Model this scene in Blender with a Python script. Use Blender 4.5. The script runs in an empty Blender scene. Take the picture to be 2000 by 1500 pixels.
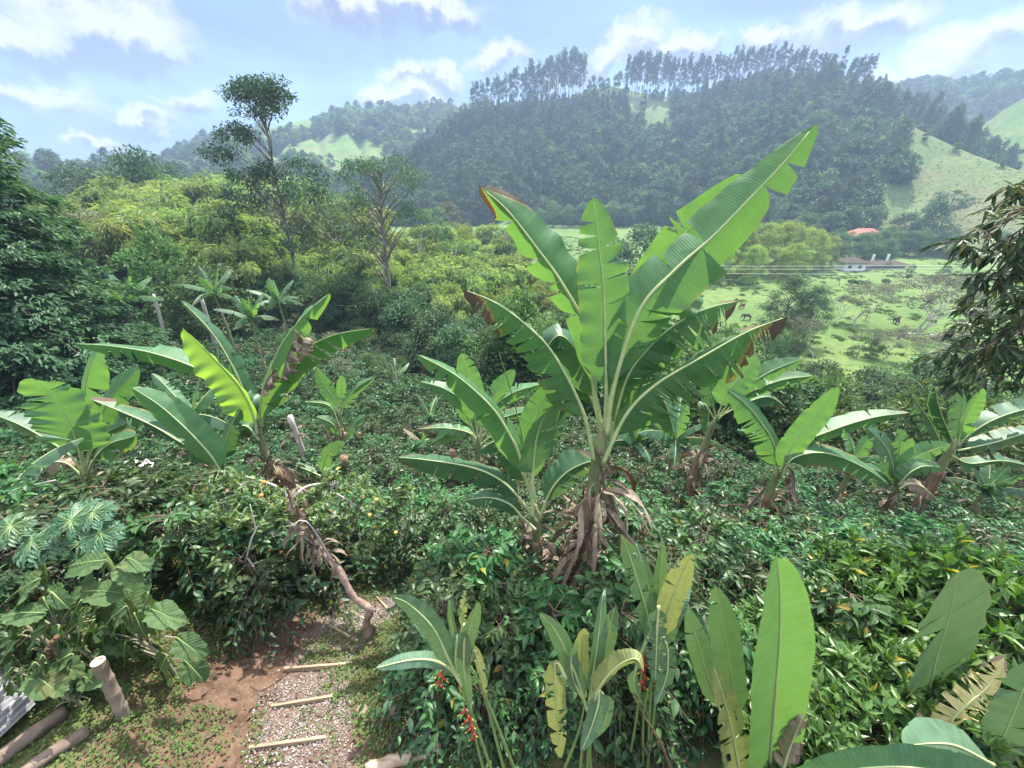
import bpy, math, random
import numpy as np
from mathutils import Vector, Matrix
R = math.radians
C = bpy.context.scene.collection
rng = np.random.default_rng(7)
random.seed(7)

# ------------------------------------------------------------------ camera
PITCH, F = 26.0, 753.0                       # degrees down, focal length in photo pixels (2000 wide)
cp, sp = math.cos(R(PITCH)), math.sin(R(PITCH))
cam = bpy.data.cameras.new('camera')
cam.sensor_width = 36.0
cam.lens = 36.0*F/2000.0
cam.clip_start, cam.clip_end = 0.05, 5000
cam_o = bpy.data.objects.new('camera', cam); C.objects.link(cam_o)
cam_o.rotation_euler = (R(90-PITCH), 0, 0)
bpy.context.scene.camera = cam_o

# ------------------------------------------------------------------ light
SUN_EL, SUN_AZ = 60.0, 28.0                  # azimuth to the right of straight ahead
EXPOSURE = 1.5
SKY, SUN_E = 0.05, 4.3
OVERHEAD_FILL = 1.22  # strength of the added sky fill overhead, above the view
sdir = Vector((math.sin(R(SUN_AZ))*math.cos(R(SUN_EL)), math.cos(R(SUN_AZ))*math.cos(R(SUN_EL)), math.sin(R(SUN_EL))))
sun = bpy.data.lights.new('sun', 'SUN'); sun.energy = SUN_E; sun.angle = R(0.5); sun.color = (1.0, 0.95, 0.86)
sun_o = bpy.data.objects.new('sun', sun); C.objects.link(sun_o)
sun_o.rotation_euler = (-sdir).to_track_quat('-Z', 'Y').to_euler(); sun_o.location = sdir*300
vs = bpy.context.scene.view_settings
vs.view_transform = 'Standard'; vs.look = 'None'; vs.exposure = EXPOSURE; vs.gamma = 1.0; vs.use_curve_mapping = False

def pdir(px, py):
    u, v = (px-1000)/F, (py-750)/F
    return np.array([u, cp - v*sp, -(v*cp + sp)])
def azel(px, py):
    d = pdir(px, py); return math.atan2(d[0], d[1]), math.atan2(d[2], math.hypot(d[0], d[1]))
def P(px, py, Y):
    d = pdir(px, py); return d*(Y/d[1])

world = bpy.data.worlds.new('World'); bpy.context.scene.world = world; world.use_nodes = True
def make_sky():
    nt = world.node_tree; N, L = nt.nodes, nt.links
    N.clear()
    def n(t, **k):
        o = N.new(t)
        for a, b in k.items(): setattr(o, a, b)
        return o
    def m(op, a, b=None, c=None, clamp=False):
        o = n('ShaderNodeMath', operation=op, use_clamp=clamp)
        for i, x in enumerate((a, b, c)):
            if x is None: continue
            if isinstance(x, (int, float)): o.inputs[i].default_value = x
            else: L.new(x, o.inputs[i])
        return o.outputs[0]
    sky = n('ShaderNodeTexSky', sky_type='NISHITA'); sky.sun_disc = False
    sky.sun_elevation = R(SUN_EL); sky.sun_rotation = R(SUN_AZ); sky.air_density = 1.0; sky.dust_density = 0.3; sky.ozone_density = 4.0
    tc = n('ShaderNodeTexCoord'); sep = n('ShaderNodeSeparateXYZ'); L.new(tc.outputs['Generated'], sep.inputs[0])
    az = m('ARCTAN2', sep.outputs[0], sep.outputs[1]); el = m('ARCSINE', sep.outputs[2])
    def noise(vec, scale, detail, rough, dist=0.0):
        o = n('ShaderNodeTexNoise'); o.inputs['Scale'].default_value = scale; o.inputs['Detail'].default_value = detail
        o.inputs['Roughness'].default_value = rough; o.inputs['Distortion'].default_value = dist
        L.new(vec, o.inputs['Vector']); return o
    comb = n('ShaderNodeCombineXYZ'); L.new(az, comb.inputs[0]); L.new(el, comb.inputs[1])
    # domain warp so the blobs get billowed edges
    w1 = noise(comb.outputs[0], 16, 5, .6)
    sub = n('ShaderNodeVectorMath', operation='SUBTRACT'); L.new(w1.outputs['Color'], sub.inputs[0]); sub.inputs[1].default_value = (.5, .5, .5)
    scl = n('ShaderNodeVectorMath', operation='SCALE'); L.new(sub.outputs[0], scl.inputs[0]); scl.inputs['Scale'].default_value = .10
    wv = n('ShaderNodeVectorMath', operation='ADD'); L.new(comb.outputs[0], wv.inputs[0]); L.new(scl.outputs[0], wv.inputs[1])
    blobs = [(200,40,150,60,1), (250,90,110,50,1), (110,100,110,45,1), (30,80,70,60,.8), (70,195,110,34,.85), (275,232,74,22,1),
             (370,205,60,26,.8), (185,278,44,17,.9), (690,15,110,44,1), (850,25,90,36,.9), (745,190,40,28,1), (800,140,46,24,.8), (815,190,46,26,1),
             (873,146,36,26,.95), (975,118,50,30,1), (1185,118,50,28,.9), (1250,72,50,40,1), (1335,105,66,34,1), (1495,78,50,30,1),
             (1640,60,110,50,.75), (1740,40,90,40,.8), (1870,95,100,46,.85), (1800,150,120,34,.85), (1960,60,80,40,.6), (1100,150,60,20,.7)]
    mx = None; low = None
    for px, py, rx, ry, s in blobs:
        a, e = azel(px, py); a1, e1 = azel(px+rx, py); a2, e2 = azel(px, py-ry)
        ra, re = abs(a1-a)*1.6, abs(e2-e)*1.6
        d = n('ShaderNodeVectorMath', operation='SUBTRACT'); L.new(wv.outputs[0], d.inputs[0]); d.inputs[1].default_value = (a, e, 0)
        q = n('ShaderNodeVectorMath', operation='MULTIPLY'); L.new(d.outputs[0], q.inputs[0]); q.inputs[1].default_value = (1/ra, 1/re, 0)
        ln = n('ShaderNodeVectorMath', operation='LENGTH'); L.new(q.outputs[0], ln.inputs[0])
        v = m('MULTIPLY', m('SUBTRACT', 1.0, ln.outputs['Value'], clamp=True), s)
        sy = n('ShaderNodeSeparateXYZ'); L.new(q.outputs[0], sy.inputs[0])
        h = m('MULTIPLY', v, sy.outputs[1])
        mx = v if mx is None else m('MAXIMUM', mx, v)
        low = h if low is None else m('ADD', low, h)
    fine = noise(comb.outputs[0], 22, 7, .62, .4)
    dens = m('ADD', mx, m('MULTIPLY', m('SUBTRACT', fine.outputs['Fac'], .5), .55))
    mr = n('ShaderNodeMapRange', interpolation_type='SMOOTHSTEP'); L.new(dens, mr.inputs[0]); mr.inputs[1].default_value = .05; mr.inputs[2].default_value = .60
    # thin streaked high cloud
    st = n('ShaderNodeVectorMath', operation='MULTIPLY'); L.new(comb.outputs[0], st.inputs[0]); st.inputs[1].default_value = (1.6, 6.5, 1)
    ci = noise(st.outputs[0], 1.6, 6, .55, .6)
    mc = n('ShaderNodeMapRange', interpolation_type='SMOOTHSTEP'); L.new(ci.outputs['Fac'], mc.inputs[0]); mc.inputs[1].default_value = .30; mc.inputs[2].default_value = .72
    mc.inputs[4].default_value = .90
    # cumulus shading: white tops, blue grey undersides
    sh = m('ADD', m('MULTIPLY', low, 2.2), m('MULTIPLY', m('SUBTRACT', w1.outputs['Fac'], .45), 2.2))
    ms = n('ShaderNodeMapRange', interpolation_type='SMOOTHSTEP'); L.new(sh, ms.inputs[0]); ms.inputs[1].default_value = -.45; ms.inputs[2].default_value = .45
    cc = n('ShaderNodeMix', data_type='RGBA'); L.new(ms.outputs[0], cc.inputs['Factor'])
    cc.inputs['A'].default_value = (.088, .104, .165, 1); cc.inputs['B'].default_value = (.290, .285, .292, 1)
    b0 = n('ShaderNodeBackground'); b0.inputs['Strength'].default_value = SKY; L.new(sky.outputs[0], b0.inputs[0])
    b1 = n('ShaderNodeBackground'); b1.inputs[0].default_value = (.088, .116, .225, 1)
    b2 = n('ShaderNodeBackground'); L.new(cc.outputs['Result'], b2.inputs[0])
    x1 = n('ShaderNodeMixShader'); L.new(mc.outputs[0], x1.inputs[0]); L.new(b0.outputs[0], x1.inputs[1]); L.new(b1.outputs[0], x1.inputs[2])
    x2 = n('ShaderNodeMixShader'); L.new(mr.outputs[0], x2.inputs[0]); L.new(x1.outputs[0], x2.inputs[1]); L.new(b2.outputs[0], x2.inputs[2])
    # added fill light: sky brightened overhead, out of view, to lift the shade
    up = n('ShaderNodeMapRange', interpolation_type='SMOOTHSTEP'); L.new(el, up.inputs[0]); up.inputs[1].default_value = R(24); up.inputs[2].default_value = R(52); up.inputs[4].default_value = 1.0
    b3 = n('ShaderNodeBackground'); b3.inputs[0].default_value = (.95, .98, 1.05, 1); b3.inputs['Strength'].default_value = OVERHEAD_FILL
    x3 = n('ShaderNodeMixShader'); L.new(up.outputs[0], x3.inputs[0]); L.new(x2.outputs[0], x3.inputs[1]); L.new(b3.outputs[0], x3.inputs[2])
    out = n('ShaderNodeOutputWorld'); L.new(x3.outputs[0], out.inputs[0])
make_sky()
cy = bpy.context.scene.cycles
cy.max_bounces = 6; cy.diffuse_bounces = 3; cy.glossy_bounces = 2; cy.transmission_bounces = 3; cy.volume_bounces = 1; cy.transparent_max_bounces = 4
# ------------------------------------------------------------------ helpers
def hashn(ix, iy, s):
    h = (ix.astype(np.int64)*374761393 + iy.astype(np.int64)*668265263 + s*974711) & 0x7fffffff
    h = ((h ^ (h >> 13))*1274126177) & 0x7fffffff
    return ((h ^ (h >> 16)) & 0xffff)/65535.0
def vnoise(x, y, s=0):
    x = np.asarray(x, float); y = np.asarray(y, float)
    ix, iy = np.floor(x), np.floor(y); fx, fy = x-ix, y-iy
    fx = fx*fx*(3-2*fx); fy = fy*fy*(3-2*fy)
    a, b = hashn(ix, iy, s), hashn(ix+1, iy, s); c, d = hashn(ix, iy+1, s), hashn(ix+1, iy+1, s)
    return (a*(1-fx)+b*fx)*(1-fy) + (c*(1-fx)+d*fx)*fy
def fbm(x, y, s=0, o=4):
    t = 0; a = .5
    for k in range(o): t = t + a*vnoise(np.asarray(x)*2**k, np.asarray(y)*2**k, s+k*17); a *= .5
    return t
def nrm(v):
    v = np.asarray(v, float); return v/np.maximum(np.linalg.norm(v, axis=-1, keepdims=True), 1e-9)

class Geo:
    """collects vertices and faces (as index rows of 3 or 4) with per-vertex floats and a uv, per-face material index"""
    def __init__(s): s.v=[]; s.f=[]; s.n=0; s.a=[]; s.b=[]; s.uv=[]; s.mi=[]
    def add(s, v, faces, rnd=0., dry=0., uv=None, mi=0):
        v = np.asarray(v, float).reshape(-1, 3); k = len(v)
        s.v.append(v)
        fl = lambda q: np.broadcast_to(np.asarray(q, float).reshape(-1) if np.ndim(q) else float(q), (k,)).copy()
        s.a.append(fl(rnd)); s.b.append(fl(dry))
        s.uv.append(np.zeros((k, 2)) if uv is None else np.asarray(uv, float).reshape(-1, 2))
        for fa in (faces if isinstance(faces, list) else [faces]):
            fa = np.asarray(fa, np.int64)
            if fa.size == 0: continue
            s.f.append(fa + s.n); s.mi.append(np.full(len(fa), mi, np.int32))
        s.n += k
    def tube(s, pts, rad, seg=8, rnd=0., dry=0., mi=0, cap=True):
        pts = np.asarray(pts, float); k = len(pts); rad = np.broadcast_to(np.asarray(rad, float), (k,))
        t = nrm(np.gradient(pts, axis=0)); ref = np.array([0, 0, 1.]) if abs(t[0][2]) < .9 else np.array([1., 0, 0])
        x = nrm(np.cross(ref, t[0])); V = []; UV = []
        ln = np.concatenate([[0], np.cumsum(np.linalg.norm(np.diff(pts, axis=0), axis=1))])
        for i in range(k):
            x = nrm(x - t[i]*np.dot(x, t[i])); y = np.cross(t[i], x)
            an = np.arange(seg)/seg*2*np.pi
            V.append(pts[i] + rad[i]*(np.cos(an)[:, None]*x + np.sin(an)[:, None]*y)); UV.append(np.stack([np.full(seg, ln[i]), an/6.283], 1))
        i, j = np.meshgrid(np.arange(k-1), np.arange(seg), indexing='ij'); j2 = (j+1) % seg
        q = np.stack([i*seg+j, i*seg+j2, (i+1)*seg+j2, (i+1)*seg+j], -1).reshape(-1, 4)
        V = np.concatenate(V); fs = [q]
        if cap:
            V = np.concatenate([V, pts[:1], pts[-1:]]); UV.append(np.zeros((2, 2)))
            jj = np.arange(seg); c0, c1 = k*seg, k*seg+1
            fs.append(np.stack([np.full(seg, c0), (jj+1) % seg, jj], 1)); fs.append(np.stack([np.full(seg, c1), (k-1)*seg+jj, (k-1)*seg+(jj+1) % seg], 1))
        s.add(V, fs, rnd, dry, np.concatenate(UV), mi)
    def inst(s, tv, tf, pos, side, along, up, sx, sy, rnd, dry=0., mi=0, tuv=None):
        """stamp a template (columns: side, along, up) n times"""
        n = len(pos); k = len(tv)
        sx = np.broadcast_to(np.asarray(sx, float), (n,)); sy = np.broadcast_to(np.asarray(sy, float), (n,))
        V = (pos[:, None] + (tv[None, :, 0]*sx[:, None])[..., None]*side[:, None] + (tv[None, :, 1]*sy[:, None])[..., None]*along[:, None]
             + (tv[None, :, 2]*sy[:, None])[..., None]*up[:, None]).reshape(-1, 3)
        off = np.arange(n)*k
        fs = [(off[:, None, None] + np.asarray(f)[None]).reshape(-1, len(f[0])) for f in tf]
        uv = None if tuv is None else np.tile(tuv, (n, 1))
        s.add(V, fs, np.repeat(np.broadcast_to(rnd, (n,)), k), np.repeat(np.broadcast_to(dry, (n,)), k), uv, mi)
    def mesh(s, name, mats, smooth=False):
        me = bpy.data.meshes.new(name)
        v = np.concatenate(s.v); me.vertices.add(len(v)); me.vertices.foreach_set('co', v.ravel())
        cnt = np.concatenate([np.full(len(f), f.shape[1]) for f in s.f]); idx = np.concatenate([f.ravel() for f in s.f])
        st = np.concatenate([[0], np.cumsum(cnt)[:-1]])
        me.loops.add(len(idx)); me.loops.foreach_set('vertex_index', idx.astype(np.int32))
        me.polygons.add(len(cnt)); me.polygons.foreach_set('loop_start', st.astype(np.int32)); me.polygons.foreach_set('loop_total', cnt.astype(np.int32))
        me.polygons.foreach_set('material_index', np.concatenate(s.mi))
        me.polygons.foreach_set('use_smooth', np.full(len(cnt), bool(smooth)))
        me.update(calc_edges=True)
        a = me.attributes.new('rnd', 'FLOAT', 'POINT'); a.data.foreach_set('value', np.concatenate(s.a).astype(np.float32))
        b = me.attributes.new('dry', 'FLOAT', 'POINT'); b.data.foreach_set('value', np.concatenate(s.b).astype(np.float32))
        uv = np.concatenate(s.uv)
        if np.any(uv):
            lay = me.uv_layers.new(name='UVMap'); lay.data.foreach_set('uv', uv[idx].astype(np.float32).ravel())
        for m in (mats if isinstance(mats, (list, tuple)) else [mats]): me.materials.append(m)
        return me
    def build(s, name, mats, parent=None, smooth=False):
        o = bpy.data.objects.new(name, s.mesh(name, mats, smooth)); C.objects.link(o)
        if parent is not None: o.parent = parent
        return o

def tag(o, label=None, cat=None, group=None, kind=None):
    if label: o['label'] = label
    if cat: o['category'] = cat
    if group: o['group'] = group
    if kind: o['kind'] = kind
    return o
def empty(name, loc=(0, 0, 0), rz=0.):
    o = bpy.data.objects.new(name, None); C.objects.link(o); o.location = loc; o.rotation_euler = (0, 0, rz); o.empty_display_size = .2
    return o
def recentre(root, loc):
    """root Empty at loc while the children were modelled in world coordinates"""
    root.location = loc
    for c in root.children: c.matrix_parent_inverse = Matrix.Translation(-Vector(loc))
KIDS = {}
def copy_tree(o, parent=None):
    c = o.copy(); C.objects.link(c)
    if parent is not None: c.parent = parent
    if o.name not in KIDS: KIDS[o.name] = list(o.children)
    for ch in KIDS[o.name]: copy_tree(ch, c)
    return c

def spline(pts, n):
    """Catmull-Rom through pts, n samples evenly by length"""
    p = np.asarray(pts, float)
    if len(p) == 2: return p[0] + (p[1]-p[0])*np.linspace(0, 1, n)[:, None]
    q = np.concatenate([[2*p[0]-p[1]], p, [2*p[-1]-p[-2]]]); out = []
    for i in range(len(p)-1):
        t = np.linspace(0, 1, 24, endpoint=False)[:, None]; a, b, c, d = q[i], q[i+1], q[i+2], q[i+3]
        out.append(.5*((2*b) + (-a+c)*t + (2*a-5*b+4*c-d)*t*t + (-a+3*b-3*c+d)*t**3))
    o = np.concatenate(out+[p[-1:]]); l = np.concatenate([[0], np.cumsum(np.linalg.norm(np.diff(o, axis=0), axis=1))])
    s = np.linspace(0, l[-1], n)
    return np.stack([np.interp(s, l, o[:, k]) for k in range(3)], 1)

# leaf templates: (vertices in side/along/up, face lists)
T_CARD = (np.array([[0, 0, 0], [.5, .45, .10], [0, 1, -.12], [-.5, .45, .10], [0, .5, 0]]), [np.array([[0, 1, 4], [1, 2, 4], [2, 3, 4], [3, 0, 4]])])
T_DIAM = (np.array([[0, 0, 0], [.5, .45, .12], [0, 1, -.10], [-.5, .45, .12]]), [np.array([[0, 1, 2], [0, 2, 3]])])
T_LEAF = (np.array([[0, 0, 0], [.42, .28, .07], [0, .28, .0], [-.42, .28, .07], [.46, .58, .03], [0, .6, -.05], [-.46, .58, .03], [.2, .86, -.10], [0, .86, -.14], [-.2, .86, -.10], [0, 1.06, -.24]]),
          [np.array([[0, 1, 2], [0, 2, 3], [7, 10, 8], [8, 10, 9]]), np.array([[1, 4, 5, 2], [2, 5, 6, 3], [4, 7, 8, 5], [5, 8, 9, 6]])])
T_LEAF_UV = np.array([[0, 0], [1, .28], [0, .28], [-1, .28], [1, .6], [0, .6], [-1, .6], [.6, .86], [0, .86], [-.6, .86], [0, 1]])
def frames(d, up):
    d = nrm(d); s = nrm(np.cross(d, up)); return s, d, np.cross(s, d)
def rdir(n, r=rng):
    return nrm(r.normal(size=(n, 3)))
def stamp(g, T, pos, d, up, w, l, rnd, dry=0., mi=0, uv=None):
    s, a, u = frames(d, up); g.inst(T[0], T[1], pos, s, a, u, w, l, rnd, dry, mi, uv)

# ------------------------------------------------------------------ materials
class Nodes:
    def __init__(s, name):
        s.m = bpy.data.materials.new(name); s.m.use_nodes = True; s.t = s.m.node_tree; s.N = s.t.nodes; s.L = s.t.links
        s.N.clear(); s.out = s.N.new('ShaderNodeOutputMaterial')
    def n(s, t, **k):
        o = s.N.new(t)
        for a, b in k.items(): setattr(o, a, b)
        return o
    def put(s, x, sock):
        if x is None: return
        if isinstance(x, (int, float)): sock.default_value = x
        elif isinstance(x, tuple): sock.default_value = x if len(x) != 3 or sock.type == 'VECTOR' else x+(1,)
        else: s.L.new(x, sock)
    def math(s, op, a, b=None, clamp=False):
        o = s.n('ShaderNodeMath', operation=op, use_clamp=clamp); s.put(a, o.inputs[0]); s.put(b, o.inputs[1]); return o.outputs[0]
    def mix(s, f, a, b, blend='MIX'):
        o = s.n('ShaderNodeMix', data_type='RGBA', blend_type=blend); s.put(f, o.inputs['Factor']); s.put(a, o.inputs['A']); s.put(b, o.inputs['B']); return o.outputs['Result']
    def attr(s, name): return s.n('ShaderNodeAttribute', attribute_name=name).outputs['Fac']
    def orand(s): return s.n('ShaderNodeObjectInfo').outputs['Random']
    def noise(s, scale, detail=4, rough=.55, vec=None, dist=0.):
        o = s.n('ShaderNodeTexNoise'); o.inputs['Scale'].default_value = scale; o.inputs['Detail'].default_value = detail; o.inputs['Roughness'].default_value = rough
        o.inputs['Distortion'].default_value = dist
        if vec is None: vec = s.n('ShaderNodeTexCoord').outputs['Object']
        s.L.new(vec, o.inputs['Vector']); return o.outputs['Fac']
    def scalev(s, vec, k):
        o = s.n('ShaderNodeVectorMath', operation='MULTIPLY'); s.L.new(vec, o.inputs[0]); o.inputs[1].default_value = k; return o.outputs[0]
    def ramp(s, f, a, b):
        o = s.n('ShaderNodeMapRange', interpolation_type='SMOOTHSTEP'); s.put(f, o.inputs[0]); o.inputs[1].default_value = a; o.inputs[2].default_value = b; return o.outputs[0]
    def bump(s, h, st=.3, d=.02):
        o = s.n('ShaderNodeBump'); o.inputs['Strength'].default_value = st; o.inputs['Distance'].default_value = d; s.L.new(h, o.inputs['Height']); return o.outputs[0]
    def bsdf(s, col, rough=.6, spec=.3, normal=None, metal=0.):
        o = s.n('ShaderNodeBsdfPrincipled'); s.put(col, o.inputs['Base Color']); s.put(rough, o.inputs['Roughness']); o.inputs['Metallic'].default_value = metal
        s.put(spec, o.inputs['Specular IOR Level'])
        if normal is not None: s.L.new(normal, o.inputs['Normal'])
        return o.outputs[0]
    def done(s, sh): s.L.new(sh, s.out.inputs['Surface']); return s.m
    def leaf_done(s, col, tcol, tf, rough, spec, normal=None):
        t = s.n('ShaderNodeBsdfTranslucent'); s.put(tcol, t.inputs['Color'])
        x = s.n('ShaderNodeMixShader'); s.put(tf, x.inputs[0]); s.L.new(s.bsdf(col, rough, spec, normal), x.inputs[1]); s.L.new(t.outputs[0], x.inputs[2])
        return s.done(x.outputs[0])

def foliage(name, a, b, tf=.3, rough=.55, spec=.25, tgain=(1.5, 1.5, .7), ovar=.25, dryc=None):
    """leaf material: colour runs from a to b by each leaf's own random number, shifted a little per plant"""
    k = Nodes(name); col = k.mix(k.attr('rnd'), a, b)
    if dryc: col = k.mix(k.attr('dry'), col, dryc)
    if ovar:
        h = k.n('ShaderNodeHueSaturation'); k.put(col, h.inputs['Color'])
        r = k.orand(); k.put(k.math('ADD', k.math('MULTIPLY', r, ovar*2), 1-ovar), h.inputs['Value'])
        k.put(k.math('ADD', k.math('MULTIPLY', r, .05*ovar*4), .5-.025*ovar*4), h.inputs['Hue']); col = h.outputs[0]
    return k.leaf_done(col, k.mix(1.0, col, tgain+(1,), 'MULTIPLY'), tf, rough, spec)

def bark(name, a, b, scale=6, stretch=(1, 1, .25), rough=.85, bst=.6):
    k = Nodes(name); v = k.scalev(k.n('ShaderNodeTexCoord').outputs['Object'], stretch)
    f = k.noise(scale, 6, .65, v); return k.done(k.bsdf(k.mix(k.ramp(f, .3, .7), a, b), rough, .2, k.bump(f, bst, .03)))
def plain(name, a, b, scale=4, rough=.8, spec=.25, bst=.3, detail=5):
    k = Nodes(name); f = k.noise(scale, detail, .6); return k.done(k.bsdf(k.mix(k.ramp(f, .3, .7), a, b), rough, spec, k.bump(f, bst, .02)))

def banana_mat(name, a, b, tcol, tf=.35, rough=.44, spec=.46, dryc=(.130, .098, .074), yel=(.27, .23, .06)):
    """blade with fine parallel veins from the midrib to the edge; 'dry' carries the withered rim"""
    k = Nodes(name); uv = k.n('ShaderNodeTexCoord').outputs['UV']; sep = k.n('ShaderNodeSeparateXYZ'); k.L.new(uv, sep.inputs[0])
    u, v = sep.outputs[0], sep.outputs[1]
    st = k.noise(1.0, 3, .6, k.scalev(uv, (46, 1.2, 1)))
    wv = k.math('SINE', k.math('MULTIPLY', u, 620.0))
    big = k.noise(1.0, 3, .5, k.scalev(uv, (5, 1.6, 1)))
    col = k.mix(k.ramp(big, .3, .7), a, b)
    col = k.mix(k.math('MULTIPLY', k.ramp(st, .35, .7), .45), col, tuple(min(1, x*1.55) for x in b))
    col = k.mix(k.math('MULTIPLY', k.ramp(wv, .2, 1.0), .16), col, tuple(x*.6 for x in a))
    dr = k.attr('dry'); fr = k.math('ADD', dr, k.math('MULTIPLY', k.math('SUBTRACT', k.noise(1.0, 4, .6, k.scalev(uv, (26, 3, 1))), .5), .9))
    fr = k.math('MULTIPLY', fr, k.ramp(dr, 0.0, .12))
    yl = k.ramp(fr, .25, .55); br = k.ramp(fr, .5, .75)
    spot = k.n('ShaderNodeTexNoise'); spot.inputs['Scale'].default_value = 9; spot.inputs['Detail'].default_value = 5; k.L.new(k.scalev(uv, (3, 1, 1)), spot.inputs['Vector'])
    col = k.mix(k.math('MULTIPLY', k.ramp(spot.outputs['Fac'], .60, .72), .55), col, tuple(.5*x+y*.35 for x, y in zip(b, yel)))
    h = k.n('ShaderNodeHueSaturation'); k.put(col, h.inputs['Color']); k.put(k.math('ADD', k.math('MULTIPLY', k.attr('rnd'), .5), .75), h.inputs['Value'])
    col = k.mix(br, k.mix(yl, h.outputs[0], yel), dryc)
    tc = k.mix(br, k.mix(yl, tcol, (.5, .35, .04)), (.10, .05, .02))
    hgt = k.math('ADD', k.math('MULTIPLY', wv, .35), st)
    return k.leaf_done(col, tc, tf, k.math('ADD', k.math('MULTIPLY', br, .4), rough), spec, k.bump(hgt, .22, .010))
M = {}
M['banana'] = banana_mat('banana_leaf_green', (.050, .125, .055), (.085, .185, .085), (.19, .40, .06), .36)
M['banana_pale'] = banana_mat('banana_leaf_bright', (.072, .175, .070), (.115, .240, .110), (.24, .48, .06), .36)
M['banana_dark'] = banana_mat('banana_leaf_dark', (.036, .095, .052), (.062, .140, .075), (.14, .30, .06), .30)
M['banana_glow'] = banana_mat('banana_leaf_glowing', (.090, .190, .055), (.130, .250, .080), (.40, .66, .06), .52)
M['heliconia'] = banana_mat('heliconia_leaf', (.070, .135, .080), (.105, .185, .110), (.16, .30, .06), .22, .36)
M['heliconia_yellow'] = banana_mat('heliconia_leaf_yellowed', (.14, .18, .07), (.27, .28, .11), (.3, .34, .08), .3, .45)
M['leaf_dry'] = banana_mat('withered_leaf', (.165, .125, .095), (.33, .26, .20), (.18, .12, .07), .15, .9, .08, (.125, .092, .070), (.26, .20, .145))
M['straw'] = banana_mat('straw_leaf', (.36, .31, .13), (.52, .45, .22), (.45, .38, .14), .3, .7, .2, (.34, .26, .20), (.50, .42, .20))
M['tree_tall'] = foliage('tall_tree_leaf', (.020, .050, .028), (.055, .098, .050), .2, .55, .2, (1.4, 1.5, .7), .1)
M['midrib'] = plain('midrib_pale', (.34, .42, .18), (.48, .52, .27), 5, .5, .3, .1)
M['petiole'] = plain('petiole_green', (.12, .20, .06), (.20, .26, .09), 5, .5, .35, .1)
M['stem'] = bark('pseudostem', (.12, .17, .07), (.30, .28, .16), 5, (1, 1, .2), .55, .25)
M['stem_dry'] = bark('pseudostem_dry', (.10, .062, .038), (.30, .205, .135), 8, (1.6, 1.6, .18), .9, .9)
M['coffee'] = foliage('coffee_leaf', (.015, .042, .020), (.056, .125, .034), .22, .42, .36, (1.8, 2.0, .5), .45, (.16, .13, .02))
M['coffee_far'] = foliage('coffee_leaf_far', (.017, .046, .022), (.056, .120, .038), .22, .42, .36, (1.8, 2.0, .5), .45)
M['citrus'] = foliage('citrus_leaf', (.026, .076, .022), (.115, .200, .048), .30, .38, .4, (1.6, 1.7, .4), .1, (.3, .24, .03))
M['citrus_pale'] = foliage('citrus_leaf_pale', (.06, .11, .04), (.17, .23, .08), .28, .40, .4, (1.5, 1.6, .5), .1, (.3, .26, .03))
M['papaya'] = foliage('papaya_leaf', (.050, .120, .060), (.085, .165, .085), .2, .45, .35, (1.4, 1.6, .7), .1)
M['bamboo'] = foliage('bamboo_leaf', (.135, .208, .092), (.285, .355, .165), .44, .5, .25, (1.5, 1.5, .5), .25)
M['tree_mid'] = foliage('tree_leaf_mid', (.048, .100, .034), (.115, .180, .075), .3, .5, .25, (1.5, 1.6, .6), .3)
M['tree_dark'] = foliage('tree_leaf_dark', (.038, .088, .045), (.085, .150, .072), .26, .5, .3, (1.4, 1.6, .7), .25)
M['tree_grey'] = foliage('tree_leaf_grey', (.110, .125, .075), (.20, .205, .135), .22, .6, .15, (1.2, 1.2, .9), .25)
M['tree_yellow'] = foliage('tree_leaf_yellow', (.120, .165, .040), (.240, .290, .075), .38, .5, .25, (1.5, 1.4, .5), .2)
M['forest'] = foliage('forest_leaf', (.032, .066, .034), (.080, .130, .058), .22, .55, .2, (1.4, 1.5, .7), .45)
M['forest_light'] = foliage('forest_leaf_light', (.09, .15, .05), (.16, .22, .08), .28, .55, .2, (1.4, 1.5, .6), .4)
M['eucalypt'] = foliage('eucalyptus_leaf', (.034, .062, .042), (.072, .108, .066), .2, .5, .25, (1.3, 1.4, .8), .3)
M['overhang'] = foliage('overhang_leaf', (.024, .055, .026), (.064, .100, .042), .25, .45, .35, (1.5, 1.5, .6), .1, (.13, .12, .04))
M['bark_grey'] = bark('bark_grey', (.12, .10, .085), (.30, .27, .23), 5)
M['bark_brown'] = bark('bark_brown', (.07, .048, .035), (.19, .14, .105), 6)
M['bark_pink'] = bark('bark_citrus', (.17, .105, .078), (.36, .27, .22), 9, (1, 1, .6), .8, .7)
M['bark_pale'] = bark('bark_pale', (.28, .26, .24), (.50, .48, .45), 7)
M['bark_forest'] = bark('bark_forest', (.055, .05, .045), (.12, .11, .10), 5)
M['culm'] = bark('bamboo_culm', (.13, .15, .06), (.28, .27, .13), 3, (1, 1, .5), .5, .1)
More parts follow.
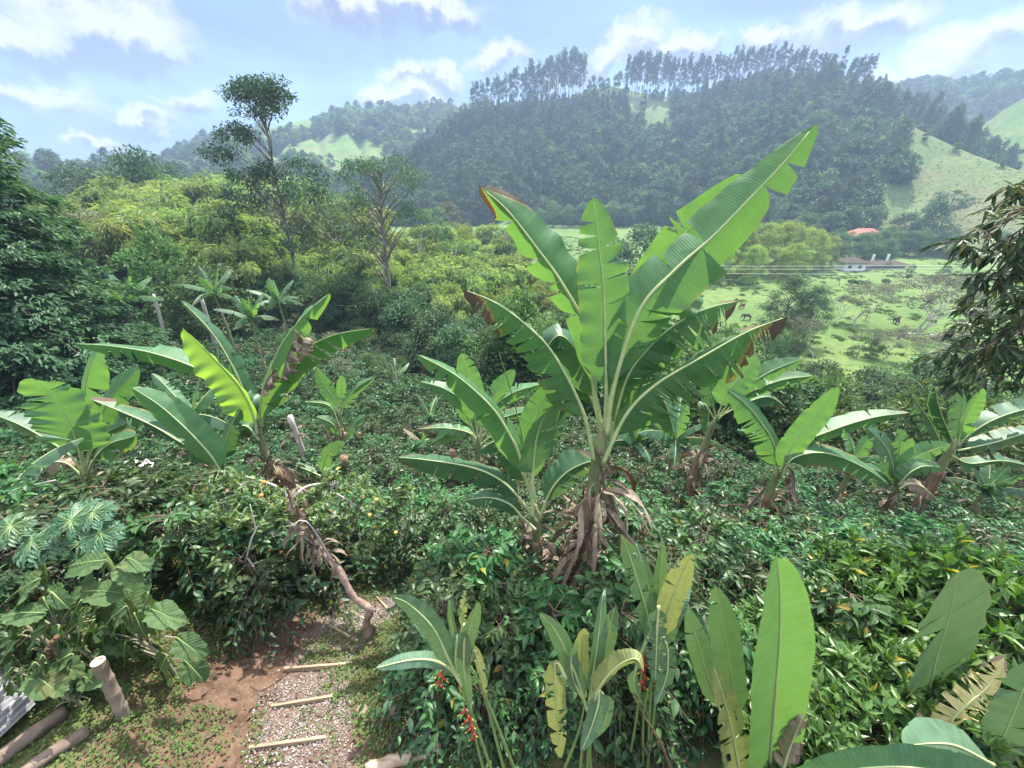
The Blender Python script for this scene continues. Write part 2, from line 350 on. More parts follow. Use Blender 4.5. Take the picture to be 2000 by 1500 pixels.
# ------------------------------------------------------------------ terrain: garden slope, river flat, valley floor
CTRL = [(-30,-4,-5.5),(-5,-4,-4.4),(0,-4,-4.4),(5,-4,-4.4),(30,-4,-8), (-12,2,-4.0),(-4.2,2.2,-4.35),(-3.5,1.7,-4.5),(-5,3.2,-4.5),(-2.7,2.0,-5.0),(-2.6,3.0,-5.3),(-6,1,-4.1),(0,2,-5.2),(4,2,-5.3),(12,2,-6.3),
 (-12,4,-4.9),(-5,4.2,-5.4),(0,4,-5.85),(1,4.1,-6.0),(5,4,-6.2),(-12,8,-7.4),(-5,8,-7.6),(0,8,-7.9),(6,8,-8.2),(12.7,8,-8.8),
 (-25,14,-8.6),(-12,14,-9.5),(0,14,-10.0),(8,14,-10.8),(16,14,-13.2),(-30,22,-10.4),(-12,22,-11),(0,22,-11.6),(8,22,-13),(14,22,-15.5),(20,21,-19),(28,20,-20.5),
 (-40,32,-12),(-15,32,-13.2),(0,32,-14.5),(8,32,-17),(13,31,-20),(20,31,-20.7),(40,32,-21),(-50,45,-13),(-20,45,-15),(-5,45,-17.5),(5,45,-20.3),(20,45,-20.7),(50,45,-20.5),
 (-70,70,-14),(-30,70,-16.5),(0,70,-19.6),(30,70,-20.4),(80,70,-20),(-110,120,-14),(-50,120,-17),(0,120,-18.5),(50,120,-19.5),(120,117,-19.5),
 (-200,200,-13),(-60,200,-15),(0,200,-14),(100,200,-15),(220,200,-15),(-300,320,-12),(0,320,-8),(150,320,-8),(320,320,-8),(-700,900,-15),(0,900,-10),(700,900,-10),
 (-60,-60,-8),(60,-60,-14),(0,-60,-6),(-700,-700,-20),(700,-700,-25),(-700,0,-18),(700,0,-25)]
CTRL = np.array(CTRL, float)
def _w(x, y): return np.stack([np.arcsinh(np.asarray(x)/8.0), np.arcsinh(np.asarray(y)/8.0)], -1)
def _k(r2): return r2*np.log(np.maximum(r2, 1e-12))*.5
_A = _w(CTRL[:, 0], CTRL[:, 1]); _n = len(_A)
_K = _k(((_A[:, None]-_A[None])**2).sum(-1)) + np.eye(_n)*.0004
_Pm = np.concatenate([np.ones((_n, 1)), _A], 1)
_S = np.linalg.solve(np.block([[_K, _Pm], [_Pm.T, np.zeros((3, 3))]]), np.concatenate([CTRL[:, 2], np.zeros(3)]))
RIVER = spline([(90,8,0),(58,14,0),(43,24,0),(39.5,31,0),(35,37,0),(27,37.5,0),(19,34,0),(9,39,0),(-2,49,0),(-14,60,0),(-40,75,0),(-90,96,0)], 120)[:, :2]
def river_dist(x, y):
    x = np.asarray(x, float); y = np.asarray(y, float); d = np.full(x.shape, 1e9)
    for p in RIVER: d = np.minimum(d, np.hypot(x-p[0], y-p[1]))
    return d
def gz0(x, y):
    x = np.asarray(x, float); y = np.asarray(y, float); sh = x.shape
    w = _w(x.ravel(), y.ravel()); out = np.empty(len(w))
    for i in range(0, len(w), 20000):
        q = w[i:i+20000]; out[i:i+20000] = _k(((q[:, None]-_A[None])**2).sum(-1)) @ _S[:_n] + _S[_n] + q @ _S[_n+1:]
    return out.reshape(sh)
WATER = -21.15
def gz(x, y):
    x = np.asarray(x, float); y = np.asarray(y, float)
    z = gz0(x, y); r = np.hypot(x, y)
    amp = np.clip((r-6)/30, 0, 1)
    z = z + amp*(fbm(x/9, y/9, 3, 3)-.45)*.8 + np.clip((r-60)/100, 0, 1)*(fbm(x/40, y/40, 5, 3)-.45)*3.0
    d = river_dist(x, y); t = np.clip((d-2.9)/5.0, 0, 1); t = t*t*(3-2*t)
    return np.where(d < 12, z*t + np.minimum(z, WATER-.6)*(1-t), z)
def gzs(x, y): return float(gz(np.array([x]), np.array([y]))[0])
def G(px, py, ymax=400):
    """point of the terrain seen at a photo pixel"""
    d = pdir(px, py); s = np.geomspace(1.2, ymax, 900); x, y, z = d[0]*s, d[1]*s, d[2]*s
    g = gz(x, y); k = np.argmax(z < g)
    if not (z < g).any(): k = len(s)-1
    t = s[k]; return np.array([d[0]*t, d[1]*t, g[k]])

# path (gravel and bare earth) as a line of world points with half widths
def line_px(l): return np.array([np.r_[G(a, b)[:2], w*.92] for a, b, w in l])
PATH = line_px([(585,1560,.62),(590,1470,.62),(600,1390,.60),(625,1320,.58),(655,1255,.55),(705,1205,.5),(750,1175,.45),(790,1150,.4)])
BARE = line_px([(385,1560,.34),(400,1460,.36),(440,1370,.36),(500,1300,.42),(560,1230,.5),(620,1170,.5),(690,1130,.45)])
def near_line(x, y, line):
    best = np.full(np.shape(x), 9.0)
    for a, b in zip(line[:-1], line[1:]):
        for t in np.linspace(0, 1, 9):
            q = a + (b-a)*t; best = np.minimum(best, np.hypot(x-q[0], y-q[1])/q[2])
    return best
def meadow_mask(x, y):
    d = river_dist(x, y)
    far = np.clip((y - 30 - .0*x)/8, 0, 1)*np.clip((x+14)/10, 0, 1)
    return np.clip((d-4.5)/2, 0, 1)*np.maximum(far, np.clip((y-85)/20, 0, 1))

def polar_grid(az, rr):
    A, Q = np.meshgrid(az, rr, indexing='ij'); return np.sin(A)*Q, np.cos(A)*Q
def grid_faces(n, m, wrap=False):
    i, j = np.meshgrid(np.arange(n if wrap else n-1), np.arange(m-1), indexing='ij'); i2 = (i+1) % n
    return np.stack([i*m+j, i2*m+j, i2*m+j+1, i*m+j+1], -1).reshape(-1, 4)[:, ::-1]
def ground_mat():
    k = Nodes('ground_soil_and_pasture'); tc = k.n('ShaderNodeTexCoord').outputs['Object']
    f1 = k.noise(3.5, 6, .65); f2 = k.noise(22, 5, .7); f3 = k.noise(.09, 5, .6)
    soil = k.mix(k.ramp(f1, .3, .7), (.060, .036, .024), (.150, .092, .062))
    soil = k.mix(k.math('MULTIPLY', k.ramp(f2, .5, .7), .5), soil, (.22, .16, .12))
    vo = k.n('ShaderNodeTexVoronoi'); vo.inputs['Scale'].default_value = 46; k.L.new(tc, vo.inputs['Vector'])
    grav = k.mix(k.ramp(vo.outputs['Distance'], .1, .5), (.27, .245, .23), (.12, .085, .065))
    gm = k.math('MULTIPLY', k.ramp(k.math('ADD', k.attr('dry'), k.math('MULTIPLY', k.math('SUBTRACT', f1, .5), 2.4)), .55, .95), .8)
    near = k.mix(gm, soil, grav)
    gr = k.mix(k.ramp(f3, .35, .65), (.070, .130, .030), (.112, .165, .044))
    gr = k.mix(k.math('MULTIPLY', k.ramp(k.noise(.7, 6, .7), .42, .66), .8), gr, (.055, .092, .028))
    col = k.mix(k.attr('rnd'), near, gr)
    return k.done(k.bsdf(col, .9, .15, k.bump(k.math('ADD', f2, k.math('MULTIPLY', f1, .6)), .6, .03)))
def make_ground():
    az = np.linspace(-np.pi, np.pi, 620, endpoint=False); rr = np.concatenate([[.02], np.geomspace(.6, 800, 290)])
    x, y = polar_grid(az, rr); z = gz(x, y)
    pth = near_line(x, y, PATH); m = np.clip((1.2-pth)/.6, 0, 1)
    nearm = np.hypot(x, y) < 12
    z = z + np.where(nearm, (fbm(x*3, y*3, 11, 3)-.45)*.06, 0)
    g = Geo(); rr_ = np.hypot(x, y); mm = np.maximum(meadow_mask(x, y), .55*np.clip((rr_-13)/10, 0, 1)); mm = np.maximum(mm, .5*np.clip(near_line(x, y, PATH)-2.0, 0, 1)*np.clip(near_line(x, y, BARE)-2.0, 0, 1)); g.add(np.stack([x, y, z], -1), grid_faces(len(az), len(rr), True), mm.ravel(), np.where(nearm, m, 0).ravel())
    return tag(g.build('ground', ground_mat(), None, True), kind='structure')
make_ground()

def make_river():
    k = Nodes('river_water'); tc = k.n('ShaderNodeTexCoord').outputs['Object']
    f = k.noise(1.1, 8, .72, tc, .8); w = k.ramp(f, .50, .68)
    col = k.mix(w, (.045, .050, .045), (.42, .42, .41))
    mat = k.done(k.bsdf(col, k.math('ADD', k.math('MULTIPLY', w, .5), .12), .5, k.bump(f, .8, .25)))
    t = np.gradient(RIVER, axis=0); t /= np.linalg.norm(t, axis=1, keepdims=True); nn = np.stack([-t[:, 1], t[:, 0]], 1)
    V = []
    for s in np.linspace(-1, 1, 15): V.append(np.concatenate([RIVER + nn*s*4.6, np.full((len(RIVER), 1), WATER)], 1) + np.c_[np.zeros((len(RIVER), 2)), (fbm(RIVER[:, 0]*1.3+s*4, RIVER[:, 1]*1.3, 4, 3)-.45)*.35])
    V = np.stack(V, 1); g = Geo(); g.add(V, grid_faces(len(RIVER), 15))
    tag(g.build('river', mat, None, True), kind='structure')
make_river()

# ------------------------------------------------------------------ hills: sheets in (azimuth, range) round the valley
class Hill:
    def __init__(s, ridge, foot_r, prof=1.0, back=.8, amp=4., seed=1, nscale=45., round_=0.16):
        a = [(azel(px, py), r) for px, py, r in ridge]
        s.az = np.array([q[0][0] for q in a]); s.R = np.array([q[1] for q in a]); s.Z = np.array([math.tan(q[0][1])*q[1] for q in a])
        o = np.argsort(s.az); s.az, s.R, s.Z = s.az[o], s.R[o], s.Z[o]
        fa = [(azel(px, 400)[0], r) for px, r in foot_r]; s.fa = np.array([q[0] for q in fa]); s.fr = np.array([q[1] for q in fa])
        s.prof, s.back, s.amp, s.seed, s.ns, s.round = prof, back, amp, seed, nscale, round_
    def z(s, x, y):
        az = np.arctan2(x, y); r = np.hypot(x, y); return s.zpol(az, r)
    def zpol(s, az, r):
        Rr, Zr, Fr = np.interp(az, s.az, s.R), np.interp(az, s.az, s.Z), np.interp(az, s.fa, s.fr)
        x, y = np.sin(az)*r, np.cos(az)*r
        zf = np.interp(az, np.linspace(-1.2, 1.2, 60), gz0(np.sin(np.linspace(-1.2, 1.2, 60))*np.interp(np.linspace(-1.2, 1.2, 60), s.fa, s.fr), np.cos(np.linspace(-1.2, 1.2, 60))*np.interp(np.linspace(-1.2, 1.2, 60), s.fa, s.fr))) - 1.0
        t = np.clip((r-Fr)/(Rr-Fr), -.3, 1); up = np.sign(t)*np.abs(t)**s.prof
        nz = (fbm(x/s.ns, y/s.ns, s.seed, 4)-.47)*2*s.amp*np.clip(t, 0, 1)*np.clip((1.0-t)*5, 0, 1)
        rib = (np.abs(vnoise(az*26, r/160, s.seed+5)-.5)*2-.5)*s.amp*1.5*np.clip(t*(1-t)*4, 0, 1)
        z = zf + (Zr-zf)*up + nz + rib
        over = np.maximum(r-Rr, 0); return z - over*s.back*np.clip(over/25, .1, 1)
    def build(s, name, mat, n=200, m=90, extra=130):
        az = np.linspace(s.az[0], s.az[-1], n); t = np.concatenate([np.linspace(-.08, 1, m), 1+np.linspace(.02, 1, 20)])
        Rr, Fr = np.interp(az, s.az, s.R)[:, None], np.interp(az, s.fa, s.fr)[:, None]
        r = np.where(t[None] <= 1, Fr+(Rr-Fr)*t[None], Rr + (t[None]-1)*extra); A = np.repeat(az[:, None], len(t), 1)
        z = s.zpol(A, r); g = Geo(); g.add(np.stack([np.sin(A)*r, np.cos(A)*r, z], -1), grid_faces(n, len(t)))
        return tag(g.build(name, mat, None, True), kind='structure')
    def hit(s, px, py):
        """where a photo pixel meets the hill face"""
        d = pdir(px, py); h = math.hypot(d[0], d[1]); az = math.atan2(d[0], d[1]); rr = np.linspace(100, 900, 1200)
        zz = rr*d[2]/h; zh = s.zpol(np.full_like(rr, az), rr); Fr = np.interp(az, s.fa, s.fr); ok = (zh > zz) & (rr > Fr)
        if not ok.any(): return None
        r = rr[np.argmax(ok)]; return np.array([math.sin(az)*r, math.cos(az)*r, float(s.zpol(np.array([az]), np.array([r]))[0])])
def hill_mat(name, a, b, c):
    k = Nodes(name); f = k.noise(.05, 6, .62); f2 = k.noise(.5, 5, .7)
    col = k.mix(k.ramp(f, .35, .65), a, b); col = k.mix(k.math('MULTIPLY', k.ramp(f2, .40, .65), .75), col, c); col = k.mix(k.math('MULTIPLY', k.ramp(k.noise(.021, 5, .6), .48, .62), .6), col, (.135, .125, .07)); col = k.mix(k.ramp(k.noise(1.3, 4, .7), .55, .68), col, tuple(q*.55 for q in c))
    return k.done(k.bsdf(col, .95, .1, k.bump(f2, .7, .6)))
m_past = hill_mat('hill_pasture', (.085, .150, .040), (.140, .205, .060), (.060, .110, .035))
m_past2 = hill_mat('hill_pasture_dry', (.090, .135, .045), (.125, .165, .060), (.080, .098, .045))
m_under = hill_mat('hill_undergrowth', (.040, .080, .030), (.075, .125, .042), (.030, .055, .025))
H_FAR = Hill([(240,332,640),(330,316,640),(400,276,640),(470,268,620),(530,250,610),(600,232,600),(660,222,600),(720,216,600),(790,206,590),(860,208,580),(930,214,560),(1020,230,540),(1120,250,520)],
             [(-200,260),(300,260),(600,260),(900,280),(1300,300)], .95, .5, 7, 3, 70)
H_MAIN = Hill([(700,400,300),(760,352,320),(830,285,350),(900,226,375),(960,212,390),(1040,205,405),(1100,192,415),(1150,176,420),(1190,166,422),(1235,178,422),(1290,188,425),(1345,188,425),(1400,170,425),(1460,152,425),(1520,142,420),
               (1580,142,415),(1640,150,405),(1700,172,395),(1760,195,385),(1800,214,385),(1830,236,385),(1870,262,385),(1910,300,385),(1960,330,385),(2050,360,385)],
              [(500,232),(800,235),(1000,240),(1300,240),(1500,225),(1690,205),(1760,262),(1830,300),(2200,300)], .88, .5, 6, 8, 48)
H_SPUR = Hill([(1720,352,262),(1750,290,270),(1778,246,278),(1800,256,280),(1850,280,276),(1900,302,268),(1950,320,262),(2000,336,255),(2060,352,250),(2150,370,245)],
              [(1500,205),(1700,200),(1900,195),(2300,190)], 1.0, .5, 2, 13, 30)
H_EAST = Hill([(1830,330,420),(1880,290,430),(1920,245,430),(1960,215,425),(2000,192,420),(2080,150,420),(2200,100,420)], [(1700,330),(2300,300)], .95, .6, 4, 17, 40)
H_BACK = Hill([(1640,240,640),(1740,192,640),(1790,178,640),(1860,176,640),(1930,172,640),(2000,168,640),(2100,160,640),(2250,150,640)], [(1500,430),(2300,430)], .9, .6, 8, 19, 70)
H_LEFT = Hill([(-400,300,420),(-200,310,420),(0,318,420),(100,322,420),(200,322,410),(300,326,400),(380,338,390),(460,352,380),(560,372,360)], [(-500,240),(0,240),(600,240)], 1., .5, 4, 23, 50)
H_FAR.build('hill_far', m_past); H_MAIN.build('hill_main', hill_mat('hill_clearing', (.070, .125, .038), (.105, .160, .052), (.050, .085, .032)), 260, 110); H_SPUR.build('hill_spur', m_past2, 120, 60, 60)
H_EAST.build('hill_east', m_past); H_BACK.build('hill_back', m_under); H_LEFT.build('hill_left', m_under)
# ------------------------------------------------------------------ plant builders
def clump_leaves(g, centres, rad, per, lsize, lw, up_bias=.6, flat=.6, T=T_DIAM, mi=0, r=rng, droop=0., base=None):
    """leaf-sized faces spread through clumps; each clump is a flattened ball"""
    n = len(centres); tot = n*per
    rad = np.broadcast_to(np.asarray(rad, float), (n,))
    o = rdir(tot, r)*(r.random(tot)**.45)[:, None]; o[:, 2] *= flat
    p = np.repeat(centres, per, 0) + o*np.repeat(rad, per)[:, None]
    d = nrm(o + rdir(tot, r)*.8 + np.array([0, 0, -droop])); up = nrm(rdir(tot, r)*(1-up_bias) + np.array([0, 0, up_bias]) + o*.4)
    l = lsize*(.7+.6*r.random(tot)); cl = np.repeat(r.random(n), per)
    stamp(g, T, p, d, up, l*lw, l, np.clip(.55*cl+.45*r.random(tot), 0, 1), mi=mi)

def tree_mesh(name, leafmat, barkmat, H=10., crown_r=3., base=.4, tops=26, per=60, lsize=.3, lw=.5, clump=.9, trunk_r=.18, seed=1, shape='round', lean=0., flat=.6, limbs=9, single=True, T=T_DIAM, droop=0.):
    """tapered trunk, limbs and an uneven crown of leaf clumps; returns one mesh (bark + leaves) or (trunk, crown)"""
    r = np.random.default_rng(seed); gt, gc = Geo(), (None if single else Geo())
    if single: gc = gt
    h0 = H*base; bend = r.normal(size=2)*.04*H + np.array([lean*H, 0])
    zz = np.linspace(0, 1, 9); tr = np.stack([bend[0]*zz**1.5, bend[1]*zz**1.5, zz*H*.93], 1) + np.c_[r.normal(size=(9, 2))*.012*H*np.minimum(zz*3, 1)[:, None], np.zeros(9)]
    tr[0] = (0, 0, -.3)
    gt.tube(tr, trunk_r*(1-.85*zz), 7, .5, mi=1 if single else 0)
    cs = []; rs = []
    k = 0
    while len(cs) < tops:
        k += 1
        t = r.random(); a = r.random()*6.283
        if shape == 'round': prof = math.sin(math.pi*min(1, .12+.88*t))**.6
        elif shape == 'cone': prof = (1-t)**.75*.95+.07
        elif shape == 'tear': prof = math.sin(math.pi*(t*.85+.12))**.7*(1-.35*t)
        elif shape == 'umbrella': prof = .35+.65*math.sin(math.pi*min(1, .1+.75*t)); t = .35+.65*t if r.random() < .8 else t
        elif shape == 'tier': t = (math.floor(t*5)+r.random()*.35)/5; prof = (1-t)**.6*.9+.12
        else: prof = 1
        q = r.random()**.42
        c = np.array([math.cos(a)*crown_r*prof*q, math.sin(a)*crown_r*prof*q, h0+(H-h0)*t]); c[:2] += bend*(c[2]/H)**1.5
        cs.append(c); rs.append(clump*(.65+.7*r.random()))
    cs = np.array(cs)
    for i in r.choice(len(cs), min(limbs, len(cs)), replace=False):
        c = cs[i]; b = max(.15*H, c[2]-(.35+.3*r.random())*np.hypot(c[0], c[1])-.08*H); b = min(b, .88*H)
        p0 = np.array([np.interp(b, tr[:, 2], tr[:, 0]), np.interp(b, tr[:, 2], tr[:, 1]), b]); mid = (p0+c)/2 + np.array([0, 0, .06*H]) + r.normal(size=3)*.02*H
        gt.tube(spline([p0, mid, c], 7), np.linspace(trunk_r*.42, trunk_r*.08, 7), 5, .5, mi=1 if single else 0, cap=False)
    clump_leaves(gc, cs, rs, per, lsize, lw, flat=flat, r=r, T=T, mi=0, droop=droop)
    if single: return gt.mesh(name, [leafmat, barkmat])
    return gt.mesh(name+'_trunk', barkmat, True), gc.mesh(name+'_crown', leafmat)

def bare_tree_mesh(name, barkm, leafm, H, spread, seed, leaves=500, lsize=.22, forks=5, trunk_r=.14):
    """twiggy, thinly leaved tree: recursive forks"""
    r = np.random.default_rng(seed); g = Geo(); gl = Geo(); tips = []
    def grow(p, d, l, rad, lev):
        n = 4; q = [p]
        for i in range(n):
            d = nrm(d + r.normal(size=3)*.22 + np.array([0, 0, .05])); q.append(q[-1]+d*l/n)
        g.tube(np.array(q), np.linspace(rad, rad*.62, n+1), 5 if lev < 2 else 4, .5, cap=False)
        if lev >= forks: tips.append(q[-1]); tips.append(q[2]); return
        for j in range(2 if lev else 4):
            a = r.random()*6.283; s = np.array([math.cos(a), math.sin(a), .25])*spread; grow(q[-1], nrm(d+s), l*(.72+.2*r.random()), rad*.6, lev+1)
    grow(np.array([0, 0, -.2]), np.array([0, 0, 1.]), H*.28, trunk_r, 0)
    t = np.array(tips); per = max(1, leaves//len(t)); clump_leaves(gl, t, .45, per, lsize, .5, r=r)
    return g.mesh(name+'_trunk', barkm, True), gl.mesh(name+'_crown', leafm)

def bamboo_mesh(name, H, spread, culms, sprays, seed, leafm, culmm, ls=.75):
    """clump of arching culms whose drooping leafy tops read as plumes"""
    r = np.random.default_rng(seed); g = Geo(); gl = Geo(); pos = []; dr = []; rn = []
    for i in range(culms):
        a = r.random()*6.283; b = r.random()**.6*spread*.32; h = H*(.62+.38*r.random()); out = spread*(.25+.75*r.random()**.8)
        t = np.linspace(0, 1, 13); rad = out*t**2.3; z = h*(t - .55*np.clip(t-.60, 0, 1)**1.7*2.6)
        p = np.stack([math.cos(a)*(b+rad), math.sin(a)*(b+rad), z-.2], 1) + np.c_[np.cumsum(r.normal(size=(13, 2))*.04, 0), np.zeros(13)]
        g.tube(p, .06*(1-.85*t), 5, r.random(), cap=False)
        k = sprays; tt = .46+.54*r.random(k)**.8; c = np.stack([np.interp(tt, t, p[:, q]) for q in range(3)], 1)
        o = rdir(k, r); o[:, 2] *= .7; c = c + o*(.2+1.0*np.sin(np.pi*np.clip((tt-.36)/.70, 0, 1)))[:, None]*(.2+.8*r.random(k))[:, None]; c[:, 2] -= .5*r.random(k)
        pos.append(c); d = nrm(o*.9+np.array([math.cos(a)*.5, math.sin(a)*.5, -.75])+r.normal(size=(k, 3))*.35); dr.append(d)
        rn.append(np.clip(.15+.6*r.random()+.4*(r.random(k)-.5), 0, 1))
    pos, d, rn = np.concatenate(pos), np.concatenate(dr), np.concatenate(rn); n = len(pos)
    l = ls*(.6+.8*r.random(n)); stamp(gl, T_DIAM, pos, d, nrm(rdir(n, r)*.8+np.array([0, -.2, .7])), l*.24, l, rn)
    return g.mesh(name+'_culms', culmm, True), gl.mesh(name+'_foliage', leafm)

def coffee_mesh(name, seed, H=1.7, R_=.95, tiers=13, pairs=8, leaf=.145, T=T_LEAF, mat=None, young=.18):
    """upright shrub: tiers of long drooping side branches, each with opposite glossy leaves"""
    r = np.random.default_rng(seed); g = Geo(); gl = Geo(); P_, D_, U_, L_, RN, DR = [], [], [], [], [], []
    for s in range(3):
        a = r.random()*6.283; q = np.stack([np.linspace(0, .16*math.cos(a), 5), np.linspace(0, .16*math.sin(a), 5), np.linspace(-.15, H*.95, 5)], 1); g.tube(q, np.linspace(.022, .006, 5), 5, .5, cap=False)
    for ti in range(tiers):
        f = (ti+.5)/tiers; z = H*(.22+.78*f); nb = 5 if f < .85 else 4
        for b in range(nb):
            a = r.random()*6.283; ln = R_*(1.12-.85*f**1.8)*(.75+.4*r.random()); rise = .10+.5*f**2
            t = np.linspace(0, 1, 6); br = np.stack([math.cos(a)*ln*t, math.sin(a)*ln*t, z + ln*(rise*t - (.55-.25*f)*t*t)], 1); g.tube(br, np.linspace(.007, .003, 6), 4, .5, cap=False)
            bd = np.array([math.cos(a), math.sin(a), 0]); sd = np.array([-math.sin(a), math.cos(a), 0])
            for k in range(pairs):
                tt = .22+.78*(k+1)/pairs; c = np.array([np.interp(tt, t, br[:, j]) for j in range(3)])
                for sg in (-1, 1):
                    P_.append(c+r.normal(size=3)*.018)
                    if r.random() < .14: P_.pop() if len(P_) > len(D_) else None; continue
                    D_.append(bd*(.35+.8*r.random()) + sd*sg*(.55+.6*r.random()) + np.array([0, 0, -.45+.65*r.random()]) + r.normal(size=3)*.22); U_.append(np.array([0, 0, 1.]) + r.normal(size=3)*.5)
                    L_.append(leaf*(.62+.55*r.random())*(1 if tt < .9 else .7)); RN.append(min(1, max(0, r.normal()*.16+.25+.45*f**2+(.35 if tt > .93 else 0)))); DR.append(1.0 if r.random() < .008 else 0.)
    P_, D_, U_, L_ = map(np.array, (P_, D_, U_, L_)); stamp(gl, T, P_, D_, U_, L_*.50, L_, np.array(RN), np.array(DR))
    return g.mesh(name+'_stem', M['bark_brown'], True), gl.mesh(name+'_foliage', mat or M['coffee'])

def bush_mesh(name, seed, leafm, R_=(1., 1., .9), tw=120, per=9, leaf=.09, lw=.45, T=T_LEAF, barkm=None, up=.5, dryp=.01, hollow=.35):
    """rounded bush of twigs ending in whorls of leaves; base at the origin"""
    r = np.random.default_rng(seed); g = Geo(); gl = Geo(); P_, D_, RN = [], [], []
    for i in range(tw):
        d = rdir(1, r)[0]; d[2] = abs(d[2])*.95+.02 if r.random() < .85 else d[2]*.5; d = nrm(d); q = hollow+(1-hollow)*r.random()**.6; q *= .82+.36*float(fbm(d[0]*2+5, d[1]*2+d[2]*3, seed, 2))
        tip = d*np.array(R_)*q + np.array([0, 0, R_[2]*.75]); st = tip*np.array([.35, .35, .55]); mid = (st+tip)/2 + np.array([0, 0, .08])
        g.tube(spline([st, mid, tip], 5), np.linspace(.008, .003, 5), 4, .5, cap=False)
        td = nrm(tip-mid + np.array([0, 0, up*.3])); c = r.random()
        for k in range(per):
            b = .45+.55*(k+1)/per; P_.append(mid+(tip-mid)*b); D_.append(nrm(td*.55 + rdir(1, r)[0]*.9 + np.array([0, 0, .1]))); RN.append(min(1, max(0, .15+.45*c+.3*r.random()+.25*(b-.8))))
    for k in range(4):
        a = r.random()*6.283; g.tube(spline([(0, 0, -.2), (.15*math.cos(a), .15*math.sin(a), R_[2]*.5), (.4*R_[0]*math.cos(a), .4*R_[1]*math.sin(a), R_[2]*1.0)], 6), np.linspace(.03, .01, 6), 5, .5, cap=False)
    P_, D_ = np.array(P_), np.array(D_); n = len(P_); l = leaf*(.65+.6*r.random(n))
    stamp(gl, T, P_, D_, nrm(r.normal(size=(n, 3))*.45+np.array([0, 0, .8])), l*lw, l, np.array(RN), (r.random(n) < dryp)*1.0)
    return g.mesh(name+'_stem', barkm or M['bark_brown'], True), gl.mesh(name+'_foliage', leafm)

def broad_leaf(g, base, d, up, L, W, lobes=0, seed=0, cup=.12, droop=.25, rnd=.5, dry=0., teeth=0):
    """one big leaf as a fan of faces: plain, toothed or deeply lobed outline"""
    r = np.random.default_rng(seed); s, a, u = [q[0] for q in frames(np.array([d]), np.array([up]))]
    n = 40; th = np.linspace(-math.pi, math.pi, n+1)[:-1]; rows = [0, .35, .7, 1.0]
    c = np.array([0, .46]); V = []; UV = []
    for q in rows:
        for t in th:
            x, y = math.sin(t)*.5, .46+math.cos(t)*.54
            if y < .12: y += .10*(1-abs(x)*2)*(1 if lobes == 0 else 1)
            k = q
            if teeth and q == 1: k = 1+.13*((teeth*t/6.283) % 1.0-.5)+.05*r.normal()
            if lobes: k = q*(1-.55*q*(0.5-.5*math.cos(lobes*t))**.6)
            px, py = c[0]+(x-c[0])*k*(1.0 if y < .5 else 1.0-.35*(y-.5)), c[1]+(y-c[1])*k*(1.0 if y < .46 else 1.06)
            px *= W/L; h = cup*abs(px) - droop*max(0, py)**2 + .03*math.sin(9*t+seed)*q*q
            V.append(base + L*(px*s + py*a + h*u)); UV.append((px, py))
    g.add(np.array(V), [grid_faces_ring(len(rows), n)], rnd, dry, np.array(UV))
def grid_faces_ring(m, n):
    i, j = np.meshgrid(np.arange(m-1), np.arange(n), indexing='ij'); j2 = (j+1) % n
    return np.stack([i*n+j, i*n+j2, (i+1)*n+j2, (i+1)*n+j], -1).reshape(-1, 4)

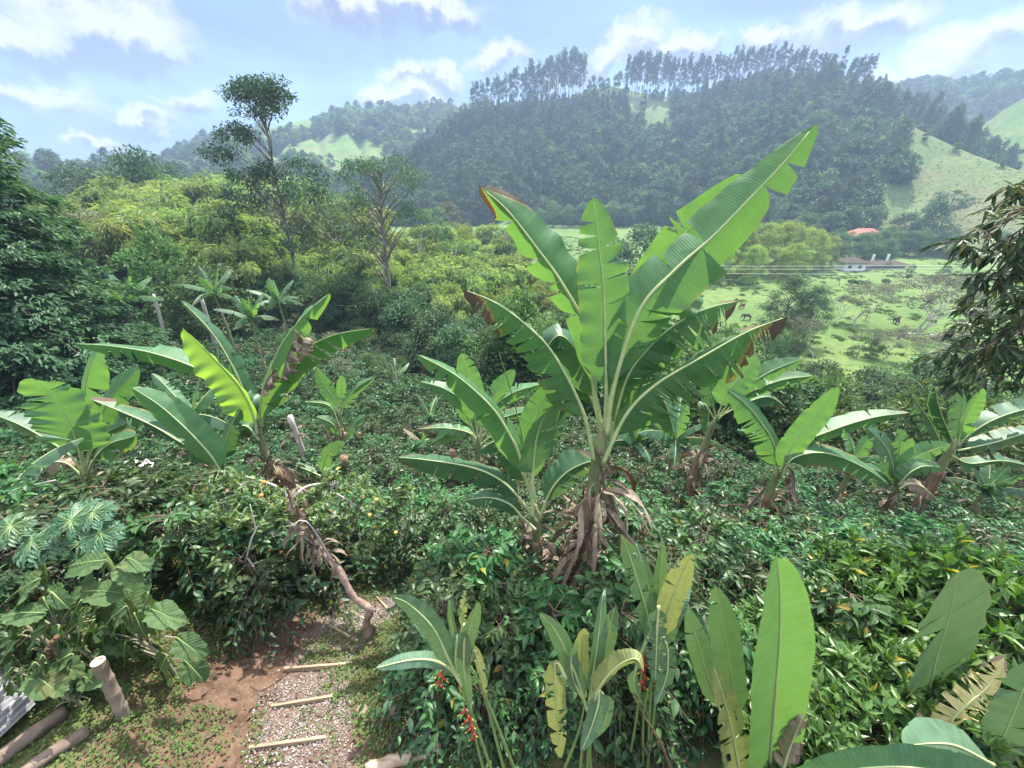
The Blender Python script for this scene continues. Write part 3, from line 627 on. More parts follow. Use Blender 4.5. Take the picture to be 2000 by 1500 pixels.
# ------------------------------------------------------------------ long paddle leaves (banana, heliconia)
def paddle(parent, pts, W, mat, n_hint=(0, -.75, .65), fl=-25, fr=-25, curl=(0, 0), tears=(0, 0), tear_spread=14, gap=.5, dry_tip=0., dry_edge=0., petiole=.16, seed=0, rib=.018, ripple=.03, asym=(1, 1),
           name='leaf', label=None, rows=64, ribmat=None, start=0., holes=None, solid=False):
    """blade on a midrib through world points pts (petiole first). fl / fr: fold of the halves in degrees, + lifts, - hangs."""
    r = np.random.default_rng(seed+100); c = spline(pts, 120); L = np.linalg.norm(np.diff(c, axis=0), axis=1).sum()
    i0 = int(petiole*119); b = spline(c[i0:], rows); T = nrm(np.gradient(b, axis=0)); nh = np.array(n_hint, float)
    S = nrm(np.cross(T, np.broadcast_to(nh, T.shape))); Nn = np.cross(S, T)
    t = np.linspace(0, 1, rows); bl = L*(1-petiole)
    w = W*1.02*np.clip(t/.14, 0, 1)**.55*np.clip((1-t)/.34, 0, 1)**.5*(1-.12*t); w = np.maximum(w, .004)
    g = Geo(); M_ = 8
    if not solid and name == 'leaf' and sum(tears) < 7 and W > .16: tears = (tears[0]+2, tears[1]+2); tear_spread *= .6; gap = min(gap, .45)
    for sd, fold, cu, nt, asy in ((-1, fl, curl[0], tears[0], asym[0]), (1, fr, curl[1], tears[1], asym[1])):
        cuts = sorted(set(int(x) for x in r.uniform(.12, .95, nt)*(rows-1))); cuts = [q for q in cuts if 2 < q < rows-3]
        ed = [0]+cuts+[rows-1]; ph = r.random()*6
        for a, e in zip(ed[:-1], ed[1:]):
            if e-a < 1: continue
            ii = np.arange(a, e+1); da = r.normal()*tear_spread*(1 if cuts else .0); sl = r.normal()*.05
            sv = np.linspace(0, 1, M_); pos = np.zeros((len(ii), M_, 3)); pos[:, 0] = b[ii]
            ww = (w*asy)[ii]; jag = 1 - .8*np.abs(fbm(t[ii]*17+seed, np.full(len(ii), sd*3.1), seed % 97, 2)-.38) - .9*(r.random(len(ii)) < .03)*r.random(len(ii))
            for m_ in range(1, M_):
                s = sv[m_]; an = R(1)*(fold + da*min(1, s*2.2) + cu*s)
                an = an + ripple*2.2*s*np.sin(t[ii]*34+ph+fold)*.6
                step = (ww*(jag if m_ == M_-1 else 1))[:, None]/(M_-1)
                pos[:, m_] = pos[:, m_-1] + step*(sd*S[ii]*np.cos(an)[:, None] + Nn[ii]*np.sin(an)[:, None])
            rel = (np.arange(len(ii))/(max(1, len(ii)-1))-.5)*2            # pull torn edges apart and slant the veins to the tip
            sh = np.zeros((len(ii), M_))
            if cuts:
                lo, hi = (0 if a == 0 else 1), (0 if e == rows-1 else 1)
                sh = -(np.where(rel > 0, rel*hi, rel*lo))[:, None]**3*(sv**1.3)[None]*gap*bl/rows*2.2
            sh = sh + (.16*ww[:, None]*sv[None]) + sl*sv[None]**2*bl*.2
            pos = pos + T[ii][:, None]*sh[..., None] + Nn[ii][:, None]*(ripple*ww[:, None]*sv[None]**2*np.sin(t[ii]*52+ph*2)[:, None])[..., None]
            dr = np.zeros((len(ii), M_)) + dry_edge*(sv[None]**3)*(.6+.8*r.random())
            if dry_tip > 0: dr = dr + np.clip((t[ii][:, None]-(1-dry_tip)+.25*(sv[None]-.5))/max(.05, dry_tip*.6), 0, 1.2)
            else: dr = dr + .22*(sv[None] > .93)
            f = grid_faces(len(ii), M_)
            if sd > 0: f = f[:, ::-1]
            if holes is not None:
                for (ha, hs, hsd) in holes:
                    if hsd == sd: f = f[~((np.abs(t[ii][(f[:, 0]//M_)]-ha) < .035) & (np.abs(sv[f[:, 0] % M_]-hs) < .12))]
            uv = np.stack([np.repeat(t[ii][:, None], M_, 1)*bl/2.4 + .03*sv[None]*0, sd*np.repeat(sv[None], len(ii), 0)], -1)
            g.add(pos, f, .35+.3*r.random(), np.clip(dr, 0, 1.3), uv)
    o = g.build(name, mat, parent, True)
    if label: o['label'] = label
    gm = Geo(); k = max(2, int(start*119)); cc = c[k if start else 0:]; n = len(cc); s = np.linspace(start, 1, n)
    ra = rib*np.where(s < petiole, 1.35-.35*s/max(petiole, .01), 1-.86*(s-petiole)/(1-petiole)); gm.tube(cc[::3], np.maximum(ra[::3], .0022), 7, .5)
    gm.build('midrib', ribmat or M['midrib'], o, True)
    return o

def skirt(g, axis, rad, n, L, seed, w=.05, out=.5):
    """withered leaf strips hanging along a stem"""
    r = np.random.default_rng(seed); ax = np.asarray(axis, float)
    for i in range(n):
        t = r.random(); c = np.array([np.interp(t, np.linspace(0, 1, len(ax)), ax[:, k]) for k in range(3)]); a = r.random()*6.283
        o = np.array([math.cos(a), math.sin(a), 0]); l = L*(.4+.9*r.random()); q = [c+o*rad*.9]
        d = nrm(o*out*(r.random()+.2)+np.array([0, 0, .25])); k = 8
        for j in range(k): d = nrm(d + np.array([0, 0, -.42]) + r.normal(size=3)*.16); q.append(q[-1]+d*l/k)
        q = np.array(q); s = nrm(np.cross(np.gradient(q, axis=0), o+r.normal(size=3)*.2)); ww = w*(.4+r.random()*1.1)*np.sin(np.linspace(.5, 2.9, k+1))[:, None]*(1+.3*r.normal(size=(k+1, 1)))
        nn = nrm(np.cross(s, np.gradient(q, axis=0)))
        V = np.stack([q-s*ww+nn*ww*.45*r.normal(), q, q+s*ww+nn*ww*.5*r.normal()], 1); g.add(V, grid_faces(k+1, 3), r.random(), r.choice([0., .35, 1.2]), np.stack([np.repeat(np.linspace(0, l/2.4, k+1)[:, None], 3, 1), np.repeat(np.array([[-1, 0, 1.]]), k+1, 0)], -1))
# ------------------------------------------------------------------ far vegetation
def single(mesh, name, loc, rz=0., sc=(1, 1, 1)):
    o = bpy.data.objects.new(name, mesh); C.objects.link(o); o.location = loc; o.rotation_euler = (0, 0, rz); o.scale = sc; return o
def tree_obj(name, parts, loc, rz=0., sc=(1, 1, 1), label=None, cat='tree', group=None):
    """thing = Empty at the foot; parts = [(part name, mesh)]; every call makes its own objects, meshes are shared"""
    e = empty(name, loc, rz); e.scale = sc
    for pn, me in parts:
        o = bpy.data.objects.new(pn, me); C.objects.link(o); o.parent = e
    return tag(e, label, cat, group)
def scatter(name, pts, rz, sc, idx, sources, tilt=None):
    """one stuff object: source meshes instanced on its points"""
    me = bpy.data.meshes.new(name); n = len(pts); me.vertices.add(n); me.vertices.foreach_set('co', np.asarray(pts, float).ravel())
    for nm, ty, v in (('rz', 'FLOAT', rz), ('sc', 'FLOAT', sc), ('idx', 'INT', idx)):
        a = me.attributes.new(nm, ty, 'POINT'); a.data.foreach_set('value', np.asarray(v, np.float32 if ty == 'FLOAT' else np.int32))
    o = bpy.data.objects.new(name, me); C.objects.link(o)
    ng = bpy.data.node_groups.new(name, 'GeometryNodeTree'); ng.interface.new_socket('Geometry', in_out='INPUT', socket_type='NodeSocketGeometry'); ng.interface.new_socket('Geometry', in_out='OUTPUT', socket_type='NodeSocketGeometry')
    N, L = ng.nodes, ng.links; gi = N.new('NodeGroupInput'); go = N.new('NodeGroupOutput'); jo = N.new('GeometryNodeJoinGeometry')
    def at(nm, ty):
        q = N.new('GeometryNodeInputNamedAttribute'); q.data_type = ty; q.inputs[0].default_value = nm; return q.outputs[0]
    rx, sx, ix = at('rz', 'FLOAT'), at('sc', 'FLOAT'), at('idx', 'INT')
    cx = N.new('ShaderNodeCombineXYZ'); L.new(rx, cx.inputs[2])
    for k, s in enumerate(sources):
        oi = N.new('GeometryNodeObjectInfo'); oi.inputs['Object'].default_value = s; oi.transform_space = 'ORIGINAL'; oi.inputs['As Instance'].default_value = True
        cm = N.new('FunctionNodeCompare'); cm.data_type = 'INT'; cm.operation = 'EQUAL'; L.new(ix, cm.inputs[2]); cm.inputs[3].default_value = k
        ip = N.new('GeometryNodeInstanceOnPoints'); L.new(gi.outputs[0], ip.inputs['Points']); L.new(cm.outputs[0], ip.inputs['Selection']); L.new(oi.outputs['Geometry'], ip.inputs['Instance'])
        L.new(cx.outputs[0], ip.inputs['Rotation']); L.new(sx, ip.inputs['Scale']); L.new(ip.outputs[0], jo.inputs[0])
    L.new(jo.outputs[0], go.inputs[0]); md = o.modifiers.new('scatter', 'NODES'); md.node_group = ng
    return tag(o, kind='stuff')
def project(p):
    p = np.atleast_2d(p); x, y, z = p[:, 0], p[:, 1], p[:, 2]; de = y*cp - z*sp; up = y*sp + z*cp
    return 1000 + F*x/np.maximum(de, .01), 750 - F*up/np.maximum(de, .01), de

f_round = [tree_mesh('forest_tree_a', M['forest'], M['bark_forest'], 12, 4.6, .2, 34, 26, 1.1, .6, 1.4, .2, 11, limbs=5),
           tree_mesh('forest_tree_b', M['forest'], M['bark_forest'], 10, 4.0, .22, 24, 26, 1.1, .6, 1.5, .2, 12, limbs=5),
           tree_mesh('forest_tree_c', M['forest_light'], M['bark_forest'], 9, 4.0, .2, 22, 26, 1.1, .6, 1.4, .18, 13, limbs=5)]
f_euc = [tree_mesh('eucalyptus_a', M['eucalypt'], M['bark_forest'], 26, 2.4, .36, 30, 22, 1.0, .5, 1.0, .2, 21, 'tear', limbs=8),
         tree_mesh('eucalyptus_b', M['eucalypt'], M['bark_forest'], 24, 2.1, .42, 26, 22, 1.0, .5, .95, .18, 22, 'tear', limbs=8, lean=.05),
         tree_mesh('eucalyptus_c', M['eucalypt'], M['bark_forest'], 22, 2.7, .32, 28, 22, 1.0, .5, 1.0, .18, 23, 'cone', limbs=8)]

# ---- the eucalyptus rows along the main ridge: (px, py of the top, range shift)
ridge = []
def row(x0, x1, n, y0, y1, jit=6):
    n = int(n*1.25); jit *= 1.5
    for i in range(n):
        q = (i+rng.random()*.7)/n; ridge.append((x0+(x1-x0)*q, y0+(y1-y0)*q + rng.normal()*jit))
row(918, 1015, 15, 172, 138, 6); row(1020, 1065, 9, 136, 122, 6); row(1066, 1098, 6, 122, 112, 5); row(1096, 1148, 11, 100, 100, 5)
row(1228, 1258, 9, 116, 104, 4); row(1264, 1292, 8, 106, 108, 4); row(1298, 1325, 7, 106, 116, 4); row(1332, 1405, 14, 122, 112, 6); row(1405, 1480, 14, 104, 97, 4); row(1480, 1580, 18, 98, 96, 5)
row(1580, 1640, 9, 98, 108, 6); row(1655, 1712, 10, 112, 112, 8)
EUC = "slender eucalyptus with bare lower trunk in the row along the hilltop"
GE = 'eucalyptus trees along the hilltop ridge'
for i, (px, py) in enumerate(ridge):
    a, e = azel(px, py); Rr = float(np.interp(a, H_MAIN.az, H_MAIN.R)) - 2 - 14*rng.random(); zt = math.tan(e)*Rr
    zb = float(H_MAIN.zpol(np.array([a]), np.array([Rr]))[0]); h = max(8, zt-zb); k = int(rng.integers(3)); hh = (26, 24, 22)[k]
    o = single(f_euc[k], 'eucalyptus', (math.sin(a)*Rr, math.cos(a)*Rr, zb), rng.random()*6.28, (max(.75, h/hh*.9),)*2+(h/hh,)); tag(o, EUC, 'tree', GE)
for px, py, w in ((1160, 148, .7), (1172, 150, .6), (1188, 152, .6), (1212, 140, .9), (1204, 146, .7), (1225, 146, .6)):
    a, e = azel(px, py); Rr = float(np.interp(a, H_MAIN.az, H_MAIN.R)) - 3; zt = math.tan(e)*Rr; zb = float(H_MAIN.zpol(np.array([a]), np.array([Rr]))[0])
    o = single(f_round[1], 'hilltop_tree', (math.sin(a)*Rr, math.cos(a)*Rr, zb), rng.random()*6, (w*.8, w*.8, max(.35, (zt-zb)/10))); tag(o, 'low dark tree on the bare summit between the two eucalyptus rows', 'tree', 'low trees on the bare summit')

# ---- forest on the hill faces
def clear(h, lst): return [(h.hit(px, py), r) for px, py, r in lst]
def forest(h, n, a0, a1, seed, holes=(), mask=None, t0=-.02, t1=.97, sink=.6):
    r = np.random.default_rng(seed); az = r.uniform(a0, a1, n); t = t0+(t1-t0)*r.random(n)
    Rr, Fr = np.interp(az, h.az, h.R), np.interp(az, h.fa, h.fr); rr = Fr+(Rr-Fr)*t; x, y = np.sin(az)*rr, np.cos(az)*rr; z = h.zpol(az, rr) - sink
    ok = np.ones(n, bool)
    for c, rad in holes:
        if c is not None: ok &= np.hypot(x-c[0], y-c[1]) > rad*(.75+.5*vnoise(x/9, y/9, 4))
    if mask is not None: ok &= mask(x, y, t)
    px, py, de = project(np.stack([x, y, z+6], 1)); ok &= (px > -120) & (px < 2120) & (py > -50)
    return np.stack([x, y, z], 1)[ok], t[ok], r
hm = clear(H_MAIN, [(1190, 180, 27), (1150, 186, 20), (1225, 200, 25), (1262, 226, 20), (1295, 255, 15), (1320, 285, 11), (1490, 218, 13), (1470, 205, 9), (1080, 300, 10), (1060, 395, 8), (1190, 340, 9), (1440, 300, 9)])
pts, t, r = forest(H_MAIN, 5200, H_MAIN.az[0]+.02, H_MAIN.az[-1]-.02, 31, hm, t1=.95)
px, py, de = project(pts)
iseuc = (r.random(len(pts)) < np.where((t > .55) & (px < 1330), .55, np.where(t > .62, .35, .06)))
rz = r.random(len(pts))*6.28; sc = np.where(iseuc, (.55+.4*r.random(len(pts)))*np.interp(t, [0, .75, .95], [1, .9, .42]), (.6+.6*r.random(len(pts)))*np.interp(t, [0, .8, .95], [1, .9, .5]))
idx = np.where(iseuc, 3+r.integers(0, 3, len(pts)), np.where(r.random(len(pts)) < .12, 2, r.integers(0, 2, len(pts))))
order = np.argsort(np.where(iseuc, 1e9, de)); near = order[:130]; rest = np.setdiff1d(np.arange(len(pts)), near)
for i in near:
    o = single(f_round[int(idx[i])], 'forest_tree', pts[i], rz[i], (sc[i],)*3); tag(o, 'rounded dark green forest tree packed on the lower slope of the wooded hill', 'tree', 'forest trees on the lower hill slope')
src = {}
def first(name, me):
    for o in C.objects:
        if o.data == me and o.parent is None: return o
SRC = [first('', m) for m in f_round] + [first('', m) for m in f_euc]
if SRC[2] is None:
    i = near[0]; SRC[2] = tag(single(f_round[2], 'forest_tree', pts[i]+np.array([3, 2, -1.]), 0, (.8,)*3), 'rounded dark green forest tree packed on the lower slope of the wooded hill', 'tree', 'forest trees on the lower hill slope')
tag(scatter('hillside_forest', pts[rest], rz[rest], sc[rest], idx[rest], SRC), 'dense mixed forest of eucalyptus and broadleaf trees covering the hill', 'forest', kind='stuff')

def patch(x, y, t): return fbm(x/62, y/62, 9, 3) + .22*t > .47
p2, t2, r2 = forest(H_FAR, 5200, H_FAR.az[0], H_FAR.az[-1], 33, clear(H_FAR, [(655, 290, 30), (690, 298, 30), (500, 285, 34), (545, 256, 44), (585, 240, 34), (620, 300, 34), (390, 320, 26), (560, 300, 30), (820, 262, 16), (700, 240, 14)]), patch)
tag(scatter('far_forest', p2, r2.random(len(p2))*6.28, .5+.6*r2.random(len(p2)), r2.choice([0, 1, 2, 2], len(p2)), SRC), 'hazy woodland in patches over the distant hill at left', 'forest', kind='stuff')
p3, t3, r3 = forest(H_BACK, 2400, H_BACK.az[0], min(1.2, H_BACK.az[-1]), 35)
tag(scatter('back_forest', p3, r3.random(len(p3))*6.28, .8+.8*r3.random(len(p3)), r3.integers(0, 3, len(p3)), SRC), 'bluish forest on the farthest ridge at right', 'forest', kind='stuff')
p4, t4, r4 = forest(H_LEFT, 900, -1.0, .1, 36)
tag(scatter('left_forest', p4, r4.random(len(p4))*6.28, .6+.5*r4.random(len(p4)), r4.integers(0, 3, len(p4)), SRC), 'low woodland behind the bamboo at left', 'forest', kind='stuff')
# strip of trees up the far side of the grassy spur, and single trees on it
ns = 0
for px, py, s in ((1850,250,1.0),(1870,262,1.1),(1885,240,1.0),(1900,275,1.2),(1880,285,1.0),(1915,290,1.1),(1935,300,1.0),(1950,305,.9),(1860,235,1.0),(1840,240,.9),(1965,312,.8),(1905,258,1.0),(1925,278,.9)):
    a, e = azel(px, py); Rr = 300+rng.random()*12; zt = math.tan(e)*Rr
    zb = float(max(H_EAST.zpol(np.array([a]), np.array([Rr]))[0], H_SPUR.zpol(np.array([a]), np.array([Rr]))[0])); h = max(6, min(24, zt-zb+6)); zb = zt+2-h
    o = single(f_round[int(rng.integers(2))], 'ridge_tree', (math.sin(a)*Rr, math.cos(a)*Rr, zb), rng.random()*6, (s, s, h/11)); tag(o, 'dark tree in the row behind the pale grassy spur at right', 'tree', 'dark trees behind the grassy spur')
for px, py, s, lb in ((1775, 258, .5, 'small round bush at the top of the grassy spur'), (1805, 272, .38, 'tiny bush just below the top of the grassy spur'), (1865, 292, .4, 'low bush midway down the grassy spur'), (1955, 322, .3, 'lone bush low on the grassy spur by the right edge')):
    c = H_SPUR.hit(px, py+4)
    if c is not None: tag(single(f_round[1], 'bush', c, px, (s, s, s*.8)), lb, 'bush')

for k in range(26):
    px, py = 1722+r.random()*75, 262+r.random()*105; c = H_SPUR.hit(px, py)
    if c is not None and px < 1768+.22*(py-262)*(-1 if py < 300 else .6)+8*r.normal(): s_ = .6+.5*r.random(); tag(single(f_round[int(rng.integers(2))], 'ridge_tree', c-np.array([0, 0, .5]), rng.random()*6, (s_,)*3), 'dark tree crowding the left flank of the pale grassy spur', 'tree', 'dark trees on the left flank of the spur')
# ---- valley trees: each its own kind
TR = {}
def top_of(me):
    v = np.empty(len(me.vertices)*3); me.vertices.foreach_get('co', v); return float(np.quantile(v.reshape(-1, 3)[:, 2], .995))
def proto(key, *a, **k):
    if key not in TR: TR[key] = [('trunk', None), ('crown', None)]; t_, c_ = tree_mesh(key, *a, single=False, **k); TR[key] = ([('trunk', t_), ('crown', c_)], top_of(c_))
    return TR[key]
proto('round_dark', M['tree_dark'], M['bark_grey'], 10, 4.2, .16, 60, 70, .42, .5, 1.15, .22, 41, limbs=12)
proto('round_mid', M['tree_mid'], M['bark_grey'], 10, 3.8, .2, 55, 70, .40, .5, 1.1, .2, 42, limbs=12)
proto('round_yellow', M['tree_yellow'], M['bark_grey'], 9, 4.0, .12, 60, 80, .40, .4, 1.1, .2, 43, limbs=12)
proto('grey_scrub', M['tree_grey'], M['bark_pale'], 6, 3.0, .1, 44, 60, .26, .5, .8, .10, 44, limbs=26)
proto('olive_scrub', M['tree_mid'], M['bark_grey'], 6, 2.8, .1, 70, 90, .24, .5, .72, .10, 45, limbs=22)
proto('feathery', M['tree_dark'], M['bark_grey'], 11, 3.6, .12, 90, 110, .24, .4, .9, .14, 47, 'tear', limbs=22)
proto('puffy', foliage('puffy_bamboo_leaf', (.120, .190, .050), (.270, .350, .110), .4, .5, .25, (1.5, 1.5, .5), .2), M['culm'], 12, 5.0, .05, 75, 130, .42, .34, 1.1, .10, 48, limbs=14, flat=.8, droop=.5)
proto('umbrella', M['tree_dark'], M['bark_grey'], 16, 5.0, .52, 44, 60, .42, .5, 1.0, .24, 46, 'umbrella', limbs=18, flat=.45)
bare = [bare_tree_mesh('bare_tree_%d' % i, M['bark_pale'], M['tree_grey'], 7, .62, 60+i, 3000, .22, 6) for i in range(3)]
for i in range(3): TR['bare%d' % i] = ([('trunk', bare[i][0]), ('crown', bare[i][1])], 7)
bb = [bamboo_mesh('bamboo_%d' % i, 14, (5.2, 6.2, 4.6)[i], (30, 34, 26)[i], 420, 70+i, M['bamboo'], M['culm'], .62) for i in range(3)]
for i in range(3): TR['bamboo%d' % i] = ([('culms', bb[i][0]), ('foliage', bb[i][1])], top_of(bb[i][1]))
def put(key, px, py, Y, label, wide=1., group=None, name=None, cat='tree', zb=None):
    """tree whose top shows at (px, py), standing on the terrain at distance Y"""
    parts, H = TR[key]; p = P(px, py, Y); b = gzs(p[0], Y) if zb is None else zb; h = max(1.2, p[2]-b); s = h/H
    return tree_obj(name or 'tree', parts, (p[0], Y, b), rng.random()*6.28, (s*wide, s*wide, s), label, cat, group)
BG = 'bamboo clumps between the coffee and the valley'
LBL = "feathery arching bamboo clump in the band behind the coffee field"
bam = [(600,410,66,1),(690,428,84,1),(655,440,74,1),(735,500,62,.9),(800,470,74,1),(850,440,95,1),(860,500,64,.9),(920,520,56,.9),(985,470,88,.9),(680,520,54,.8),(590,560,44,.8),(730,560,46,.8),(800,560,46,.8),(440,400,66,1),(520,350,92,1),(160,440,40,.7),(300,420,56,.9),(270,470,42,.8),(920,440,110,1),(1000,455,120,1),(1080,480,100,.8),(1150,520,80,.8),(1100,540,66,.8),(175,392,48,.8),(255,372,58,1),(215,425,42,.8),(300,352,75,1),(352,404,47,.95),(398,412,50,.9),(380,348,92,1),(450,345,98,1),(432,470,42,.8),(500,395,80,1),(480,470,56,.9),
       (560,425,72,1),(625,388,96,1),(655,470,62,.9),(710,478,58,.9),(620,520,48,.8),(770,520,50,.8),(830,505,58,.9),(905,470,80,.9),(945,505,60,.9),(880,565,46,.8),(960,570,50,.8),(1005,500,72,.8),(560,500,52,.8),(1040,560,60,.8),(330,470,44,.7)]
for i, (px, py, Y, w) in enumerate(bam): put('bamboo%d' % (i % 3), px, py, Y, LBL, w, BG, 'bamboo_clump', 'bamboo')
for i, (px, py, Y, w) in enumerate([(1410,478,100,1),(1455,446,108,1),(1500,436,112,1.1),(1548,434,114,1.1),(1592,446,116,1.1),(1628,462,118,.9),(1480,480,98,.9),(1560,476,102,1)]):
    put('puffy', px, py, Y, 'plump yellow green bamboo clump on the far bank below the wooded hill', w, 'bamboo clumps on the far bank', 'bamboo_clump', 'bamboo')
put('round_dark', 255, 296, 85, 'tall dark green bushy tree standing above the bamboo at left', .62, name='dark_tree')
put('round_dark', 120, 322, 110, 'broad dark tree on the skyline beside the big layered tree', 1.1, name='dark_tree')
put('round_dark', 175, 335, 105, 'low dark tree on the skyline between two taller dark trees', 1., name='dark_tree')
put('round_dark', 310, 322, 100, 'dark tree just right of the tall dark bushy tree', .8, name='dark_tree')
put('grey_scrub', 140, 410, 40, 'brownish half bare tree at the edge of the big layered tree', 1.1, name='bare_tree')
put('round_mid', 265, 445, 34, 'slim pale stemmed tree with layered crown in front of the bamboo', .75, name='slim_tree')
put('round_mid', 385, 508, 34, 'low bluish green spreading tree under the bamboo by the far bananas', 1.2, name='low_tree')
# two tall emergent trees and their neighbours
def emergent(name, label, Y, base, top, crowns, seed, tr, mat=M['tree_mid'], leaf=.34, fork=None):
    p = P(*base, Y); b = np.array([p[0], Y, gzs(p[0], Y)]); top = P(*top, Y)
    e = empty(name, b); tag(e, label, 'tree'); g, gc = Geo(), Geo(); r = np.random.default_rng(seed)
    ax = spline([b+[0, 0, -.3], b+(top-b)*.35+[.2, 0, 0], b+(top-b)*.7+[-.15, .1, 0], top], 24); g.tube(ax, np.linspace(tr, tr*.25, 24), 9, .5)
    cs, rs = [], []
    for px, py, rx, ry, n in crowns:
        for k in range(n):
            an = r.random()*6.283; q = r.random()**.5; c = P(px+rx*q*math.cos(an), py+ry*q*math.sin(an), Y + r.normal()*rx*Y/F*.7); cs.append(c); rs.append(.75+.5*r.random())
            zt = c[2]-abs(c[0]-np.interp(c[2], ax[:, 2], ax[:, 0]))*.8-.8; zt = min(max(zt, b[2]+4), top[2]-.5); p0 = np.array([np.interp(zt, ax[:, 2], ax[:, j]) for j in range(3)])
            if k % 2 == 0: g.tube(spline([p0, (p0+c)/2+[0, 0, .5]+r.normal(size=3)*.3, c], 7), np.linspace(tr*.32, tr*.06, 7), 5, .5, cap=False)
    clump_leaves(gc, np.array(cs), np.array(rs), 85 if seed == 81 else 64, leaf, .45, flat=.55, r=r)
    for o in (g.build('trunk', M['bark_grey'], e, True), gc.build('crown', mat, e)): pass
    recentre(e, b); return e
emergent('tall_tree', 'tallest tree with a small open umbrella crown above the skyline at left', 48, (585, 600), (508, 175),
         [(505, 170, 58, 17, 26), (472, 190, 30, 14, 8), (540, 196, 28, 14, 8), (505, 215, 56, 12, 9), (452, 262, 38, 22, 12), (425, 300, 30, 18, 8), (560, 335, 66, 28, 15), (480, 330, 46, 24, 11), (520, 400, 80, 40, 22), (610, 370, 44, 34, 7), (560, 460, 50, 34, 8)], 81, .26, M['tree_tall'], .32)
emergent('tall_tree', 'tall tree with bare pale trunk and ragged crown between bamboo and river flat', 44, (757, 620), (742, 330),
         [(745, 320, 56, 14, 14), (695, 335, 38, 20, 10), (795, 350, 30, 20, 8), (745, 370, 56, 34, 14), (690, 420, 44, 30, 12), (800, 420, 34, 30, 10), (735, 470, 50, 24, 10), (700, 490, 40, 24, 8), (730, 600, 40, 26, 12), (690, 570, 30, 24, 8)], 82, .30, M['tree_dark'], .26)
emergent('mid_tree', 'bushy tree with drooping crown in front of the bamboo between the two tall trees', 40, (640, 640), (640, 520),
         [(640, 545, 46, 34, 20), (600, 580, 30, 26, 8), (690, 560, 30, 24, 8), (720, 600, 24, 20, 6)], 83, .16, M['tree_mid'], .3)
for px, py, Y, k, w, lb in [
    (870,395,120,'grey_scrub',.9,'pale thin tree on the valley floor left of the bananas'), (905,445,100,'round_yellow',.8,'yellowish round tree behind the large banana leaf tip'),
    (1040,412,150,'round_mid',.8,'roundish tree at the near edge of the far pasture'), (1258,440,88,'round_dark',1.15,'big round dark glossy tree framed by the banana leaves'),
    (1215,470,92,'round_dark',.8,'smaller dark tree leaning on the big round dark tree'), (1330,435,120,'round_yellow',.8,'pale green tree beyond the round dark tree'),
    (1585,418,160,'grey_scrub',1.3,'wide greyish leafless tree above the far bamboo'), (1558,540,58,'feathery',1.35,'tall feathery grey green tree in front of the meadow'),
    (1604,558,56,'feathery',1.1,'feathery grey green tree just right of the taller one'), (1530,640,48,'olive_scrub',.7,'low leafy tree at the meadow edge behind the torn banana leaf'),
    (1565,640,50,'olive_scrub',.7,'leafy shrub under the feathery meadow tree'), (1510,520,100,'grey_scrub',.9,'sparse pinkish tree at the far end of the meadow'),
    (1700,558,64,'bare0',1.2,'small bare fruit tree in the sunny meadow'), (1650,575,66,'bare1',1.0,'bare fruit tree beside the feathery grey green tree'),
    (1800,552,58,'bare2',1.3,'wide pale leafless tree in the sunny meadow'), (1850,545,60,'bare0',1.3,'pale leafless tree with many twigs near the overhanging branches'),
    (1760,640,50,'bare1',1.3,'tangled leafless shrub in the lower meadow'), (1820,640,46,'bare2',1.3,'pale tangled shrub below the wide leafless tree'),
    (1620,615,50,'bare2',.8,'leaning leafless tree at the river bank'), (1715,660,50,'olive_scrub',.9,'low round leafy bush in the lower meadow'),
    (1605,705,37,'round_dark',1.0,'dark leafy tree on the near river bank, left one'), (1700,722,36,'round_dark',1.1,'flat topped dark tree on the near river bank'),
    (1570,770,30,'olive_scrub',1.,'olive bush overhanging the river below the dark bank trees'), (1760,740,33,'olive_scrub',1.1,'twiggy olive bush by the river'),
    (1820,700,34,'round_dark',1.1,'dark leafy tree with yellow blossom by the river'), (1890,720,32,'round_dark',1.1,'dark tree under the overhanging branches'),
    (1960,740,32,'round_mid',1.1,'leafy tree at the right edge above the river'), (1660,790,29,'grey_scrub',.9,'greyish scrub at the river edge')]:
    put(k, px, py, Y, lb, w, name='tree')
for i, (px, py, Y, k) in enumerate([(575,640,30,'olive_scrub'),(640,650,28,'grey_scrub'),(700,640,33,'olive_scrub'),(600,690,24,'olive_scrub'),(660,700,23,'grey_scrub'),(720,690,25,'olive_scrub'),(770,650,34,'grey_scrub'),(780,700,26,'olive_scrub'),
    (820,640,36,'round_mid'),(870,650,36,'round_dark'),(930,690,32,'olive_scrub'),(960,640,38,'round_mid'),(1000,700,28,'olive_scrub'),(1040,650,34,'round_mid'),(840,710,26,'grey_scrub'),(900,620,42,'round_dark'),(1090,690,30,'olive_scrub'),(1150,720,28,'round_dark'),(1250,760,24,'olive_scrub'),(1330,720,28,'olive_scrub'),(1290,680,36,'round_mid'),(1420,640,44,'olive_scrub'),(1390,600,60,'round_mid')]):
    put(k, px, py, Y, 'twiggy grey green scrub tree in the thicket below the coffee field', 1.1, 'scrub trees in the thicket', 'scrub_tree')
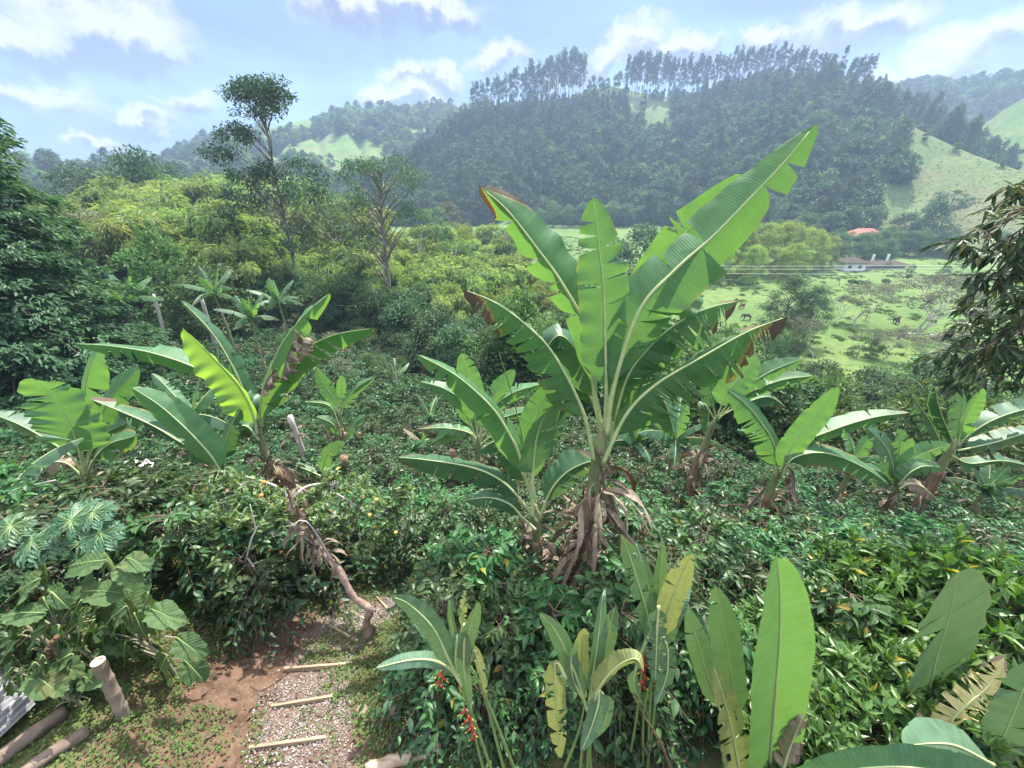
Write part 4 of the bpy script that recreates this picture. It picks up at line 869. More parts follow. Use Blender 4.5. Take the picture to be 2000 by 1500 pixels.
# dark woods at the foot of the hill behind the house
r = np.random.default_rng(5); i = 0
for px, py, Y in [q for q in [(1510+18*k+r.normal()*5, 395+r.normal()*12+ (20 if k % 2 else 0), 185-(k % 2)*22+r.normal()*5) for k in range(28)] + [(1640+22*k, 455+r.normal()*8, 140+r.normal()*4) for k in range(17)] + [(1000+28*k, 398+r.normal()*5, 225) for k in range(18)] if not (1640 < q[0] < 1748 and q[2] < 152)]:
    put(('round_dark', 'round_mid', 'round_dark', 'umbrella')[int(r.integers(4))], px, py, Y, 'dark rounded tree in the wood between the house and the hill foot' if px > 1500 else 'dark tree in the line where the far pasture meets the hill', 1.0 + .3*r.random(),
        'trees at the hill foot behind the house' if px > 1500 else 'trees along the far edge of the pasture', 'valley_tree')
put('umbrella', 1870, 372, 150, 'tall dark spreading tree above the wood at right', 1.2, name='tree'); put('round_dark', 1845, 395, 146, 'dense dark tree beside the tall spreading tree', 1., name='tree')

for k in range(16): put(('round_dark', 'round_mid')[k % 2], 1735+19*k+r.normal()*4, 352+r.normal()*8+10*(k % 2), 188-4*(k % 2), 'dark tree in the belt along the foot of the pale grassy spur', 1.1, 'trees along the foot of the grassy spur', 'valley_tree')
for k, (px, py, Y) in enumerate(((1648, 455, 136), (1668, 452, 134), (1690, 454, 133), (1712, 452, 134), (1735, 450, 136), (1655, 470, 128), (1685, 472, 128), (1715, 470, 128), (1745, 468, 128))): put(('round_dark', 'round_mid')[k % 2], px, py, Y, 'dark rounded tree in the wood between the house and the hill foot', 1.1, 'trees at the hill foot behind the house', 'valley_tree')
for px, py, Y, k, w, lb in ((1735, 512, 104, 'umbrella', .5, 'spreading tree in front of the long wing of the farmhouse'), (1785, 516, 102, 'round_mid', .6, 'leafy tree near the chimneys of the farmhouse'), (1850, 520, 104, 'round_dark', 1.2, 'wide dark tree at the far right end of the farmhouse'), (1760, 530, 96, 'bare1', .8, 'twiggy tree on the lawn below the farmhouse wing'), (1640, 540, 92, 'umbrella', .6, 'small flat topped tree on the meadow left of the farmhouse')): put(k, px, py, Y, lb, w, name='tree')
SL = 'slender pale stemmed tree with a light open crown rising among the bamboo'
proto('slender', M['tree_mid'], M['bark_pale'], 14, 2.6, .42, 30, 55, .32, .45, .85, .14, 49, 'umbrella', limbs=16, flat=.5)
for px, py, Y, w in ((300,398,52,1.),(455,400,56,.9),(610,352,70,1.),(655,395,60,.9),(690,372,74,1.),(850,405,88,1.),(815,440,66,.9),(730,545,40,1.),(880,470,60,.9),(985,445,84,.9),(540,500,46,.9),(410,470,44,.8)): put('slender', px, py, Y, SL, w, 'slender trees among the bamboo', 'slender_tree')
# tufts that roughen the pastures
tg = Geo(); r = np.random.default_rng(64); nb = 26; p_ = r.normal(size=(nb, 3))*[.28, .28, 0]; d_ = rdir(nb, r)*.6+np.array([0, 0, .8]); stamp(tg, T_DIAM, p_, d_, rdir(nb, r), .10+.08*r.random(nb), .16+.26*r.random(nb), r.random(nb))
tmesh = tg.mesh('pasture_tuft', foliage('pasture_grass', (.060, .108, .028), (.125, .175, .052), .25, .7, .15, (1.3, 1.3, .6), .3))
n = 5200; tx, ty = r.uniform(-10, 150, n), r.uniform(34, 190, n); mk = (meadow_mask(tx, ty) > .6) & (fbm(tx/9, ty/9, 61, 3) > .40); tx, ty = tx[mk], ty[mk]; tz = gz(tx, ty)
src_t = tag(single(tmesh, 'grass_tuft', G(1520, 590), 1), 'coarse grass tuft in the meadow beside the cattle', 'grass tuft')
aa, rr_ = r.uniform(H_SPUR.az[0], 1.0, 3200), r.random(3200); Rr_, Fr_ = np.interp(aa, H_SPUR.az, H_SPUR.R), np.interp(aa, H_SPUR.fa, H_SPUR.fr); q_ = Fr_+(Rr_-Fr_)*rr_; sz = H_SPUR.zpol(aa, q_)
tag(scatter('pasture_grass', np.concatenate([np.stack([tx, ty, tz-.03], 1), np.stack([np.sin(aa)*q_, np.cos(aa)*q_, sz-.05], 1)]), r.random(len(tx)+3200)*6.28, np.concatenate([.5+1.1*r.random(len(tx)), np.where(r.random(3200) < .25, .4+.6*r.random(3200), .1)]), np.zeros(len(tx)+3200), [src_t]), 'coarse tufts of grass over the meadow and the spur', 'grass', kind='stuff')
# ---- house, red roofed barn, garden shrubs, fence, cattle, wires
m_white = plain('whitewash', (.70, .69, .66), (.80, .79, .77), 1.5, .8, .2, .1); m_tile = plain('old_tile', (.045, .038, .034), (.085, .068, .056), 3, .9, .1, .5)
m_red = plain('red_roof', (.24, .085, .065), (.34, .14, .11), 2, .8, .2, .2); m_glass = plain('dark_window', (.02, .025, .03), (.04, .045, .05), 1, .2, .5, 0); m_wood = bark('weathered_wood', (.12, .09, .07), (.32, .26, .21), 8, (1, 1, .3))
def box(g, c, s, mi=0, rz=0.):
    x, y, z = np.array(s)/2; v = np.array([[a, b, d] for a in (-x, x) for b in (-y, y) for d in (-z, z)]); ca, sa = math.cos(rz), math.sin(rz)
    v = np.stack([v[:, 0]*ca-v[:, 1]*sa, v[:, 0]*sa+v[:, 1]*ca, v[:, 2]], 1)+np.array(c); g.add(v, np.array([[0,1,3,2],[4,6,7,5],[0,4,5,1],[2,3,7,6],[0,2,6,4],[1,5,7,3]]), .5, mi=mi)
def hip_roof(g, c, sx, sy, h, ov=.5):
    x, y = sx/2+ov, sy/2+ov; rx = max(.2, x-y); v = np.array([[-x,-y,0],[x,-y,0],[x,y,0],[-x,y,0],[-rx,0,h],[rx,0,h],[-x,-y,-.15],[x,-y,-.15],[x,y,-.15],[-x,y,-.15]])+np.array(c)
    g.add(v, [np.array([[0,1,5,4],[2,3,4,5],[0,6,7,1],[1,7,8,2],[2,8,9,3],[3,9,6,0],[9,8,7,6]]), np.array([[1,2,5],[3,0,4]])], .5)
def house():
    Y = 116.; p = P(1664, 540, Y); z = gzs(p[0], Y); e = empty('house', (p[0], Y, z)); e.scale = (.88, .88, .88); tag(e, 'white farmhouse with brown tiled roofs across the meadow', 'house')
    g = Geo(); box(g, (0, 2.5, 1.3), (7.0, 5, 2.9)); box(g, (11.2, 4.5, .7), (15.4, 4, 1.9)); box(g, (9, 0.2, .2), (9, .25, .6)); g.build('wall', m_white, e)
    g = Geo(); hip_roof(g, (0, 2.5, 2.8), 7, 5, 1.5, .7); g.build('roof', m_tile, e); g = Geo(); hip_roof(g, (11.2, 4.0, 1.7), 15.4, 5, 1.2, .8); g.build('roof', m_tile, e)
    for x in (-1.9, 1.5):
        g = Geo(); box(g, (x, -.03, 1.55), (1.1, .08, 1.0)); w = g.build('window', m_glass, e); g = Geo()
        for q in ((x, -.05, 2.08, 1.25, .06), (x, -.05, 1.02, 1.25, .06)): box(g, (q[0], q[1], q[2]), (q[3], .1, q[4]))
        g.build('frame', m_white, w)
    for x in (9.5, 14.5):
        g = Geo(); box(g, (x, 5.4, 3.6), (.55, .55, 2.2)); g.build('chimney', m_white, e)
house()
Y = 150.; p = P(1692, 443, Y); z = p[2]-2.6; e = empty('barn', (p[0], Y, gzs(p[0], Y))); tag(e, 'red roofed building half hidden in the trees behind the house', 'building')
g = Geo(); box(g, (0, 0, (z-e.location.z)/2), (11, 6, z-e.location.z)); g.build('wall', m_white, e); g = Geo(); hip_roof(g, (0, 0, z-e.location.z-.1), 11, 6, 2.2, .8); g.build('roof', m_red, e)
shrub = bush_mesh('round_shrub', 51, M['tree_dark'], (.9, .9, .7), 90, 8, .2, .5, T_DIAM, hollow=.6)
for px, py in ((1662, 553), (1675, 555), (1690, 556), (1810, 548), (1823, 545), (1842, 546), (1728, 552)):
    c = G(px, py+5); tree_obj('garden_shrub', [('stem', shrub[0]), ('foliage', shrub[1])], c, px, (1.2,)*3, 'clipped round dark shrub on the lawn by the farmhouse', 'shrub', 'round garden shrubs by the house')
pm = Geo(); pm.tube(np.array([[0, 0, -.2], [.02, 0, .7], [0, .02, 1.5]]), [.07, .065, .06], 6, .5); pmesh = pm.mesh('fence_post', m_wood, True)
for px, py in ((1770,558),(1790,562),(1812,566),(1845,562),(1870,560),(1757,565),(1735,560),(1672,700),(1680,660),(1690,625)):
    c = G(px, py); tag(single(pmesh, 'fence_post', c, px), 'thin grey wooden fence post standing in the meadow grass', 'post', 'fence posts in the meadow')
def cow(loc, rz, col, label, graze):
    vts = [(0,0,1.05),(.55,0,1.08),(.85,0,1.15),(1.12,0,(.75 if graze else 1.3)),(1.35,0,(.35 if graze else 1.25)),(-.55,0,1.1),(-.72,0,.9),(-.76,0,.45)]; ed = [(0,1),(1,2),(2,3),(3,4),(0,5),(5,6),(6,7)]; rd = [.34,.33,.24,.15,.10,.30,.05,.03]
    for sx, bx in ((.55, 1), (-.55, 5)):
        for sy in (-.2, .2):
            k = len(vts); vts += [(sx, sy, .75), (sx+(.02 if sx > 0 else -.06), sy, .4), (sx, sy, .03)]; rd += [.14, .07, .06]; ed += [(bx, k), (k, k+1), (k+1, k+2)]
    me = bpy.data.meshes.new('cow'); me.from_pydata(vts, ed, []); o = bpy.data.objects.new('cow', me); C.objects.link(o); me.materials.append(col)
    s = o.modifiers.new('skin', 'SKIN'); s.use_smooth_shade = True
    for i, d in enumerate(me.skin_vertices[0].data): d.radius = (rd[i], rd[i]); d.use_root = (i == 0)
    o.modifiers.new('sub', 'SUBSURF').levels = 1; o.location = loc; o.scale = (.85,)*3; o.rotation_euler = (0, 0, rz); tag(o, label, 'cow')
mc1, mc2 = plain('hide_brown', (.09, .055, .035), (.16, .10, .07), 2), plain('hide_black', (.04, .034, .03), (.08, .07, .06), 2)
cow(G(1447, 604), .4, mc1, 'brown cow standing beyond the torn banana leaf', False); cow(G(1458, 626), 2.8, mc2, 'dark cow grazing nearer than the brown cow', True); cow(G(1748, 634), 1.2, mc2, 'dark cow resting far out in the sunny meadow', True)
for k, (y0, y1, lb) in enumerate(((512, 517, 'topmost power line crossing in front of the farmhouse'), (517, 524, 'middle power line crossing in front of the farmhouse'), (524, 535, 'lowest power line crossing in front of the farmhouse'))):
    a, b = P(600, y0-12, 74+k), P(2150, y1, 60+k); m_ = (a+b)/2 - np.array([0, 0, .9]); g = Geo(); g.tube(spline([a, m_, b], 40), .018, 4, .5); tag(g.build('power_line', m_white), lb, 'wire')
# ------------------------------------------------------------------ banana plants
FACE = (0, -.8, .6); UP = (0, -.25, 1)
def bp(Y, pts): return [P(q[0], q[1], Y+(q[2] if len(q) > 2 else 0)) for q in pts]
BASES = []
def banana(label, Y, base, top, leaves, seed, r0=.13, r1=.055, dry=14, dryL=.7, mid=None, green_to=1.0, name='banana_plant'):
    b = P(base[0], base[1], Y); zg = gzs(b[0], Y); root = np.array([b[0], Y, min(zg, b[2])]); BASES.append((b[0], Y))
    e = empty(name, root); tag(e, label, 'banana plant')
    t = P(top[0], top[1], Y); pts = [root+[0, 0, -.2], b] + ([P(m[0], m[1], Y) for m in (mid or [])]) + [t]
    if np.linalg.norm(pts[0]-pts[1]) < .25: pts = pts[1:]
    ax = spline(pts, 26); g = Geo(); s = np.linspace(0, 1, 26); r = np.random.default_rng(seed)
    g.tube(ax, (r0+(r1-r0)*s**.8 + .008*r.normal(size=26))*np.clip((1.02-s)/.10, .15, 1), 14, .5); g.build('pseudostem', M['stem'], e, True)
    if dry:
        n = int(26*.72); g = Geo(); rr = (r0+(r1-r0)*s**.8)[:n]*1.12+.012*np.abs(r.normal(size=n)); g.tube(ax[:n], rr, 12, .5, .9); g.build('old_sheath', M['stem_dry'], e, True)
        g = Geo(); skirt(g, ax[:int(26*.8)], r0*.95, int(dry*1.8), dryL, seed, .032, .35); g.build('dry_strips', M['leaf_dry'], e)
    for i, lf in enumerate(leaves):
        lf = dict(lf); pts = lf.pop('p'); W = lf.pop('w'); mt = lf.pop('m', 'banana'); dY = lf.pop('dy', 0)
        rel = lf.pop('join', True); pp = bp(Y+dY, pts)
        lf.setdefault('seed', seed*37+i); paddle(e, pp, W, M[mt], **lf)
    recentre(e, root); return e
def dead_leaf(parent, Y, pts, W, seed, fl=-70, fr=-75, name='dead_leaf'):
    o = paddle(parent, bp(Y, pts), W, M['leaf_dry'], n_hint=UP, fl=fl, fr=fr, curl=(-20, 25), tears=(7, 7), tear_spread=30, gap=.9, dry_edge=1, seed=seed, petiole=.1, name=name, ripple=.16, rib=.012, ribmat=M['bark_brown']); return o

# the big banana in the middle
e = banana('tallest banana plant, its torn leaves fanning high above the coffee', 4.1, (1130, 1185), (1180, 820), [
  dict(p=[(1178,850),(1163,790),(1148,655),(1102,560),(1045,480),(990,410),(940,366,.0)], w=.34, n_hint=(.30,-.92,.3), fl=-42, fr=2, curl=(-45,-8), tears=(6,1), tear_spread=24, gap=.9, petiole=.26, dry_tip=.10, dry_edge=.1, rib=.024, label='arching upper left leaf with a torn hanging tip', ripple=.05),
  dict(p=[(1182,840),(1184,750),(1182,662),(1179,567),(1170,482),(1158,385)], w=.285, dy=-.12, n_hint=(0,-.95,.3), fl=4, fr=6, curl=(6,-14), tears=(3,3), tear_spread=9, gap=.9, petiole=.24, rib=.02, label='upright central leaf facing the viewer', ripple=.05, dry_edge=.2),
  dict(p=[(1185,850),(1198,760),(1246,612),(1318,528),(1392,462),(1460,392),(1532,316),(1592,243)], w=.33, dy=-.25, n_hint=(-.55,-.75,.35), fl=-10, fr=-34, curl=(-20,-24), tears=(2,4), tear_spread=16, gap=.8, petiole=.20, rib=.024, m='banana', label='longest leaf reaching to the upper right', dry_edge=.15, asym=(1.0,1.15)),
  dict(p=[(1186,830),(1200,730),(1249,585),(1311,486),(1385,410),(1453,340)], w=.26, dy=.35, n_hint=(-.3,-.9,.3), fl=12, fr=-8, curl=(10,10), tears=(0,0), petiole=.34, rib=.016, m='banana_pale', label='bright leaf behind the longest leaf'),
  dict(p=[(1188,850),(1206,735),(1238,655),(1280,575),(1330,520,.1),(1388,508,.2)], w=.40, dy=.10, n_hint=(-.45,-.8,-.1), fl=-20, fr=-4, curl=(0,-10), tears=(0,1), tear_spread=10, petiole=.30, rib=.022, m='banana', label='broad glossy leaf seen from below', asym=(.35,1.25), holes=[(.45,.55,1)]),
  dict(p=[(1160,900),(1137,800),(1082,693),(1028,635),(965,590),(904,565)], w=.36, dy=-.1, n_hint=(.25,-.3,.9), fl=-64, fr=-35, curl=(-30,-25), tears=(15,5), tear_spread=10, gap=.30, petiole=.24, rib=.022, dry_tip=.26, dry_edge=.4, label='drooping left leaf with a withered fringe'),
  dict(p=[(1190,880),(1222,745),(1278,668),(1338,622),(1390,600),(1442,588)], w=.52, dy=-.05, n_hint=(-.25,-.35,.9), fl=-35, fr=-58, curl=(-15,-22), tears=(8,24), tear_spread=11, gap=.30, petiole=.18, rib=.018, dry_tip=.14, dry_edge=.15, label='shredded right leaf with hanging strips'),
  dict(p=[(1178,905),(1222,812),(1280,752),(1370,698),(1460,648),(1538,618)], w=.56, dy=-.3, n_hint=(-.2,-.35,.9), fl=-38, fr=-60, curl=(-15,-20), tears=(10,28), tear_spread=11, gap=.30, petiole=.16, rib=.022, dry_tip=.30, dry_edge=.3, label='lowest right leaf, shredded and brown towards the tip'),
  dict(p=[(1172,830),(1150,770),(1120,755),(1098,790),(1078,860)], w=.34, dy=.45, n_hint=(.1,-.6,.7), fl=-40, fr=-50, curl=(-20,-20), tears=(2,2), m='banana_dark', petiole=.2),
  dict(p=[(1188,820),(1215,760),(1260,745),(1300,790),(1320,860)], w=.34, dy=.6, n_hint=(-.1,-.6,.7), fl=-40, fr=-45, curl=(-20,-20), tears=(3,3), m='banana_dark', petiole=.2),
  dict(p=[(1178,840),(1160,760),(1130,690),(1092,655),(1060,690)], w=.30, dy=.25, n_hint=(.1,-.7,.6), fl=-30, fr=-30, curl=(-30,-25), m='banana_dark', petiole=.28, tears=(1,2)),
  dict(p=[(1184,830),(1190,740),(1193,670),(1194,628)], w=.07, n_hint=(0,-1,.2), fl=55, fr=55, curl=(60,60), m='banana_pale', petiole=.3, rib=.014, label='young rolled leaf at the heart'),
 ], 1, .17, .075, 44, .95, mid=[(1146, 1060), (1163, 930)])
g = Geo(); ax = spline([P(1135, 1180, 4.1), P(1150, 1080, 4.1), P(1160, 1000, 4.1)], 12); skirt(g, ax, .155, 120, .50, 91, .030, .16); o = g.build('dry_skirt', M['leaf_dry'], e); o.matrix_parent_inverse = Matrix.Translation(-Vector(e.location))
for pts, w, s in (([(1172,905),(1185,960),(1205,1000),(1215,1040)], .10, 1), ([(1165,885),(1185,893),(1196,925)], .09, 2), ([(1180,990),(1210,1030),(1235,1075),(1245,1120)], .10, 3), ([(1160,960),(1150,1010),(1155,1045)], .12, 4)):
    o = dead_leaf(e, 4.0, pts, w, s); o.matrix_parent_inverse = Matrix.Translation(-Vector(e.location))

banana('smaller banana sucker with blue green stem just left of the tallest plant', 4.25, (1050, 1150), (1046, 985), [
  dict(p=[(1046,1000),(1014,890),(994,847),(962,797),(904,743),(860,715),(816,693)], w=.30, n_hint=(.25,-.45,.8), fl=-62, fr=-30, curl=(-15,-10), tears=(2,0), tear_spread=9, petiole=.26, rib=.02, label='long leaf rising to the left', dry_edge=.08),
  dict(p=[(1050,1020),(1010,968),(972,934),(918,912),(832,898),(774,893)], w=.36, dy=-.25, n_hint=(.1,-.5,.85), fl=-62, fr=-45, curl=(-22,-10), tears=(4,1), tear_spread=10, petiole=.22, rib=.018, m='banana_dark', dry_tip=.07, label='low leaf stretched flat to the left', dry_edge=.3),
  dict(p=[(1040,1010),(1041,925),(1047,860),(1062,815),(1082,792,-.15)], w=.30, dy=-.3, n_hint=(.0,-.85,-.35), fl=12, fr=-18, curl=(14,-25), tears=(2,5), tear_spread=16, petiole=.42, m='banana_dark', rib=.02, label='front leaf seen from below, curling over'),
  dict(p=[(1052,1020),(1074,962),(1104,925),(1140,905),(1166,900)], w=.32, dy=.1, n_hint=(-.3,-.6,.7), fl=-16, fr=-52, curl=(0,-20), tears=(1,7), tear_spread=14, petiole=.28, dry_edge=.25, dry_tip=.15, m='banana_dark', label='right leaf with a browned lower half'),
  dict(p=[(1046,985),(1034,880),(1048,810),(1078,745)], w=.22, dy=.4, n_hint=(-.2,-.9,.3), fl=0, fr=0, curl=(0,-20), petiole=.26),
  dict(p=[(1044,1000),(1024,870),(1000,770),(972,682)], w=.035, n_hint=(0,-1,.2), fl=70, fr=70, curl=(60,60), petiole=.3, rib=.012, m='banana_dark', label='unopened spear leaf'),
  dict(p=[(1046,1035),(1020,1010),(996,985),(958,972),(910,976)], w=.17, dy=-.2, n_hint=(.1,-.5,.85), fl=-45, fr=-30, curl=(-10,-10), tears=(1,0), petiole=.3, m='banana_dark'),
  dict(p=[(1046,985),(1010,905),(975,862),(935,880)], w=.22, dy=.5, n_hint=(.1,-.5,.85), fl=-30, fr=-40, curl=(-20,-20), petiole=.3, m='banana_dark', tears=(2,2)),
 ], 2, .105, .06, 26, .5)
banana('light green banana plant behind the two front ones at centre', 9.0, (935, 925), (933, 850), [
  dict(p=[(933,860),(926,790),(914,735),(902,690)], w=.34, n_hint=(0,-.95,.3), fl=8, fr=8, curl=(0,-10), m='banana_pale', petiole=.25, tears=(0,1), label='upright bright new leaf'),
  dict(p=[(934,860),(948,805),(972,765),(1004,722)], w=.28, n_hint=(-.2,-.8,.5), fl=0, fr=-25, curl=(0,-15), petiole=.2, tears=(3,4), tear_spread=12),
  dict(p=[(935,860),(960,800),(1000,768),(1056,750)], w=.30, n_hint=(-.2,-.6,.7), fl=-20, fr=-55, curl=(0,-15), petiole=.2, tears=(2,3), m='banana_pale'),
  dict(p=[(936,865),(962,826),(1000,810),(1045,800)], w=.26, n_hint=(-.2,-.6,.7), fl=-25, fr=-60, petiole=.2, tears=(2,6), dry_edge=.45),
  dict(p=[(932,870),(922,848),(886,842),(840,868)], w=.28, n_hint=(.1,-.6,.75), fl=-35, fr=-40, petiole=.2, tears=(5,2), m='banana_pale', dry_tip=.06),
  dict(p=[(931,868),(915,845),(870,836),(812,838)], w=.20, n_hint=(.1,-.4,.85), fl=-45, fr=-40, petiole=.2, tears=(5,2), dry_tip=.35, dry_edge=.3),
  dict(p=[(930,860),(905,790),(870,760),(820,745)], w=.28, dy=.6, n_hint=(.1,-.6,.75), fl=-35, fr=-30, petiole=.2, tears=(2,0)),
  dict(p=[(936,870),(965,850),(1000,850),(1025,880)], w=.30, n_hint=(-.1,-.6,.75), fl=-35, fr=-45, petiole=.2, m='banana_dark', tears=(2,2))], 3, .11, .06, 12, .5)

banana('banana plant at far left with one broad leaf facing the viewer', 6.3, (188, 1005), (162, 905), [
  dict(p=[(166,930),(146,850),(117,795),(92,762),(62,738,-.1)], w=.56, dy=-.3, n_hint=(-.1,-.85,-.15), fl=6, fr=4, curl=(8,-22), tears=(2,1), tear_spread=8, petiole=.28, m='banana', label='broad leaf with wavy rim', dry_edge=.05, ripple=.05, asym=(1.1,1.05)),
  dict(p=[(163,910),(158,840),(164,770),(178,710),(202,663)], w=.38, dy=.25, n_hint=(.15,-.9,.3), fl=-30, fr=4, curl=(0,-4), tears=(0,1), petiole=.14, m='banana_pale', label='tall upright lit leaf', asym=(.5,1)),
  dict(p=[(166,910),(190,830),(220,772),(268,722)], w=.34, dy=.5, n_hint=(-.3,-.8,.4), fl=-15, fr=-22, petiole=.14, tears=(0,2)),
  dict(p=[(160,920),(135,888),(90,858),(40,830),(-20,806)], w=.36, dy=.1, n_hint=(.1,-.6,.75), fl=-45, fr=-30, curl=(-20,-10), petiole=.2, tears=(2,1), m='banana_dark'),
  dict(p=[(168,920),(180,880),(208,846),(248,826)], w=.30, dy=.1, n_hint=(-.2,-.7,.6), fl=-10, fr=-40, petiole=.3, tears=(1,3), m='banana_dark'),
  dict(p=[(168,935),(182,900),(212,868),(262,852)], w=.30, dy=-.25, n_hint=(-.2,-.6,.7), fl=-15, fr=-55, petiole=.35, tears=(1,6), m='banana', dry_edge=.4),
  dict(p=[(160,930),(130,905),(100,905),(80,930)], w=.22, dy=.3, n_hint=(.1,-.6,.75), fl=-45, fr=-40, petiole=.2, tears=(2,2), m='leaf_dry')], 4, .15, .07, 26, .6)
e = banana('banana plant leaning on a brown ragged stem, with one glowing yellow green leaf', 6.0, (574, 988), (505, 835), [
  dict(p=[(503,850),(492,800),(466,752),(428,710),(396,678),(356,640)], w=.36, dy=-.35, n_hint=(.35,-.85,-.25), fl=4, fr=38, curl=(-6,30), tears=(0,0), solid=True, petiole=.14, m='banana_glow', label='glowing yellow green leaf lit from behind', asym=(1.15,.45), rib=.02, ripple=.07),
  dict(p=[(500,840),(474,760),(446,700),(410,645),(355,588)], w=.28, dy=.2, n_hint=(.5,-.6,.6), fl=-70, fr=-30, curl=(-25,-20), tears=(2,1), petiole=.14, m='banana_dark', label='folded leaf hanging from its pale rib', rib=.022, ribmat=None),
  dict(p=[(502,850),(470,775),(396,725),(308,692),(220,676),(142,671)], w=.34, dy=.1, n_hint=(.1,-.55,.85), fl=-58, fr=-40, curl=(-22,-15), tears=(5,2), tear_spread=9, petiole=.14, label='very long leaf held out level to the left', rib=.018),
  dict(p=[(506,850),(512,770),(545,682),(590,620),(642,574)], w=.27, dy=.0, n_hint=(-.4,-.7,.5), fl=-25, fr=-45, curl=(-10,-14), tears=(1,4), petiole=.12, m='banana_pale', label='leaf slanting up to the right', dry_edge=.15),
  dict(p=[(506,850),(535,745),(585,690),(650,655),(728,641)], w=.38, dy=.25, n_hint=(-.2,-.55,.8), fl=-40, fr=-66, curl=(-10,-16), tears=(1,9), tear_spread=10, petiole=.18, label='right hand leaf hanging like a curtain', dry_edge=.18),
  dict(p=[(503,850),(480,790),(458,802),(436,858)], w=.34, dy=.1, n_hint=(.2,-.7,.6), fl=-30, fr=-35, curl=(-20,-20), tears=(2,2), petiole=.2, m='banana_dark'),
  dict(p=[(506,860),(480,832),(452,842),(430,876)], w=.30, dy=-.3, n_hint=(.2,-.55,.7), fl=-50, fr=-35, curl=(-20,-20), tears=(8,2), petiole=.15, dry_edge=.75)], 5, .095, .06, 90, .55, mid=[(548, 935), (518, 885)])
for pts, w, s, Yd in (([(585,650),(568,680),(556,715),(548,745)], .22, 5, 5.9), ([(575,645),(590,665),(585,700)], .16, 6, 5.8), ([(540,720),(520,745),(510,775)], .16, 7, 5.75), ([(515,835),(495,828),(480,850)], .16, 8, 5.8), ([(530,880),(515,930),(525,990)], .12, 9, 5.8)):
    o = dead_leaf(e, Yd, pts, w, s); o.matrix_parent_inverse = Matrix.Translation(-Vector(e.location))
banana('short banana plant with a long blade slanting down to a brown stalk', 5.2, (440, 945), (434, 900), [
  dict(p=[(433,925),(412,890),(367,841),(312,792),(256,756)], w=.27, dy=-.2, n_hint=(.35,-.6,.7), fl=-35, fr=-14, curl=(-10,-6), petiole=.08, tears=(1,0), solid=True, label='long smooth leaf blade', rib=.016),
  dict(p=[(432,915),(395,888),(350,862),(300,832),(240,805),(178,780)], w=.28, dy=.1, n_hint=(.2,-.5,.8), fl=-66, fr=-30, curl=(-10,-10), petiole=.06, tears=(7,2), m='banana_dark', dry_tip=.15, dry_edge=.35, label='dark leaf with a scorched tip'),
  dict(p=[(440,915),(452,915),(478,940),(510,965)], w=.20, dy=-.1, n_hint=(-.1,-.7,.6), fl=-20, fr=-20, petiole=.15, m='banana_pale'),
  dict(p=[(436,910),(440,870),(452,830),(470,800)], w=.18, dy=.3, n_hint=(-.1,-.8,.5), fl=-20, fr=-25, petiole=.15, m='banana_dark', tears=(1,2))], 6, .06, .04, 10, .3)
banana('young banana plant with small upright spoon leaf, beside the pale post', 12., (673, 880), (663, 800), [
  dict(p=[(663,815),(655,785),(637,757),(617,720)], w=.26, n_hint=(.1,-.85,.5), fl=6, fr=4, petiole=.2, label='left leaf'),
  dict(p=[(664,812),(666,775),(668,733)], w=.18, n_hint=(0,-.95,.3), fl=6, fr=6, petiole=.45, m='banana_pale', label='small upright spoon leaf'),
  dict(p=[(665,815),(675,785),(698,756),(730,737)], w=.22, n_hint=(-.1,-.7,.6), fl=-20, fr=-35, petiole=.2, tears=(0,3), dry_edge=.2),
  dict(p=[(664,835),(650,800),(632,788),(594,785)], w=.18, n_hint=(.1,-.5,.8), fl=-45, fr=-30, petiole=.3, tears=(3,1), dry_edge=.3),
  dict(p=[(671,862),(655,833),(640,822),(618,814)], w=.22, n_hint=(.1,-.7,.7), fl=-15, fr=-15, petiole=.2),
  dict(p=[(673,862),(684,840),(695,824),(713,811)], w=.22, n_hint=(-.1,-.7,.7), fl=-15, fr=-15, petiole=.2),
  dict(p=[(674,866),(684,856),(698,858)], w=.16, n_hint=(-.1,-.7,.7), fl=-15, fr=-15, petiole=.2)], 7, .06, .045, 8, .35)
banana('low bright banana sucker in front of the young banana plant', 8., (630, 945), (628, 925), [
  dict(p=[(628,930),(636,895),(648,878),(672,863)], w=.18, n_hint=(-.2,-.9,.4), fl=4, fr=-20, petiole=.1, m='banana_pale', tears=(0,2)),
  dict(p=[(630,930),(640,918),(668,903)], w=.15, n_hint=(-.1,-.7,.7), fl=-10, fr=-15, petiole=.1),
  dict(p=[(627,930),(600,918),(566,905)], w=.14, n_hint=(.1,-.6,.8), fl=-20, fr=-25, petiole=.15)], 8, .04, .03, 0)

